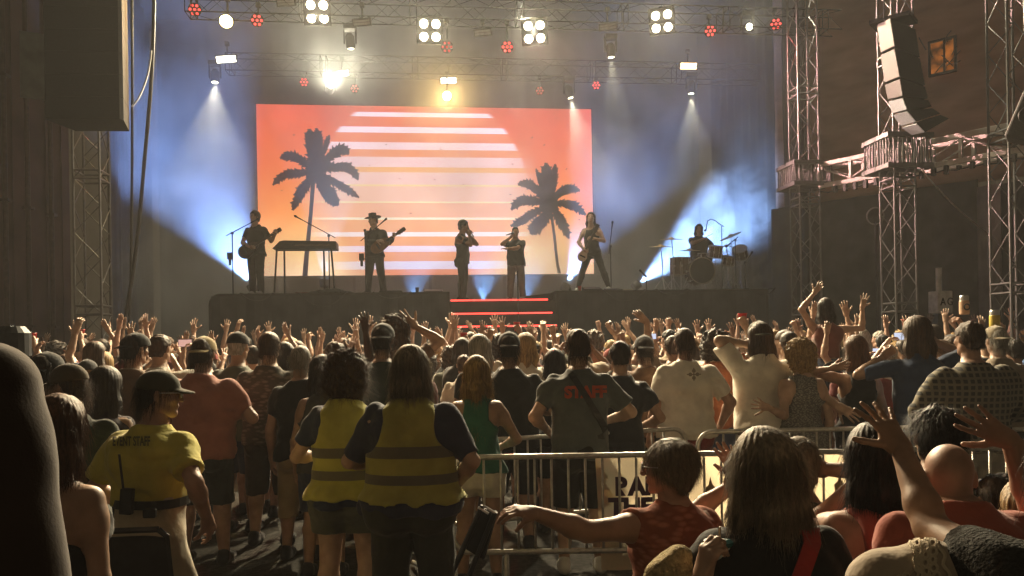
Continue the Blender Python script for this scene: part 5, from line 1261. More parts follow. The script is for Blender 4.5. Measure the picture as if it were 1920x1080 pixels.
# drum kit
M_DRUM = mat('drum_shell', (0.13, 0.10, 0.09), 0.35, 0.3, 14); M_HEADD = mat('drum_head_dark', (0.02, 0.02, 0.022), 0.45, 0.2, 8); M_HEADW = mat('drum_head_pale', (0.5, 0.48, 0.45), 0.6, 0.1, 8); M_CYM = mat('cymbal_brass', (0.62, 0.46, 0.25), 0.42, 0.2, 30, metal=0.35); M_CHR = mat('chrome', (0.6, 0.6, 0.62), 0.35, 0.1, 10, metal=0.5)
def drum(name, c, r, dpt, axis, label, cat, front, legs=None):
    c = Vector(c); d = Vector(axis).normalized(); x = Vector((0, 0, 1)).cross(d); x = x.normalized() if x.length > 0.05 else Vector((1, 0, 0)); M = Matrix((x, d.cross(x), d)).transposed(); e = empty(name, c, label, cat)
    mb = MB(); mb.lathe([(r, -dpt / 2), (r, dpt / 2)], 30, lmat(M, c)); mb.build('shell', M_DRUM, e, smooth=False)
    mb = MB(); mb.lathe([(0.001, 0.005), (r * 0.97, 0.004), (r * 0.97, -0.004)], 30, lmat(M, c + d * dpt / 2)); mb.build('drum_head', front, e)
    for s_ in (-1, 1):
        mb = MB(); mb.tube([c + d * (s_ * dpt / 2) + M @ Vector((r * 1.02 * math.cos(k * 0.2094), r * 1.02 * math.sin(k * 0.2094), 0)) for k in range(31)], 0.012, 6, cap=False); mb.build('hoop', mat('drum_hoop', (0.40, 0.37, 0.34), 0.4, 0.15, 12), e)
    mb = MB()
    for k in range(8):
        a = k * math.pi / 4; p = M @ Vector((r * 1.03 * math.cos(a), r * 1.03 * math.sin(a), 0)); mb.tube([c + p - d * dpt * 0.48, c + p + d * dpt * 0.48], 0.006, 5); mb.box(tuple(c + p), (0.03, 0.03, 0.05))
    mb.build('tension_rods', M_CHR, e)
    if legs:
        mb = MB()
        for k in range(3):
            a = k * 2.094 + 0.4; p = c + Vector((math.cos(a) * r, math.sin(a) * r, 0)); 
            if legs == 'floor': mb.tube([p + Vector((0, 0, 0.1)), Vector((p.x, p.y, ZR + 0.004))], 0.009, 6)
            else: mb.tube([Vector((c.x, c.y, c.z - dpt / 2)), Vector((c.x, c.y, ZR + 0.3)), Vector((c.x + 0.28 * math.cos(a), c.y + 0.28 * math.sin(a), ZR + 0.012))], 0.010, 6)
        mb.build('legs', M_CHR, e)
    return e
VDk = 0.95
Fc = -S_V
bd = drum('bass_drum', SP(1311, 509, VDk), 0.30, 0.42, Fc, 'large dark bass drum facing the crowd', 'drum', M_HEADD)
mb = MB()
for s_ in (-1, 1): mb.tube([SP(1311 + s_ * 22, 520, VDk), SP(1311 + s_ * 30, 540, VDk - 0.15)], 0.01, 6)
mb.build('spurs', M_CHR, bd)
drum('floor_tom', SP(1275, 500, VDk + 0.25), 0.23, 0.40, (0, 0, 1), 'dark floor tom left of the bass drum', 'drum', M_HEADW, 'floor')
drum('rack_tom', SP(1341, 472, VDk + 0.1), 0.155, 0.26, (0.1, -0.25, 1), 'rack tom above the bass drum right side', 'drum', M_HEADW, 'stand')
drum('snare_drum', SP(1322, 480, VDk + 0.55), 0.17, 0.13, (0, -0.1, 1), 'snare drum in front of the seated drummer', 'drum', M_HEADW, 'stand')
drum('side_tom', SP(1365, 489, VDk + 0.3), 0.14, 0.2, (0.1, -0.3, 1), 'small tom right of the rack tom', 'drum', M_HEADW, 'stand')
drum('floor_tom', SP(1388, 474, VDk + 0.6), 0.17, 0.24, (-0.3, -0.6, 0.7), 'tilted tom at the smoky right end of the kit', 'drum', M_HEADW, 'stand')
def cymbal(px, py, v, r, tilt, label):
    c = SP(px, py, v); e = empty('cymbal', (c.x, c.y, ZR), label, 'cymbal', 'cymbals on stands'); M = Matrix.Rotation(tilt, 3, 'Y') @ Matrix.Rotation(0.12, 3, 'X')
    mb = MB(); mb.lathe([(r, 0.0), (r * 0.25, 0.022), (r * 0.18, 0.045), (0.01, 0.055), (0.01, 0.05), (r * 0.16, 0.038), (r * 0.24, 0.016), (r, -0.004)], 30, lmat(M, c)); mb.build('disc', M_CYM, e, smooth=False)
    mb = MB(); mb.tube([c + Vector((0, 0, 0.08)), c - Vector((0, 0, 0.02)), Vector((c.x + 0.03, c.y, c.z - 0.3)), Vector((c.x + 0.03, c.y, ZR + 0.32))], 0.012, 7)
    for k in range(3): mb.tube([Vector((c.x + 0.03, c.y, ZR + 0.34)), Vector((c.x + 0.03 + 0.26 * math.cos(k * 2.1 + 0.5), c.y + 0.26 * math.sin(k * 2.1 + 0.5), ZR + 0.012))], 0.010, 6)
    mb.build('stand', M_CHR, e)
cymbal(1239, 463, 0.85, 0.29, 0.02, 'lower left cymbal at the outer edge of the drum kit')
cymbal(1259, 449, 1.0, 0.29, 0.0, 'upper left cymbal of the drum kit')
cymbal(1293, 470, 1.2, 0.25, 0.0, 'wide cymbal low in front of the drummer waist')
cymbal(1370, 443, 1.2, 0.27, -0.42, 'steeply tilted cymbal right of the drummer')
cymbal(1362, 462, 1.45, 0.18, 0.0, 'small cymbal behind the rack tom')
t = SP(1353, 424, 1.25); b = Vector((t.x, t.y, ZR)); e = empty('microphone_stand', b, 'tall stand with a gooseneck microphone bending to the drummer mouth', 'mic stand')
mb = MB(); mb.tube([b + Vector((0, 0, 0.02)), t], 0.011, 6); mb.build('pole', M_STEEL, e)
mb = MB(); mb.tube([SP(x, y, 1.25 + 0.01 * i) for i, (x, y) in enumerate(((1357, 425), (1348, 419), (1340, 413), (1333, 411), (1327, 414), (1325, 422), (1324, 431)))], 0.012, 6); mb.build('gooseneck', M_STEEL, e)
mb = MB(); mb.tube([SP(1324, 431, 1.3), SP(1321, 433, 1.3)], [0.02, 0.026], 8); mb.build('microphone', M_PLAST, e)
for px, py, lab in ((1398, 492, 'short stand microphone at the far right of the drum kit'), (1380, 450, 'overhead microphone stand above the tilted tom')):
    mic_stand(px, 1.3, ZR, py, ((px - 2, py + 3), (px + 5, py - 8)) if px > 1390 else ((px + 4, py - 6), (px - 8, py + 4)), lab)
st_ = SP(1341, 440, VD - 0.3); mb = MB(); mb.tube([SP(1326, 443, VD - 0.36), SP(1337, 438, VD - 0.5)], 0.008, 6); tag(mb.build('drumstick', M_WOOD), 'drumstick raised by the drummer right hand', 'drumstick')
# bits along the riser edge
def bit(name, px, v, w, d, h_, m, label, cat, zf=ZR, shape='box'):
    p = SP(px, 540, v); p.z = zf + 0.002
    mb = MB()
    if shape == 'box': mb.box((p.x, p.y, p.z + h_ / 2), (w, d, h_), SROT, taper=0.86); o = mb.build(name, m, bevel=0.008)
    elif shape == 'cup': mb.lathe([(w * 0.36, 0), (w * 0.5, h_), (w * 0.46, h_), (w * 0.33, 0.012)], 16, lmat(Matrix.Identity(3), p)); o = mb.build(name, m)
    elif shape == 'bottle': mb.lathe([(w * 0.5, 0), (w * 0.5, h_ * 0.6), (w * 0.2, h_ * 0.8), (w * 0.2, h_)], 14, lmat(Matrix.Identity(3), p)); o = mb.build(name, m)
    elif shape == 'wedge': mb.prism([(-d / 2, 0), (d / 2, 0), (d / 2, h_), (-d / 2, h_ * 0.35)], w, lmat(SROT @ Matrix(((0, 0, 1), (1, 0, 0), (0, 1, 0))), p - S_U * w / 2)); o = mb.build(name, m, bevel=0.01)
    elif shape == 'heap':
        f = Field((-w * 0.7, -d * 0.7, -0.03), (w * 0.7, d * 0.7, h_ * 1.3), 0.02); f.ell((0, 0, 0), (w * 0.36, d * 0.5, h_ * 0.95), k=0); f.ell((-w * 0.3, 0, 0), (w * 0.3, d * 0.4, h_ * 0.5), k=0.06); f.ell((w * 0.3, 0, 0), (w * 0.3, d * 0.4, h_ * 0.45), k=0.06)
        N = snoise(3, 1.0); f.disp(lambda X, Y, Z: 0.012 * N(X * 22, Y * 22, Z * 22)); f.cut(lambda X, Y, Z: -Z + 0 * X + 0 * Y); vv, ff = f.mesh(1); o = bpy.data.objects.new(name, npmesh(name, vv, ff, [m])); COL.objects.link(o); o.location = p
    tag(o, label, cat)
M_RCUP = mat('red_cup', (0.45, 0.02, 0.02), 0.4, 0.1)
bit('cloth_heap', 620, 0.35, 0.9, 0.4, 0.13, M_BLACK, 'crumpled black cloth heap in front of the keyboard', 'cloth', shape='heap')
bit('pedalboard', 733, 0.4, 0.55, 0.3, 0.055, M_PLAST, 'flat pedalboard before the hatted guitarist', 'pedalboard')
bit('pedalboard', 566, 0.4, 0.30, 0.2, 0.04, mat('pedal_red', (0.1, 0.02, 0.02), 0.5), 'small reddish pedal in front of the keyboard legs', 'pedal')
bit('drink_cup', 782, 0.35, 0.085, 0.08, 0.12, M_PLAST, 'dark cup on the riser edge right of the pedalboard', 'cup', shape='cup')
bit('stage_monitor', 812, 0.5, 0.42, 0.35, 0.10, M_PLAST, 'low wedge monitor at the right end of the keyboard riser', 'monitor', shape='wedge')
bit('drink_bottle', 1069, 0.35, 0.06, 0.06, 0.10, M_PLAST, 'small dark bottle beside the glowing floor lamp', 'bottle', zf=ZR + 0.001, shape='bottle')
bit('drink_cup', 1087, 0.35, 0.085, 0.08, 0.12, M_RCUP, 'red cup on the riser near the bassist', 'cup', shape='cup')
bit('stage_monitor', 1110, 0.25, 0.40, 0.35, 0.11, M_PLAST, 'dark wedge monitor at the feet of the bassist', 'monitor', shape='wedge')
bit('stage_monitor', 1150, 0.25, 0.36, 0.35, 0.07, M_PLAST, 'low wedge monitor right of the bassist', 'monitor', shape='wedge')
bit('pedalboard', 1176, 0.3, 0.25, 0.2, 0.04, mat('pedal_pale', (0.4, 0.36, 0.3), 0.5), 'pale pedal between the bassist and the drum kit', 'pedal')

# ------------------------------------------------------------------ the audience, nearest people one by one
UP = lambda px, py, dd=0.0, hand='open', hint=(1, 0.0, -0.3), palm=(0, 1, 0), **k: dict(px=(px, py, dd), hand=hand, hint=hint, palm=palm, **k)
navy, olive, blk, wht, crm = C('navy', (0.035, 0.045, 0.085)), C('olive', (0.075, 0.08, 0.055)), C('black', (0.018, 0.018, 0.019)), C('white_tee', (0.76, 0.72, 0.62)), C('cream', (0.5, 0.45, 0.36))
def banded(name, base, bands, col, var=0.15):
    "cloth with horizontal bands at given heights (object z)"
    m = cloth(name, base, var); m = m.copy(); nt = m.node_tree; b = nt.nodes['Principled BSDF']; src = b.inputs['Base Color'].links[0].from_socket
    tc = nt.nodes.new('ShaderNodeTexCoord'); sp = nt.nodes.new('ShaderNodeSeparateXYZ'); nt.links.new(tc.outputs['Object'], sp.inputs[0]); last = None
    for lo_, hi_ in bands:
        a = nt.nodes.new('ShaderNodeMath'); a.operation = 'COMPARE'; a.inputs[1].default_value = (lo_ + hi_) / 2; a.inputs[2].default_value = (hi_ - lo_) / 2; nt.links.new(sp.outputs[2], a.inputs[0])
        if last is None: last = a.outputs[0]
        else:
            x = nt.nodes.new('ShaderNodeMath'); x.operation = 'MAXIMUM'; nt.links.new(last, x.inputs[0]); nt.links.new(a.outputs[0], x.inputs[1]); last = x.outputs[0]
    mx = nt.nodes.new('ShaderNodeMix'); mx.data_type = 'RGBA'; nt.links.new(last, mx.inputs['Factor']); nt.links.new(src, mx.inputs['A']); mx.inputs['B'].default_value = (*col, 1); nt.links.new(mx.outputs['Result'], b.inputs['Base Color'])
    return m
def plaid(name, base, line):
    m, nt, b = nodes_of('cloth_' + name); tc = nt.nodes.new('ShaderNodeTexCoord'); b.inputs['Roughness'].default_value = 0.9
    f = None
    for axn, sc_ in (('X', 22), ('Z', 22)):
        w = nt.nodes.new('ShaderNodeTexWave'); w.bands_direction = axn; w.inputs['Scale'].default_value = sc_ / 3.14; w.inputs['Distortion'].default_value = 0.35; w.inputs['Detail'].default_value = 1; nt.links.new(tc.outputs['Object'], w.inputs['Vector'])
        r = nt.nodes.new('ShaderNodeValToRGB'); r.color_ramp.elements[0].position = 0.62; r.color_ramp.elements[1].position = 0.74; nt.links.new(w.outputs['Fac'], r.inputs[0])
        if f is None: f = r.outputs[0]
        else:
            a = nt.nodes.new('ShaderNodeMath'); a.operation = 'MAXIMUM'; nt.links.new(f, a.inputs[0]); nt.links.new(r.outputs[0], a.inputs[1]); f = a.outputs[0]
    mx = nt.nodes.new('ShaderNodeMix'); mx.data_type = 'RGBA'; nt.links.new(f, mx.inputs['Factor']); mx.inputs['A'].default_value = (*base, 1); mx.inputs['B'].default_value = (*line, 1); nt.links.new(mx.outputs['Result'], b.inputs['Base Color']); return m
def mottled(name, a, b_, sc_=26):
    m = mat('cloth_' + name, a, 0.9, 0.1, 6, 0.3, 40); m = m.copy(); nt = m.node_tree; b = nt.nodes['Principled BSDF']; n = nt.nodes.new('ShaderNodeTexVoronoi'); n.inputs['Scale'].default_value = sc_; tc = nt.nodes.new('ShaderNodeTexCoord'); mp = nt.nodes.new('ShaderNodeMapping'); mp.inputs['Scale'].default_value = (0.6, 0.6, 1.5); nt.links.new(tc.outputs['Object'], mp.inputs[0]); nt.links.new(mp.outputs[0], n.inputs['Vector'])
    r = nt.nodes.new('ShaderNodeValToRGB'); r.color_ramp.elements[0].position = 0.25; r.color_ramp.elements[1].position = 0.55; r.color_ramp.elements[0].color = (*a, 1); r.color_ramp.elements[1].color = (*b_, 1); nt.links.new(n.outputs['Distance'], r.inputs[0]); nt.links.new(r.outputs[0], b.inputs['Base Color']); return m
hz_yel = (0.42, 0.395, 0.085)
# far left
person('person as a huge dark shoulder and sleeve cut off by the left picture edge', -282, 560, 1.3, 'm', H=2.12, bw=1.12, tone='brown', hair=('short', 'black'), top=T(mat('cloth_umber', (0.045, 0.028, 0.02), 0.9, 0.15, 9, 0.08, 200, spec=0.15, sheen=0.2), sleeve=0.97, wr=0.0015), bottom=('shorts', blk), h=0.010, yaw=-4)
person('woman with bare shoulders and frizzy hair edge seated in front of the folding chair', 100, 745, 2.7, 'f', H=None, tone='tan', hair=('bob', 'chestnut'), fibers=3000, top=T(blk, 'tank', neck=0.235, wr=0.003), bottom=('shorts', blk), h=0.010, yaw=-10, head=(10, 4, 0))
o_staff, f_staff = person('event staff man in yellow shirt and peaked cap walking with a radio on his belt', 272, 702, 3.9, 'm', bw=1.06, bd=1.05, yaw=-14, lean=5, head=(-58, 2, 0), tone='ruddy', hair=('neat', 'dark'), cap=('cap', C('cap_olive', (0.055, 0.052, 0.03))), legs='walk', step=0.22,
       top=T(C('yellow_tee', (0.45, 0.40, 0.075)), sleeve=0.72, hem=0.385, hang=False, inf=0.024, flare=0.0), bottom=('pants', C('khaki_pale', (0.42, 0.36, 0.26)), dict(hem=0.03, inf=0.02, waist=0.43)), h=0.010, shoes='dark', H=1.60,
       R=UP(388, 972, -0.05, 'relax', (0.6, -0.8, 0), (-1, 0, 0)), L=dict(rel=(0.10, 0.22, -0.36), hint=(0.7, -1, 0), hand='relax'))
person('man in black tee and dark cap near the left edge', 78, 668, 4.9, 'm', tone='tan', hair=('neat', 'dark'), cap=('backcap', C('cap_black', (0.015, 0.015, 0.016))), top=T(blk), bottom=('shorts', navy), head=(-10, 0, 0))
person('person in dark tee with a pale edged cap turned left at the left side', 132, 690, 4.4, 'm', bw=1.05, yaw=8, head=(70, 4, 0), tone='ruddy', hair=('neat', 'brown'), cap=('cap', C('cap_brown', (0.07, 0.05, 0.03))), top=T(C('darkgreen', (0.02, 0.028, 0.022))), bottom=('shorts', navy), R=dict(rel=(0.12, 0.12, -0.45), hint=(0.6, -1, 0)))
person('woman with full dark curls between the capped people and the staff man', 194, 694, 5.1, 'f', bw=1.05, tone='tan', hair=('mane', 'dark'), fibers=600, top=T(C('plum', (0.03, 0.02, 0.026))), bottom=('shorts', blk))
person('man in backward cap and brown shirt left of the red shirt', 247, 630, 6.7, 'm', bw=0.98, tone='fair', hair=('neat', 'dark'), cap=('backcap', C('cap_black', (0.015, 0.015, 0.016))), top=T(C('brown', (0.12, 0.075, 0.045))), bottom=('shorts', blk), head=(-25, 0, 0))
person('broad man in red shirt and tan cap with dark shorts', 378, 637, 6.4, 'm', bw=1.22, bd=1.2, tone='ruddy', hair=('neat', 'brown'), cap=('backcap', C('cap_tan', (0.34, 0.26, 0.12))), top=T(C('red_shirt', (0.33, 0.135, 0.10)), sleeve=0.75, inf=0.022), bottom=('shorts', C('shorts_dark', (0.03, 0.032, 0.03)), dict(hem=0.27)), stance=0.12,
       R=dict(rel=(0.06, 0.24, -0.22), hint=(0.7, -0.6, -0.5), hand='fist'), L=dict(rel=(-0.02, 0.30, -0.20), hint=(0.7, -0.6, -0.6), hand='fist'))
person('man in mottled grey shirt and dark shorts beside the red shirt', 503, 625, 7.0, 'm', bw=1.1, tone='fair', hair=('neat', 'brown'), top=(('tee', mottled('camo', (0.17, 0.15, 0.12), (0.07, 0.065, 0.055)), dict(sleeve=0.8, inf=0.02))), bottom=('shorts', C('shorts_brown', (0.055, 0.045, 0.04)), dict(hem=0.24)), L=dict(rel=(0.0, 0.3, -0.1), hint=(0.7, -0.4, -0.6)), R=dict(rel=(0.0, 0.3, -0.1), hint=(0.7, -0.4, -0.6)))
person('man with cropped grey hair in black tee and long khaki shorts', 562, 650, 6.5, 'm', bw=0.95, tone='ruddy', hair=('buzz', 'grey'), top=T(blk), bottom=('shorts', C('khaki', (0.30, 0.23, 0.14)), dict(hem=0.20)), R=dict(rel=(0.0, 0.28, -0.18), hint=(0.5, -0.6, -0.6)))
person('woman with long dark hair peeking out left of the curly vest woman', 603, 668, 6.0, 'f', bw=0.9, tone='tan', hair=('long', 'dark'), top=T(C('greyish', (0.06, 0.06, 0.065)), 'tank'), bottom=('shorts', navy))
# the two vest women
person('woman with big curly hair in a yellow safety vest and dark shorts', 647, 664, 4.75, 'f', bw=1.16, bd=1.1, tone='fair', hair=('curly', 'brown'), fibers=6000, top=T(navy, sleeve=0.66), top2=('vest', banded('vest_yellow', hz_yel, ((1.075, 1.135), (0.948, 1.002)), (0.15, 0.14, 0.10)), dict(inf=0.036, hem=0.09, wr=0.006)),
       bottom=('shorts', C('shorts_greygreen', (0.085, 0.09, 0.075)), dict(hem=0.375, inf=0.03)), h=0.010, R=dict(rel=(0.05, 0.22, -0.30), hint=(0.6, -0.8, -0.4)), L=dict(rel=(0.03, 0.26, -0.28), hint=(0.7, -0.7, -0.4)), head=(-6, 2, 0))
person('woman with straight shoulder length hair in a yellow safety vest and dark trousers', 768, 650, 4.35, 'f', bw=1.42, bd=1.22, tone='fair', hair=('shoulder', 'ash'), fibers=5000, top=T(C('navy_tee', (0.045, 0.05, 0.085)), sleeve=0.92), top2=('vest', banded('vest_yellow2', (0.37, 0.345, 0.085), ((1.125, 1.19), (0.985, 1.037)), (0.15, 0.14, 0.10)), dict(inf=0.038, hem=0.14, wr=0.006)),
       bottom=('pants', C('trousers_dark', (0.055, 0.058, 0.05)), dict(hem=0.02, inf=0.018)), h=0.010, R=dict(rel=(0.04, 0.10, -0.42), hint=(0.8, -0.7, -0.2)), L=dict(rel=(0.02, 0.24, -0.30), hint=(0.8, -0.7, -0.3)), head=(14, 2, 0))
person('tall man in black cap towering behind the two vest women', 716, 612, 6.8, 'm', bw=1.0, tone='tan', hair=('buzz', 'dark'), cap=('backcap', C('cap_black', (0.015, 0.015, 0.016))), top=T(C('darkgreen', (0.02, 0.028, 0.022))), bottom=('shorts', blk))
person('curly haired man waving a bent arm behind the tall black cap', 738, 598, 8.2, 'm', tone='tan', hair=('curly', 'brown'), top=T(C('brown', (0.12, 0.075, 0.045))), bottom=('shorts', blk), R=UP(779, 612, 0.05, 'splay', (1, 0.1, -0.2), hdir=(-0.5, 0, 0.6)))
person('blond woman in green tank top and white shorts holding the barrier', 893, 669, 5.65, 'f', bw=1.0, tone='tan', hair=('long', 'blond'), fibers=3500, top=T(C('green_tank', (0.03, 0.13, 0.095)), 'tank', hem=0.12), bottom=('shorts', C('white_shorts', (0.55, 0.52, 0.44)), dict(hem=0.40, inf=0.02)), h=0.011,
       L=dict(rel=(0.10, 0.05, -0.50), hint=(0.8, -1, 0), hand='grip'), R=dict(rel=(0.02, 0.28, -0.34), hint=(0.8, -0.7, -0.2)))
person('big man in black shirt and black cap before the red lit stairs', 954, 628, 6.7, 'm', bw=1.18, bd=1.1, tone='tan', hair=('buzz', 'dark'), cap=('backcap', C('cap_black', (0.015, 0.015, 0.016))), top=T(C('soot', (0.022, 0.023, 0.024)), sleeve=0.8), bottom=('shorts', blk, dict(hem=0.26)), R=dict(rel=(0.0, 0.28, -0.25), hint=(0.8, -0.7, -0.3)), L=dict(rel=(0.0, 0.28, -0.25), hint=(0.8, -0.7, -0.3)))
o_crew, f_crew = person('crew man in grey tee printed with red capitals and a crossbody strap', 1084, 620, 6.0, 'm', bw=1.02, bd=1.02, tone='fair', hair=('neat', 'brown'), top=T(C('grey_green', (0.085, 0.098, 0.10)), sleeve=0.72), bottom=('shorts', C('shorts_black', (0.022, 0.022, 0.024)), dict(hem=0.27)), h=0.011, shoes='white',
       L=dict(rel=(0.06, 0.10, -0.34), hint=(0.7, -1, -0.3), hand='relax'), R=dict(rel=(0.03, 0.22, -0.30), hint=(1.2, -0.5, -0.4), hand='fist'))
person('dark haired woman seen between the black shirt and the crew man', 1040, 656, 7.3, 'f', tone='tan', hair=('bob', 'black'), top=T(blk), bottom=('shorts', blk))
person('young man with dark hair in dark tee right of the crew man', 1163, 643, 6.6, 'm', bw=0.9, tone='tan', hair=('short', 'dark'), top=T(C('slate', (0.03, 0.032, 0.038))), bottom=('shorts', C('tan_shorts', (0.32, 0.24, 0.16)), dict(hem=0.28)), R=dict(rel=(0.04, 0.2, -0.34), hint=(0.8, -0.8, -0.3), hand='grip'))
person('man in dark cap and rust brown shirt left of the white tee', 1209, 634, 7.6, 'm', bw=1.0, tone='tan', hair=('buzz', 'dark'), cap=('backcap', C('cap_grey', (0.04, 0.04, 0.045))), top=T(C('rust', (0.15, 0.085, 0.05))), bottom=('shorts', blk))
person('person stretching one arm high above the rust brown shirt', 1262, 632, 8.6, 'm', tone='tan', hair=('short', 'brown'), top=T(C('taupe', (0.2, 0.16, 0.12))), bottom=('shorts', blk), L=UP(1209, 590, 0.0, 'relax', (0.3, 0.3, -0.2), (0, 1, 0), hdir=(-0.75, 0, -0.1)))
o_wt, f_wt = person('broad man with cropped hair in white tee with a small back print', 1284, 617, 7.1, 'm', bw=1.2, bd=1.15, tone='ruddy', hair=('buzz', 'brown'), top=T(wht, sleeve=0.75, hem=0.03, inf=0.02), bottom=('shorts', C('red_shorts', (0.2, 0.03, 0.025)), dict(hem=0.28)), h=0.011, R=dict(rel=(0.12, 0.1, -0.45), hint=(0.8, -0.8, 0)))
person('tall shaggy man in white tee, hand at his head, arm round the curly blond', 1428, 607, 7.2, 'm', bw=1.22, bd=1.2, lean=2, tone='fair', hair=('shoulder', 'brown'), cap=('backcap', C('cap_moss', (0.05, 0.05, 0.03))), top=T(C('white_tee2', (0.74, 0.70, 0.60)), sleeve=0.85, inf=0.024), bottom=('shorts', C('stone', (0.35, 0.32, 0.27)), dict(hem=0.27)), h=0.011, fibers=700,
       L=UP(1398, 645, 0.06, 'grip', (0.8, -0.3, -1)), R=UP(1584, 770, -0.42, 'open', (0.3, -0.2, -0.6), (0, 1, 0)))
person('curly blond woman in grey sequin dress hugging the tall man', 1502, 640, 6.95, 'f', bw=1.05, tone='fair', hair=('curly', 'blond'), fibers=1200, top=(('tank', mottled('sequins', (0.30, 0.29, 0.27), (0.10, 0.10, 0.10), 90), dict(hem=-0.1))), bottom=('skirt', mottled('sequins_skirt', (0.30, 0.29, 0.27), (0.10, 0.10, 0.10), 90), dict(hem=0.30)), h=0.011, head=(40, 4, 0), L=UP(1440, 764, -0.28, 'splay', (0.2, -0.5, -1), (0, 1, 0), hdir=(-0.5, 0, 0.1)))
person('woman held above the crowd with both arms thrown up', 1548, 557, 9.2, 'f', bw=0.92, H=1.62, z0=0.56, tone='fair', hair=('long', 'dark'), top=T(C('dusky_top', (0.16, 0.06, 0.045)), 'crop'), bottom=('shorts', navy), L=UP(1527, 549, 0.0, 'open', (1, 0, -0.3)), R=UP(1617, 576, 0.0, 'splay', (0.3, 0, -1), hdir=(0.3, 0, 0.3)))
person('woman with very long auburn hair and a raised elbow right of the sequin dress', 1606, 632, 7.3, 'f', tone='tan', hair=('verylong', 'chestnut'), fibers=600, top=T(blk, 'tank'), bottom=('shorts', blk), L=UP(1560, 690, -0.1, 'relax', (1, 0, 0.4)))
person('long haired man in navy tee with both elbows lifted', 1722, 600, 7.0, 'm', bw=1.05, tone='tan', hair=('mane', 'brown'), fibers=700, top=T(C('navy_blue', (0.03, 0.05, 0.11)), sleeve=0.85), bottom=('shorts', blk), L=UP(1657, 668, 0.10, 'fist', (1, -0.2, -1)), R=UP(1752, 640, 0.25, 'fist', (1.3, 0, -0.1)))
person('broad man in checked shirt at the right behind the barrier', 1822, 607, 6.0, 'm', bw=1.32, bd=1.15, tone='ruddy', hair=('short', 'brown'), top=('long', plaid('check', (0.03, 0.03, 0.03), (0.19, 0.17, 0.13)), dict(inf=0.024)), bottom=('shorts', C('stone', (0.35, 0.32, 0.27))), h=0.011, head=(12, 0, 0), R=dict(rel=(0.06, 0.20, -0.34), hint=(1, -0.6, -0.3)), L=dict(rel=(0.04, 0.22, -0.34), hint=(1, -0.6, -0.3)))
person('man in pale cap right behind the checked shirt', 1872, 616, 7.4, 'm', tone='ruddy', hair=('buzz', 'grey'), cap=('backcap', C('cap_sand', (0.24, 0.2, 0.14))), top=T(C('taupe', (0.2, 0.16, 0.12))), bottom=('shorts', blk))
person('person raising a beer can over the checked shirt man', 1786, 632, 8.6, 'm', tone='ruddy', hair=('short', 'brown'), top=T(C('brown', (0.12, 0.075, 0.045))), bottom=('shorts', blk), R=UP(1806, 612, 0.0, 'grip', (1, 0, -0.5), (-0.6, 0.6, 0)))
person('person lifting a yellow can at the right edge of the far crowd', 1905, 640, 8.2, 'm', tone='ruddy', hair=('short', 'dark'), top=T(blk), bottom=('shorts', blk), L=UP(1868, 625, 0.0, 'grip', (1, 0, -0.5), (-0.6, 0.6, 0)))
# right foreground, seated below eye level
SEAT = dict(legs='sit', seat='auto')
def seated(label, px, ytop, d, sex='f', **kw):
    kw.setdefault('hoff', -0.025)
    return person(label, px, ytop, d, sex, legs='sit', seat='auto', h=kw.pop('h', 0.0095), hh=0.0045, **kw)
o_gg, f_gg = seated('older woman with short hair and glasses stretching her arm out along the barrier', 1262, 831, 2.85, 'f', bw=1.02, tone='ruddy', yaw=22, head=(52, 0, 0), hair=('pixie', 'ash'), fibers=6000, top=('tee', mottled('coral_lace', (0.42, 0.16, 0.10), (0.26, 0.085, 0.05), 34), dict(sleeve=0.25, hem=0.42)), bottom=('shorts', C('dark_teal', (0.018, 0.030, 0.034)), dict(waist=0.52)),
       hs=1.42, L=dict(ext=0.985, pxr=(1003, 962, 'near'), hand='relax', hint=(0.0, -0.2, -1), palm=(0, 0.3, -1), hdir=(-0.4, 0, -0.1), fat=1.2))
seated('woman with very long ash blond hair in black top and red strap', 1437, 813, 2.35, 'f', bw=1.18, tone='fair', hair=('verylong', 'ash'), fibers=10000, top=T(blk, sleeve=0.7), bottom=('shorts', blk), L=UP(1316, 1082, -0.11, 'grip', (0.6, -0.8, -0.6), (-0.9, 0.45, 0), hdir=(0.25, 0.0, 1.6)))
seated('tanned person hidden behind the ash blond hair reaching a hand left', 1402, 850, 2.9, 'f', tone='ruddy', hair=('short', 'brown'), top=T(C('strap_top', (0.25, 0.19, 0.12)), 'tank'), bottom=('shorts', blk), L=UP(1392, 898, 0.3, 'flat', (1, 0, -0.6), (0, 1, 0), hdir=(-1.2, 0, 0.1)))
seated('person with bowed grey brown hair propping an elbow beside the ash blond hair', 1508, 829, 3.1, 'm', tone='ruddy', yaw=-10, lean=10, hair=('short', 'ash'), fibers=3000, top=T(blk), bottom=('shorts', blk), R=UP(1545, 880, 0.10, 'fist', (1, -0.3, -0.9)))
seated('dark haired woman in coral top left of the raised arm', 1642, 800, 2.75, 'f', tone='ruddy', hair=('long', 'black'), fibers=4000, top=T(C('coral_tank', (0.36, 0.09, 0.07)), 'tank'), bottom=('shorts', blk), L=UP(1603, 905, 0.2, 'fist', (1, -0.4, -1)))
seated('man with spiky black hair behind the bald man', 1760, 774, 3.3, 'm', tone='tan', hair=('spiky', 'black'), fibers=3500, top=T(blk), bottom=('shorts', blk))
seated('bald man in coral red tee', 1818, 838, 2.25, 'm', bw=1.25, bd=1.1, tone='ruddy', hair=None, lean=8, hs=1.5, hoff=-0.075, head=(-12, 10, 0), top=T(C('coral_tee', (0.36, 0.095, 0.065)), inf=0.018, sleeve=0.8), bottom=('shorts', navy))
M_FUR = mat('dark_knit', (0.028, 0.028, 0.026), 0.95, 0.5, 60, 1.0, 120)
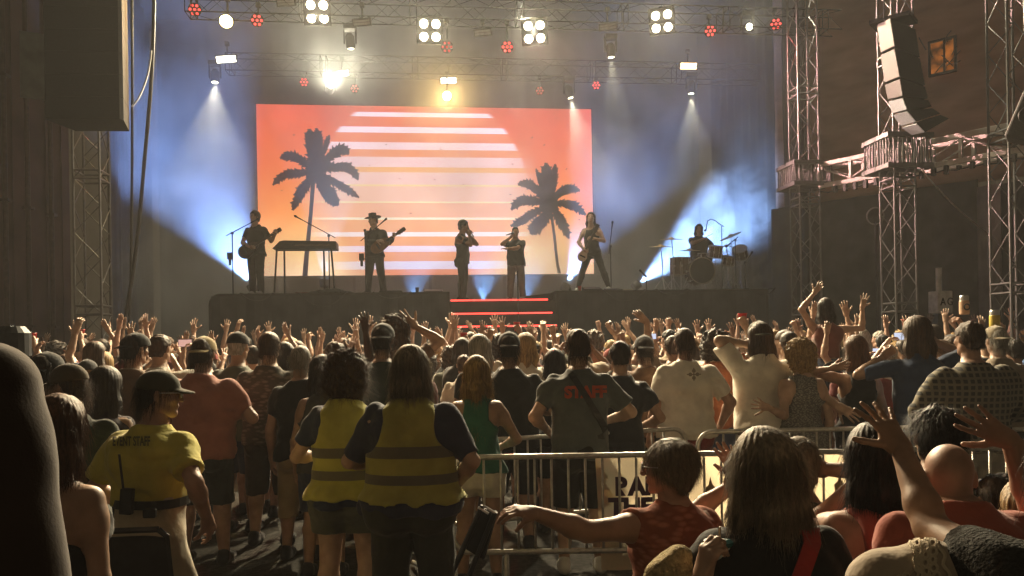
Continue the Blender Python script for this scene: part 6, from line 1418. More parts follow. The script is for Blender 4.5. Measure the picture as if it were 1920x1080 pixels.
person('person in dark knit sleeve raising a spread hand in the right foreground', 2035, 770, 1.62, 'f', bw=1.15, tone='tan', hair=('bob', 'dark'), top=(('tee', M_FUR, dict(sleeve=0.62, inf=0.022, wr=0.009))), bottom=('shorts', blk), h=0.009, hh=0.0045, L=dict(pxr=(1690, 842, 'far'), ext=0.95, hand='splay', hint=(0.2, -0.2, -1), palm=(0.2, 1, 0), hdir=(-0.35, 0, 0.2), fat=1.1))
person('person beyond the right edge reaching a hand in palm down', 2100, 765, 2.5, 'm', tone='ruddy', hair=('short', 'dark'), top=T(navy), bottom=('shorts', navy), h=0.010, hh=0.0045, L=dict(pxr=(1893, 826, 'near'), ext=0.9, hand='open', hint=(0.2, -0.2, -1), palm=(0, 1, 0.3), hdir=(-1.4, 0, 0.15)))
seated('person with dark brown hair low at the right edge', 1884, 895, 3.0, 'f', tone='tan', hair=('short', 'dark'), fibers=400, top=T(blk), bottom=('shorts', blk))
seated('blond person half cut by the right picture edge', 1938, 905, 2.7, 'f', tone='fair', hair=('shoulder', 'blond'), fibers=700, top=T(C('tan_top', (0.4, 0.3, 0.18)), 'tank'), bottom=('shorts', blk))

# ------------------------------------------------------------------ prints on shirts, belts, glasses, straps
from mathutils.bvhtree import BVHTree
def child_of(o, name): return next(c for c in o.children if c.name.split('.')[0] == name)
def wrap(obj, host, gap=0.006):
    "lays a flat mesh (world space, seen from -y) onto the host's surface"
    me = host.data; bv = BVHTree.FromPolygons([v.co for v in me.vertices], [tuple(p.vertices) for p in me.polygons]); Wi = W(host).inverted(); Wh = W(host); Wo = W(obj); Woi = Wo.inverted()
    for v in obj.data.vertices:
        p = Wi @ (Wo @ v.co); cl = Wi @ CAMP; d = (p - cl).normalized(); hit, n, i, dist = bv.ray_cast(cl, d)
        if hit is not None: v.co = Woi @ (Wh @ (hit - d * gap))
        else: v.co = Woi @ (Wh @ (bv.find_nearest(p)[0]))
def back_text(body, px, py, d, size, host, m, yaw=0.0, sx=1.0, bold=0.0, gap=0.007):
    o = text(body, size, facing(P(px, py, d), yaw), m, 'print', None, 0.0, bold, sx=sx); 
    wrap(o, host, gap); attach_keep(o, host)
def attach_keep(o, parent): 
    o.parent = parent; o.matrix_parent_inverse = W(parent).inverted()
crew_shirt = child_of(o_crew, 'shirt')
back_text('STAFF', 1098, 736, 5.7, 0.112, crew_shirt, cloth('print_red', (0.42, 0.085, 0.045)), bold=0.006, sx=1.0)
staff_shirt = child_of(o_staff, 'shirt')
M_PD = cloth('print_dark', (0.10, 0.10, 0.035))
back_text('EVENT STAFF', 246, 828, 3.7, 0.060, staff_shirt, M_PD, RAD(-6), sx=0.52, bold=0.002, gap=0.016)
wt = child_of(o_wt, 'shirt'); mb = MB(); c = P(1301, 702, 6.8); M = facing(c)
for a, b in ((0, 0.03), (0, -0.03), (0.03, 0), (-0.03, 0)): mb.prism([(a + 0.017 * math.cos(t * 0.7854), b + 0.017 * math.sin(t * 0.7854)) for t in range(8)], 0.001, M)
mb.prism([(-0.06, -0.005), (0.06, -0.005), (0.06, 0.005), (-0.06, 0.005)], 0.0012, M); mb.prism([(-0.005, -0.055), (0.005, -0.055), (0.005, 0.055), (-0.005, 0.055)], 0.0014, M)
q = mb.build('print', cloth('print_grey', (0.30, 0.26, 0.21))); wrap(q, wt); attach_keep(q, wt)
def strap(host, pts, d, w, m, name, label=None, cat=None, top=False, gap=0.008):
    "flat band along photo points, laid on the host"
    ps = [P(x, y, d) for x, y in pts]; n = 14; q = []
    for i in range(n + 1):
        t = i / n * (len(ps) - 1); k = min(int(t), len(ps) - 2); q.append(ps[k].lerp(ps[k + 1], t - k))
    v = []
    for i, p in enumerate(q):
        dd = (q[min(i + 1, n)] - q[max(i - 1, 0)]).normalized(); nn = dd.cross(Vector((0, 1, 0))).normalized(); v += [p - nn * w / 2, p + nn * w / 2]
    mb = MB(); mb.add([tuple(x) for x in v], [(2 * i, 2 * i + 1, 2 * i + 3, 2 * i + 2) for i in range(n)]); o = mb.build(name, m); wrap(o, host, gap)
    s_ = o.modifiers.new('thick', 'SOLIDIFY'); s_.thickness = 0.006
    if top: tag(o, label, cat)
    else: attach_keep(o, host)
    return o
strap(crew_shirt, [(1070, 700), (1100, 745), (1130, 795), (1140, 822)], 5.7, 0.045, M_PLAST, 'crossbody_strap', 'black crossbody strap on the back of the grey printed tee', 'strap', True)
# seated blond hair woman: red strap over her back, worn
hh = next(o for o in COL.objects if o.get('label', '').startswith('woman with very long ash blond'))
strap(child_of(hh, 'shirt'), [(1505, 955), (1518, 990), (1522, 1020), (1505, 1070), (1490, 1110)], 2.1, 0.045, cloth('strap_red', (0.30, 0.035, 0.03)), 'bag_strap', 'red bag strap across the back of the black top', 'strap', True)
# staff man: belt, radio, pouch
pants = child_of(o_staff, 'trousers')
z_b = P(268, 940, 3.9).z
def ring_on(host, z, h_, m, name, grow=0.006):
    vs = np.array([tuple(v.co) for v in host.data.vertices]); zz = z - W(host).translation.z; sel = vs[np.abs(vs[:, 2] - zz) < 0.03]; c = sel[:, :2].mean(0); n = 40; R_ = []
    for k in range(n):
        a = 2 * math.pi * k / n; d = np.array((math.cos(a), math.sin(a))); R_.append(((sel[:, :2] - c) @ d).max() * 0.5 + 0.5 * np.percentile((sel[:, :2] - c) @ d, 98) + grow)
    mb = MB(); v = []
    for q, g in ((-h_ / 2, 0), (-h_ / 2, 0.006), (h_ / 2, 0.006), (h_ / 2, 0)):
        for k in range(n):
            a = 2 * math.pi * k / n; v.append((c[0] + (R_[k] + g) * math.cos(a), c[1] + (R_[k] + g) * math.sin(a), zz + q))
    f = [(j * n + k, j * n + (k + 1) % n, ((j + 1) % 4) * n + (k + 1) % n, ((j + 1) % 4) * n + k) for j in range(4) for k in range(n)]
    mb.add(v, f); o = mb.build(name, m); o.parent = host; return o
ring_on(pants, z_b, 0.042, M_PLAST, 'belt')
p = P(238, 940, 3.9 - 0.19); e = empty('walkie_talkie', p, 'black walkie talkie with a thin aerial on the belt of the yellow shirt', 'radio')
mb = MB(); mb.box(tuple(p), (0.058, 0.035, 0.12), Matrix.Rotation(0.08, 3, 'Y')); mb.build('body', M_PLAST, e, bevel=0.006)
mb = MB(); mb.tube([p + Vector((-0.015, 0, 0.05)), p + Vector((-0.03, -0.005, 0.22))], 0.006, 6); mb.build('aerial', M_PLAST, e)
p = P(281, 962, 3.9 - 0.2); mb = MB(); mb.box(tuple(p), (0.06, 0.03, 0.045)); tag(mb.build('belt_pouch', M_PLAST, bevel=0.008), 'small dark pouch clipped on the pale trousers below the belt', 'pouch')
def glasses(o, fg, label):
    e = empty('glasses', o.location, label, 'glasses'); WM = W(o) @ fg.HM; mb = MB()
    for s_ in (-1, 1):
        mb.tube([WM @ Vector((s_ * 0.033 + 0.025 * math.cos(k * 0.3927), 0.108, 0.010 + 0.021 * math.sin(k * 0.3927))) for k in range(17)], 0.0022, 6, cap=False)
        mb.tube([WM @ Vector((s_ * 0.058, 0.106, 0.016)), WM @ Vector((s_ * 0.080, 0.07, 0.016)), WM @ Vector((s_ * 0.083, -0.005, 0.014))], 0.002, 6)
    mb.tube([WM @ Vector((-0.010, 0.111, 0.014)), WM @ Vector((0.010, 0.111, 0.014))], 0.002, 6); mb.build('frame', M_CHR, e)
    m, nt, b = nodes_of('lens_glass') if 'lens_glass' not in MATS else (MATS['lens_glass'], None, None)
    if nt: b.inputs['Transmission Weight'].default_value = 1.0; b.inputs['Roughness'].default_value = 0.02; b.inputs['IOR'].default_value = 1.05; MATS['lens_glass'] = m
    for s_ in (-1, 1):
        mb = MB(); mb.lathe([(0.001, 0), (0.023, 0), (0.023, 0.0015), (0.001, 0.0015)], 16, WM @ (Matrix.Translation((s_ * 0.033, 0.107, 0.010)) @ Matrix.Rotation(RAD(-90), 4, 'X'))); mb.build('lens', m, e)
glasses(o_gg, f_gg, 'silvery glasses of the older woman with short hair')
glasses(o_staff, f_staff, 'glasses of the staff man in yellow')
# wristwatch bands
def band_at(fg, o, i, label, m, t=0.93, r=0.034, name='wristband'):
    a = fg.arms[i]; M = W(o); p = M @ Vector(a['E'] + (a['W'] - a['E']) * t); d = (M.to_3x3() @ Vector(a['W'] - a['E'])).normalized(); mb = MB(); mb.tube([p - d * 0.012, p + d * 0.012], r, 16); tag(mb.build(name, m), label, 'wristband')
mm = next(o for o in COL.objects if o.get('label', '').startswith('person in dark knit'))

# ------------------------------------------------------------------ barriers, banner, chair, case stand
def barrier(a, b, label, z1=0.985, z0=0.365, group='steel crowd barriers'):
    A = P(*a); B = P(*b); A.z = B.z = 0; d = (B - A); L = d.length; d.normalize(); r = 0.12; e = empty('crowd_barrier', A, label, 'barrier', group)
    pt = lambda s_, z: A + d * s_ + Vector((0, 0, z)); loop = []
    for cx_, cz_, a0 in ((r, z1 - r, 180), (L - r, z1 - r, 90), (L - r, z0 + r, 0), (r, z0 + r, -90)):
        for k in range(7):
            t = RAD(a0 - 90 * k / 6); loop.append(pt(cx_ + r * math.cos(t), cz_ + r * math.sin(t)))
    loop.append(loop[0]); mb = MB(); mb.tube(loop, 0.019, 8, cap=False); mb.build('frame', M_GALV, e, smooth=True)
    mb = MB(); k = int((L - 0.2) / 0.108)
    for i in range(1, k): s_ = 0.1 + (L - 0.2) * i / k; mb.tube([pt(s_, z0), pt(s_, z1)], 0.0085, 7)
    mb.build('bars', M_GALV, e, smooth=True)
    for s_ in (0.35, L - 0.35):
        n = Vector((-d.y, d.x, 0)); mb = MB(); mb.tube([pt(s_, z0), pt(s_, 0.06)], 0.017, 7); mb.tube([pt(s_, 0.03) - n * 0.3, pt(s_, 0.06), pt(s_, 0.03) + n * 0.3], 0.016, 7); mb.build('foot', M_GALV, e, smooth=True)
    return e
barrier((846, 858, 5.22), (1604, 846, 5.20), 'front steel barrier with the cream banner hanging on its far side')
barrier((1640, 846, 5.25), (2380, 836, 5.3), 'steel barrier continuing the front row at the right edge')
barrier((700, 835, 5.85), (1285, 803, 6.75), 'slanted steel barrier behind the front one, touching the blond woman in green')
barrier((1308, 815, 6.45), (1850, 790, 6.55), 'steel barrier in front of the two hugging people')
barrier((1872, 790, 6.3), (2400, 790, 5.9), 'steel barrier end in front of the checked shirt')
# banner
M_BAN = cloth('banner_cream', (0.72, 0.62, 0.44), 0.08); M_BTX = cloth('banner_print', (0.10, 0.05, 0.085)); M_BFL = cloth('banner_flame', (0.40, 0.29, 0.17))
def translucent(m, f):
    nt = m.node_tree; b_ = nt.nodes['Principled BSDF']; t = nt.nodes.new('ShaderNodeBsdfTranslucent'); t.inputs[0].default_value = (0.95, 0.80, 0.56, 1); x = nt.nodes.new('ShaderNodeMixShader'); x.inputs[0].default_value = f
    nt.links.new(b_.outputs[0], x.inputs[1]); nt.links.new(t.outputs[0], x.inputs[2]); nt.links.new(x.outputs[0], nt.nodes['Material Output'].inputs[0])
translucent(M_BAN, 0.45)
e = empty('banner', P(1360, 900, 5.25), 'cream cloth banner with dark capitals tied behind the front barrier', 'banner')
a, b = P(1116, 853, 5.262), P(1700, 850, 5.262); n, k = 60, 14; mb = MB(); v = []
zt, zb_ = a.z - 0.0, 0.22
for j in range(k + 1):
    for i in range(n + 1):
        t = i / n; x = a.x + (b.x - a.x) * t; z = zt + (zb_ - zt) * j / k + (0.012 * math.sin(t * 21) if j == 0 else 0); y = 5.265 + 0.010 * math.sin(x * 9 + z * 3) * (j / k) + 0.006 * math.sin(x * 23 + 1)
        v.append((x + (0.03 * j / k if i == 0 else 0), y, z))
mb.add(v, [(j * (n + 1) + i, j * (n + 1) + i + 1, (j + 1) * (n + 1) + i + 1, (j + 1) * (n + 1) + i) for j in range(k) for i in range(n)])
cl = mb.build('cloth', M_BAN, e, smooth=True); 
def ban_text(t, px, py, size, bold, sx=1.0, m=M_BTX):
    o = text(t, size, facing(P(px, py, 5.2)), m, 'lettering', None, 0.0, bold, 'LEFT', sx); wrap(o, cl, 0.004); attach_keep(o, e)
ban_text('RAI', 1153, 914, 0.157, 0.009, 0.98); ban_text('THE', 1142, 953, 0.157, 0.009, 0.98)
for px, py in ((1332, 915), (1574, 908), (1452, 912)):
    c = P(px, py, 5.2); mb = MB(); mb.prism([(0, 0.075), (0.012, 0.03), (0.035, -0.005), (0.03, -0.045), (0.0, -0.06), (-0.03, -0.045), (-0.035, 0.0), (-0.012, 0.02)], 0.0008, facing(c)); q = mb.build('flame_mark', M_BFL); wrap(q, cl, 0.004); attach_keep(q, e)
# folding chair
def chair(px, y_top, d, label, rz=0.0, wz=0.44):
    b = P(px, 640, d); zt = P(px, y_top, d).z; e = empty('folding_chair', (b.x, b.y, 0), label, 'chair'); Rz = Matrix.Rotation(rz, 3, 'Z'); q = lambda x, y, z: Vector((b.x, b.y, 0)) + Rz @ Vector((x, y, z))
    mb = MB(); n = 10; v = []
    for j in range(2):
        for i in range(n + 1): x = -wz / 2 + wz * i / n; v += [tuple(q(x, -0.02 - 0.03 * (1 - (2 * i / n - 1) ** 2) + j * 0.012, zt - 0.24)), tuple(q(x, -0.06 - 0.03 * (1 - (2 * i / n - 1) ** 2) + j * 0.012, zt - 0.02 - 0.02 * (2 * i / n - 1) ** 4))]
    f = []; o = 2 * (n + 1)
    for i in range(n): f += [(2 * i, 2 * i + 2, 2 * i + 3, 2 * i + 1), (o + 2 * i, o + 2 * i + 1, o + 2 * i + 3, o + 2 * i + 2), (2 * i + 1, 2 * i + 3, o + 2 * i + 3, o + 2 * i + 1), (2 * i, o + 2 * i, o + 2 * i + 2, 2 * i + 2)]
    mb.add(v, f); mb.build('backrest', M_PLAST, e)
    mb = MB(); mb.box(tuple(q(0, 0.22, 0.45)), (wz - 0.03, 0.40, 0.025), Rz); mb.build('seat', M_PLAST, e, bevel=0.01)
    for s_ in (-1, 1):
        mb = MB(); mb.tube([q(s_ * wz / 2, 0.48, 0.02), q(s_ * wz / 2, 0.2, 0.45), q(s_ * wz / 2, 0.0, zt - 0.24), q(s_ * wz / 2, -0.055, zt - 0.03), q(s_ * (wz / 2 - 0.03), -0.06, zt)], 0.013, 8); mb.build('leg', M_STEEL, e)
        mb = MB(); mb.tube([q(s_ * (wz / 2 - 0.03), -0.08, 0.02), q(s_ * (wz / 2 - 0.03), 0.38, 0.45)], 0.012, 8); mb.build('leg', M_STEEL, e)
    mb = MB(); mb.tube([q(-wz / 2 + 0.03, -0.06, zt), q(wz / 2 - 0.03, -0.06, zt)], 0.013, 8); mb.build('top_rail', M_STEEL, e)
chair(214, 990, 3.45, 'black folding chair behind the staff man in yellow', RAD(6))
# tilted dark folding table top leaning on two poles by the barrier
e = empty('music_stand', P(905, 1000, 4.5), 'tilted dark panel on two slanted poles before the front barrier', 'stand'); dd = 4.55
for x0, y0, x1, y1 in ((836, 1100, 905, 948), (872, 1100, 928, 960)):
    mb = MB(); p, q = P(x0, y0, dd), P(x1, y1, dd); p2 = q + (p - q) * 2.6; p2 = q + (p - q).normalized() * ((q.z - 0.02) / ((q - p).normalized().z)); mb.tube([q, p2], 0.016, 8); mb.build('pole', M_STEEL, e)
mb = MB(); q = [P(898, 950, dd + 0.03), P(930, 962, dd + 0.03), P(906, 1050, dd + 0.05), P(874, 1030, dd + 0.05)]; k = [x + Vector((0.01, 0.03, 0)) for x in q]; mb.add([tuple(x) for x in q + k], [(0, 1, 2, 3), (4, 7, 6, 5), (0, 4, 5, 1), (1, 5, 6, 2), (2, 6, 7, 3), (3, 7, 4, 0)]); mb.build('panel', M_PLAST, e)
for (x0, y0), (x1, y1) in (((897, 951), (916, 963)), ((906, 948), (929, 962))):
    mb = MB(); mb.tube([P(x0, y0, dd - 0.01), P(x1, y1, dd - 0.01)], 0.008, 7); mb.build('bright_clip', M_CHR, e)
# can with straw, woven bag, lace shawl
p = P(1349, 1030, 2.30); e = empty('drink_can', p, 'squat metal cup with a straw in the hand of the ash blond woman', 'cup')
mb = MB(); mb.lathe([(0.030, -0.09), (0.037, -0.08), (0.042, 0.005), (0.043, 0.012), (0.038, 0.014), (0.037, 0.0)], 22, lmat(Matrix.Identity(3), p)); mb.build('body', mat('cup_metal', (0.5, 0.55, 0.52), 0.3, 0.15, 8, metal=0.6), e, smooth=True)
mb = MB(); mb.lathe([(0.001, 0.0), (0.041, 0.0), (0.0445, 0.006), (0.0445, 0.014), (0.03, 0.02), (0.001, 0.02)], 22, lmat(Matrix.Identity(3), p + Vector((0, 0, 0.012)))); mb.build('lid', mat('lid_teal', (0.03, 0.10, 0.10), 0.25, 0.1), e)
mb = MB(); mb.tube([p + Vector((0, 0, 0.02)), p + Vector((0.002, 0, 0.065))], 0.004, 8); mb.build('straw', mat('straw', (0.5, 0.4, 0.3), 0.4), e)
f = Field((-0.2, -0.14, -0.35), (0.2, 0.14, 0.12), 0.012); f.ell((0, 0, -0.12), (0.105, 0.07, 0.17), k=0); f.cut(lambda X, Y, Z: Z - 0.03 - 0.03 * np.sin(X * 14)); N = snoise(9, 1.0); f.disp(lambda X, Y, Z: 0.003 * np.sin(Z * 260) * np.sin(X * 200) + 0.006 * N(X * 18, Y * 18, Z * 18)); vv, ff = f.mesh(1)
p = P(1258, 1052, 2.35); o = bpy.data.objects.new('woven_bag', npmesh('woven_bag', vv, ff, [mat('woven', (0.36, 0.29, 0.15), 0.9, 0.4, 60, 0.8, 120)])); COL.objects.link(o); o.location = p; o.rotation_euler = (0, RAD(-14), 0); tag(o, 'lumpy straw coloured woven bag left of the ash blond woman', 'bag')
# cream shawl with a lace edge over a chair back in the right foreground
lo, hi = (-0.26, -0.16, -0.5), (0.30, 0.16, 0.12); f = Field(lo, hi, 0.009)
f.cone((-0.055, 0, -0.035), (0.05, 0.0, -0.02), 0.052, 0.048, 0.04); f.cone((-0.06, 0, -0.06), (-0.12, 0.02, -0.5), 0.07, 0.10, 0.05); f.cone((0.05, 0, -0.03), (0.09, 0, -0.5), 0.06, 0.10, 0.08); f.cone((-0.02, 0, -0.1), (-0.03, 0, -0.5), 0.07, 0.10, 0.08)
N = snoise(21, 1.0); f.disp(lambda X, Y, Z: 0.011 * (1 - 2 * np.abs(np.sin(X * 26 + Z * 9 + 2.5 * N(X * 5, Y * 5, Z * 5)))) * np.clip(0.25 - Z * 4, 0, 1) + 0.004 * N(X * 24, Y * 24, Z * 14)); vv, ff = f.mesh(1)
p = P(1706, 1055, 1.75); sh = bpy.data.objects.new('shawl', npmesh('shawl', vv, ff, [C('shawl', (0.40, 0.33, 0.25))])); COL.objects.link(sh); sh.location = p; tag(sh, 'cream shawl with a lace edge hung in the right foreground under the raised arm', 'shawl')
rr = random.Random(2); mb = MB()
def ring(cx_, cy_, r_): mb.tube([P(cx_ + r_ * math.cos(k * 0.5236), cy_ + 1.15 * r_ * math.sin(k * 0.5236), 1.5) for k in range(13)], 0.0030, 5, cap=False)
for j in range(7):
    for i in range(3): ring(1716 + 14 * i + 3 * math.sin(j * 1.3) + 2 * j, 1006 + 15 * j + 6 * (i % 2), 5.5 + 1.5 * rr.random())
for s_ in (1706, 1756): mb.tube([P(s_ + 4 * math.sin(j * 1.1) + j * 1.5, 1000 + 6 * j, 1.5) for j in range(18)], 0.0035, 5)
lc = mb.build('lace_edge', C('lace', (0.55, 0.47, 0.34)), None)
bv = BVHTree.FromPolygons([v.co for v in sh.data.vertices], [tuple(p_.vertices) for p_ in sh.data.polygons]); Wl = W(sh); Wli = Wl.inverted()
for v in lc.data.vertices:
    cl_ = Wli @ CAMP; q = Wli @ v.co; d_ = (q - cl_).normalized(); hit, n_, i_, ds = bv.ray_cast(cl_, d_)
    if hit is None: hit, n_, i_, ds = bv.find_nearest(q)
    v.co = Wl @ (hit + n_ * (0.004 + (v.co.y - 1.5) * 0.5))
attach(lc, sh)

# ------------------------------------------------------------------ the crowd up to the stage
GRP = 'crowd in front of the stage'
rc = random.Random(42)
CAPM = [('black', C('cap_black', (0.015, 0.015, 0.016))), ('tan', C('cap_tan', (0.34, 0.26, 0.12))), ('red', C('cap_red', (0.25, 0.03, 0.025))), ('grey', C('cap_grey', (0.04, 0.04, 0.045)))]
TOPS = [('black', (0.02, 0.02, 0.021)), ('navy', (0.035, 0.045, 0.085)), ('white', (0.6, 0.56, 0.48)), ('maroon', (0.14, 0.03, 0.03)), ('grey', (0.16, 0.155, 0.15)), ('brown', (0.12, 0.075, 0.045)), ('rust', (0.24, 0.08, 0.035)), ('olive', (0.075, 0.08, 0.055)), ('beige', (0.32, 0.25, 0.17)), ('blue', (0.06, 0.12, 0.26))]
HA = [('dark', 'dark haired'), ('brown', 'brown haired'), ('blond', 'blond'), ('grey', 'grey haired'), ('black', 'black haired')]
ARMUP = lambda x, y, z, hand: dict(rel=(x, y, z), hint=(1, 0.1, -0.3), hand=hand, palm=(0, 1, 0))
PROTO = {'both': dict(L=ARMUP(0.12, 0.10, 0.50, 'open'), R=ARMUP(0.18, 0.12, 0.46, 'splay'), hair='short', txt='raising both hands', sex='m'),
         'wide': dict(L=ARMUP(0.30, 0.12, 0.38, 'splay'), R=ARMUP(0.26, 0.14, 0.42, 'open'), hair='long', txt='spreading both arms up', sex='f'),
         'right': dict(L=None, R=ARMUP(0.14, 0.12, 0.50, 'open'), hair='short', txt='raising the right hand', sex='m'),
         'left': dict(L=ARMUP(0.10, 0.16, 0.50, 'relax'), R=None, hair='shoulder', txt='waving the left hand', sex='f'),
         'tall': dict(L=ARMUP(0.04, 0.06, 0.545, 'flat'), R=ARMUP(0.02, 0.05, 0.545, 'open'), hair='bob', txt='stretching both arms high', sex='f'),
         'low': dict(L=ARMUP(0.16, 0.26, 0.30, 'splay'), R=ARMUP(0.06, 0.30, 0.36, 'claw'), hair='neat', txt='lifting both hands forward', sex='m'),
         'slant': dict(L=None, R=ARMUP(-0.10, 0.14, 0.50, 'flat'), hair='pixie', txt='swaying the right arm', sex='f'),
         'point': dict(L=ARMUP(0.26, 0.18, 0.40, 'relax'), R=None, hair='short', cap='cap', txt='swinging the left arm out', sex='m'),
         'fist': dict(L=None, R=ARMUP(0.05, 0.14, 0.52, 'fist'), hair='neat', cap='backcap', txt='pumping a fist', sex='m'),
         'film': dict(L=dict(rel=(0.02, 0.30, 0.22), hint=(1, 0, -1), hand='claw', palm=(-1, 0, 0)), R=dict(rel=(0.02, 0.30, 0.22), hint=(1, 0, -1), hand='claw', palm=(-1, 0, 0)), hair='short', txt='filming with lifted hands', sex='m'),
         'calm': dict(L=None, R=None, hair='neat', txt='standing still', sex='m'), 'calmf': dict(L=dict(rel=(0, .25, -.25)), R=dict(rel=(0, .25, -.25)), hair='long', txt='watching with folded arms', sex='f'),
         'calmcap': dict(L=None, R=None, hair='neat', cap='cap', txt='watching quietly', sex='m'), 'mane': dict(L=ARMUP(0.20, 0.2, 0.36, 'relax'), R=None, hair='mane', txt='lifting a bent left arm', sex='f'),
         'cup': dict(L=None, R=dict(rel=(0.08, 0.16, 0.44), hint=(1, 0.1, -0.3), hand='grip', palm=(-0.3, 1, 0)), hair='curly', txt='lifting a cup', sex='m')}
protos = {}
def spawn(kind, x, y, sc_, yaw, hairk, topk, capk, tone, label):
    pr = PROTO[kind]
    if kind not in protos:
        o, fg = person(label, 960, 640, 10, pr['sex'], base=Vector((0, 0, 0)), H=1.72, tone='tan', L=pr['L'], R=pr['R'], hair=(pr['hair'], 'dark'), cap=(pr['cap'], CAPM[0][1]) if pr.get('cap') else None,
                       top=('tee', C('proto', (0.1, 0.1, 0.1))), bottom=('shorts', navy), h=0.017, hh=0.0075, group=GRP, seed=hash(kind) % 7 if False else len(protos)); protos[kind] = (o, fg); r = o; kids = list(o.children)
    else:
        o, fg = protos[kind]; r = o.copy(); COL.objects.link(r); kids = []
        for c in o.children:
            k = c.copy(); COL.objects.link(k); k.parent = r; kids.append(k)
    r.location = (x, y, 0); r.rotation_euler = (0, 0, yaw); r.scale = (sc_, sc_, sc_); r['label'] = label; r['group'] = GRP
    def ov(ob, m):
        ob.material_slots[0].link = 'OBJECT'; ob.material_slots[0].material = m
    ov(r, skin(tone))
    for k in kids:
        n = k.name.split('.')[0]
        if n == 'shirt': ov(k, C('crowd_' + topk[0], topk[1]))
        elif n == 'hair': ov(k, hair_mat(hairk))
        elif n == 'cap': ov(k, capk[1])
    return r, protos[kind][1]
PLACES = [(150, 'beyond the left tower'), (245, 'under the left tower'), (385, 'left of the riser'), (480, 'below the leftmost guitarist'), (580, 'below the keyboard'), (670, 'right of the keyboard'), (760, 'below the hatted guitarist'), (845, 'left of the red stairs'), (930, 'before the red stairs'), (1035, 'below the pointing singer'), (1130, 'below the bassist'), (1215, 'left of the drum kit'),
          (1300, 'below the bass drum'), (1370, 'below the cymbals'), (1450, 'below the smoke'), (1545, 'below the drum side tower'), (1640, 'near the lifted woman'), (1720, 'below the curved speakers'), (1800, 'below the gear case'), (1870, 'below the grey curtain'), (3000, 'by the right picture edge')]
taken = [(o.location.x, o.location.y) for o in COL.objects if o.get('category') == 'person' and 'crowd' in o.get('group', '') or o.get('group') == 'audience at the concert']
seen = set(); cups = []; phones = []; N_P = 0
heroes = [(P(px, 640, d).x, d) for px, d in ((0, 0),)]
d = 7.35; row = 0
while d < 14.7:
    sp = 0.70 if d < 10 else 0.66; x = -0.68 * d + rc.uniform(0, sp) 
    while x < 0.68 * d:
        xx = x + rc.uniform(-0.16, 0.16); yy = d + rc.uniform(-0.22, 0.22); x += sp
        px = 960 + 1500 * xx / yy
        if px < -60 or px > 1985: continue
        if any((xx - a) ** 2 + (yy - b) ** 2 < 0.36 ** 2 for a, b in taken): continue
        if any(abs(xx - b.x) < 0.55 and abs(yy - b.y) < 0.55 for b in (bLt, b1, b2, b3)): continue
        if yy > 15.6 + 0.108 * xx - 0.35 or px < 95 and yy > 10.5: continue
        far = d > 9.3; w = {'both': 2.4, 'wide': 2.2, 'right': 2.2, 'left': 2.2, 'fist': 1.4, 'tall': 2.4, 'low': 2.4, 'slant': 2, 'point': 2, 'film': 1.8, 'cup': 1.2, 'mane': 1.4, 'calm': 1, 'calmf': 1, 'calmcap': 1} if far else {'calm': 3, 'calmf': 3, 'calmcap': 2, 'film': 1, 'left': 0.7, 'right': 0.7, 'mane': 1, 'cup': 0.5}
        rowt = 'nearer rows' if d < 9.6 else 'mid crowd' if d < 12.2 else 'front rows'
        pl = next(t for lim, t in PLACES if px < lim)
        for tries in range(400):
            kind = rc.choices(list(w), list(w.values()))[0]; hk = rc.choices(HA, (4, 4, 2, 1.2, 2))[0]; tk = rc.choice(TOPS); ck = rc.choice(CAPM); pr = PROTO[kind]
            who = f'{ck[0]} capped person' if pr.get('cap') else hk[1] + ' person'
            lab = f"{who} in {tk[0]} top {pr['txt']}, {rowt} {pl}"
            if len(lab.split()) > 16: continue
            if lab not in seen and len(lab.split()) <= 16: break
        seen.add(lab)
        r, fg = spawn(kind, xx, yy, rc.uniform(0.90, 1.08) * (1.03 if d > 11 else 1.0), RAD(rc.uniform(-38, 38)), hk[0], tk, ck, rc.choices(('fair', 'tan', 'ruddy', 'brown', 'dark'), (3, 4, 3, 1, 0.5))[0], lab)
        taken.append((xx, yy)); N_P += 1
        if kind == 'cup' and len(cups) < 9: cups.append((r, fg, pl, rowt))
        if kind == 'film' and len(phones) < 14: phones.append((r, fg, pl, rowt))
    d += 0.60 + 0.02 * row; row += 1
M_PH = glow('phone_screen', (0.75, 0.80, 1.0), 0.9); M_PH2 = glow('phone_screen_warm', (1.0, 0.55, 0.45), 0.7)
sl = set()
for i, (r, fg, pl, rowt) in enumerate(phones):
    a, b = fg.arms[0]['W'], fg.arms[1]['W']; M = W(r); c = M @ Vector((a + b) / 2 + V3(0, 0.09, 0.10)); lab = f'phone filming the show held up {rowt}, {pl}'
    if lab in sl: continue
    sl.add(lab); e = empty('mobile_phone', c, lab, 'phone', 'phones held up in the crowd'); Rz = Matrix.Rotation(r.rotation_euler.z, 3, 'Z')
    mb = MB(); mb.box(tuple(c), (0.155, 0.009, 0.076), Rz); mb.build('body', M_PLAST, e, bevel=0.003); mb = MB(); mb.box(tuple(c - Rz @ Vector((0, 0.0055, 0))), (0.145, 0.002, 0.068), Rz); mb.build('screen', M_PH if i % 2 else M_PH2, e)
for r, fg, pl, rowt in cups:
    a = fg.arms[1]; M = W(r); c = M @ Vector(a['W'] + a['hd'] * 0.075 + V3(-0.01, 0.05, 0.0)); lab = f'red plastic cup lifted by a hand {rowt}, {pl}'
    if lab in sl: continue
    sl.add(lab); mb = MB(); mb.lathe([(0.030, -0.055), (0.044, 0.06), (0.048, 0.062), (0.047, 0.068), (0.041, 0.066), (0.028, -0.05)], 18, M.to_3x3().to_4x4() if False else lmat(Matrix.Identity(3), c)); tag(mb.build('plastic_cup', M_RCUP, None, smooth=True), lab, 'cup', 'cups held up in the crowd')
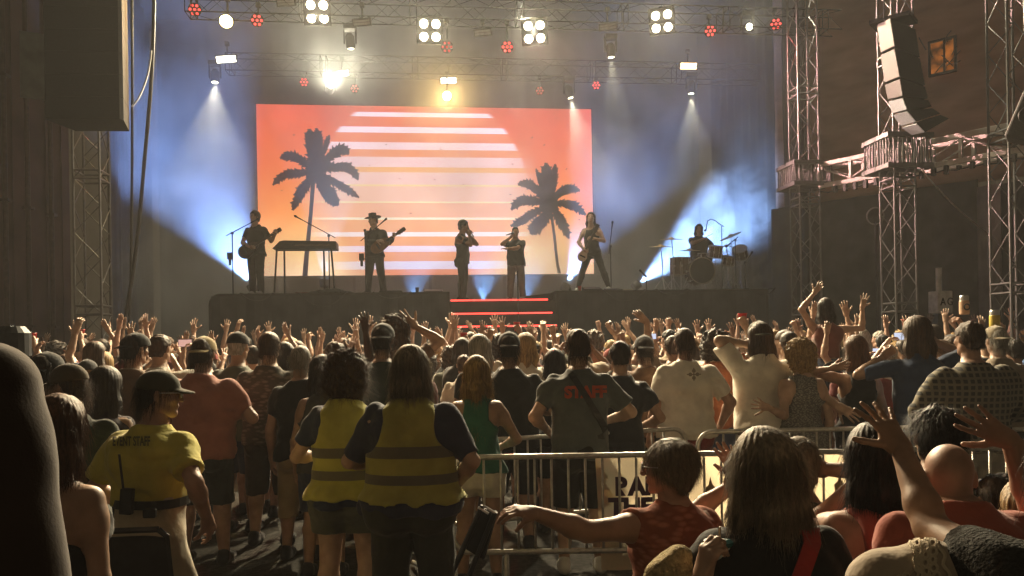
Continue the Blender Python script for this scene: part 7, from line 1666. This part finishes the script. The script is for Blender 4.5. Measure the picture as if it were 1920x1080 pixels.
for px, py, dd, lab, m in ((1808, 574, 8.6, 'beer can in a dark topped sleeve raised above the checked shirt', (0.55, 0.36, 0.24)), (1865, 602, 8.2, 'yellow can raised at the right edge of the crowd', (0.6, 0.45, 0.08))):
    c = P(px, py, dd); e = empty('beer_can', c, lab, 'can'); mb = MB(); mb.lathe([(0.045, -0.09), (0.05, -0.08), (0.05, 0.05), (0.045, 0.06)], 20, lmat(Matrix.Identity(3), c)); mb.build('sleeve', mat('can_%d' % px, m, 0.5), e); mb = MB(); mb.lathe([(0.046, 0.0), (0.046, 0.04), (0.038, 0.055), (0.001, 0.05)], 20, lmat(Matrix.Identity(3), c + Vector((0, 0, 0.06)))); mb.build('can_top', M_CHR, e)
    if px == 1808: mb = MB(); mb.tube([c + Vector((0.03 * math.cos(k * .5236), -0.052, -0.01 + 0.03 * math.sin(k * .5236))) for k in range(13)], 0.008, 6, cap=False); mb.build('badge_ring', M_PLAST, e)
print('crowd', N_P)
# ------------------------------------------------------------------ the air: stage haze and the smoke plume
def vol_mat(name, dens, col=(1, 1, 1), g=0.25, noise=None):
    m = bpy.data.materials.new(name); m.use_nodes = True; nt = m.node_tree; nt.nodes.clear()
    o = nt.nodes.new('ShaderNodeOutputMaterial'); v = nt.nodes.new('ShaderNodeVolumePrincipled')
    v.inputs['Density'].default_value = dens; v.inputs['Color'].default_value = (*col, 1); v.inputs['Anisotropy'].default_value = g
    nt.links.new(v.outputs[0], o.inputs['Volume'])
    if noise: noise(nt, v)
    return m
mb = MB(); mb.box((0, 15, 7.0), (128, 98, 16.0))
hz = mb.build('haze', vol_mat('haze_air', 0.0018, (0.98, 0.98, 1.0), 0.1)); hz['kind'] = 'stuff'; hz['label'] = 'thin stage haze filling the air'
def patchy(nt, v):
    tc = nt.nodes.new('ShaderNodeTexCoord'); n = nt.nodes.new('ShaderNodeTexNoise'); n.inputs['Scale'].default_value = 0.50; n.inputs['Detail'].default_value = 3.5; n.inputs['Distortion'].default_value = 0.5
    nt.links.new(tc.outputs['Object'], n.inputs['Vector']); mr = nt.nodes.new('ShaderNodeMapRange'); mr.inputs[1].default_value = 0.36; mr.inputs[2].default_value = 0.66; mr.inputs[3].default_value = 0.02; mr.inputs[4].default_value = 0.24; nt.links.new(n.outputs[0], mr.inputs[0])
    # thins out towards the front edge of the stage and the right hand wing
    def ramp_along(axis, off, a, b_):
        d_ = nt.nodes.new('ShaderNodeVectorMath'); d_.operation = 'DOT_PRODUCT'; d_.inputs[1].default_value = axis; nt.links.new(tc.outputs['Object'], d_.inputs[0]); r_ = nt.nodes.new('ShaderNodeMapRange'); r_.interpolation_type = 'SMOOTHSTEP'; r_.inputs[1].default_value = off + a; r_.inputs[2].default_value = off + b_; nt.links.new(d_.outputs['Value'], r_.inputs[0]); return r_.outputs[0]
    f1 = ramp_along(S_V, S_O.dot(S_V), -0.25, 1.6); f2 = ramp_along(-S_U, -S_O.dot(S_U), -9.5, -5.5); last = mr.outputs[0]
    for q in (f1, f2):
        m_ = nt.nodes.new('ShaderNodeMath'); m_.operation = 'MULTIPLY'; nt.links.new(last, m_.inputs[0]); nt.links.new(q, m_.inputs[1]); last = m_.outputs[0]
    nt.links.new(last, v.inputs['Density'])
# stage smoke hanging between the risers and the curtain
mb = MB(); sbox(mb, -9.2, 9.6, -0.25, 6.3, ZD + 0.02, 11.1)
sm = mb.build('stage_smoke', vol_mat('smoke_even', 0.060, (0.97, 0.98, 1.0), 0.1, patchy)); sm['kind'] = 'stuff'; sm['label'] = 'even smoke hanging over the whole stage'
def plume(nt, v):
    tc = nt.nodes.new('ShaderNodeTexCoord'); n = nt.nodes.new('ShaderNodeTexNoise'); n.inputs['Scale'].default_value = 1.25; n.inputs['Detail'].default_value = 4; n.inputs['Roughness'].default_value = 0.55; n.inputs['Distortion'].default_value = 0.6
    nt.links.new(tc.outputs['Object'], n.inputs['Vector'])
    mr = nt.nodes.new('ShaderNodeMapRange'); mr.inputs[1].default_value = 0.48; mr.inputs[2].default_value = 0.64; mr.inputs[3].default_value = 0.0; mr.inputs[4].default_value = 1.1; nt.links.new(n.outputs[0], mr.inputs[0])
    # fades towards the surface of the puff
    g = nt.nodes.new('ShaderNodeTexGradient'); g.gradient_type = 'SPHERICAL'; mp = nt.nodes.new('ShaderNodeMapping'); mp.inputs['Scale'].default_value = (1 / 1.9, 1 / 1.3, 1 / 2.0); nt.links.new(tc.outputs['Object'], mp.inputs[0]); nt.links.new(mp.outputs[0], g.inputs[0])
    r2 = nt.nodes.new('ShaderNodeMapRange'); r2.inputs[1].default_value = 0.0; r2.inputs[2].default_value = 0.35; nt.links.new(g.outputs['Fac'], r2.inputs[0])
    m = nt.nodes.new('ShaderNodeMath'); m.operation = 'MULTIPLY'; nt.links.new(mr.outputs[0], m.inputs[0]); nt.links.new(r2.outputs[0], m.inputs[1]); nt.links.new(m.outputs[0], v.inputs['Density'])
f = Field((-2.0, -1.4, -2.1), (2.0, 1.4, 2.1), 0.2); f.ell((0, 0, 0), (1.85, 1.25, 1.95), k=0); vv, ff = f.mesh(1)
pm = bpy.data.objects.new('smoke_plume', npmesh('smoke_plume', vv, ff, [vol_mat('smoke_billow', 0.0, (0.97, 0.98, 1.0), 0.0, plume)])); COL.objects.link(pm)
pm.location = SP(1385, 445, 2.9); pm['kind'] = 'stuff'; pm['label'] = 'billowing smoke lit blue behind the drum kit'
for o in COL.objects:
    if len(o.get('label', '').split()) > 16: print('LONG', o['label'])
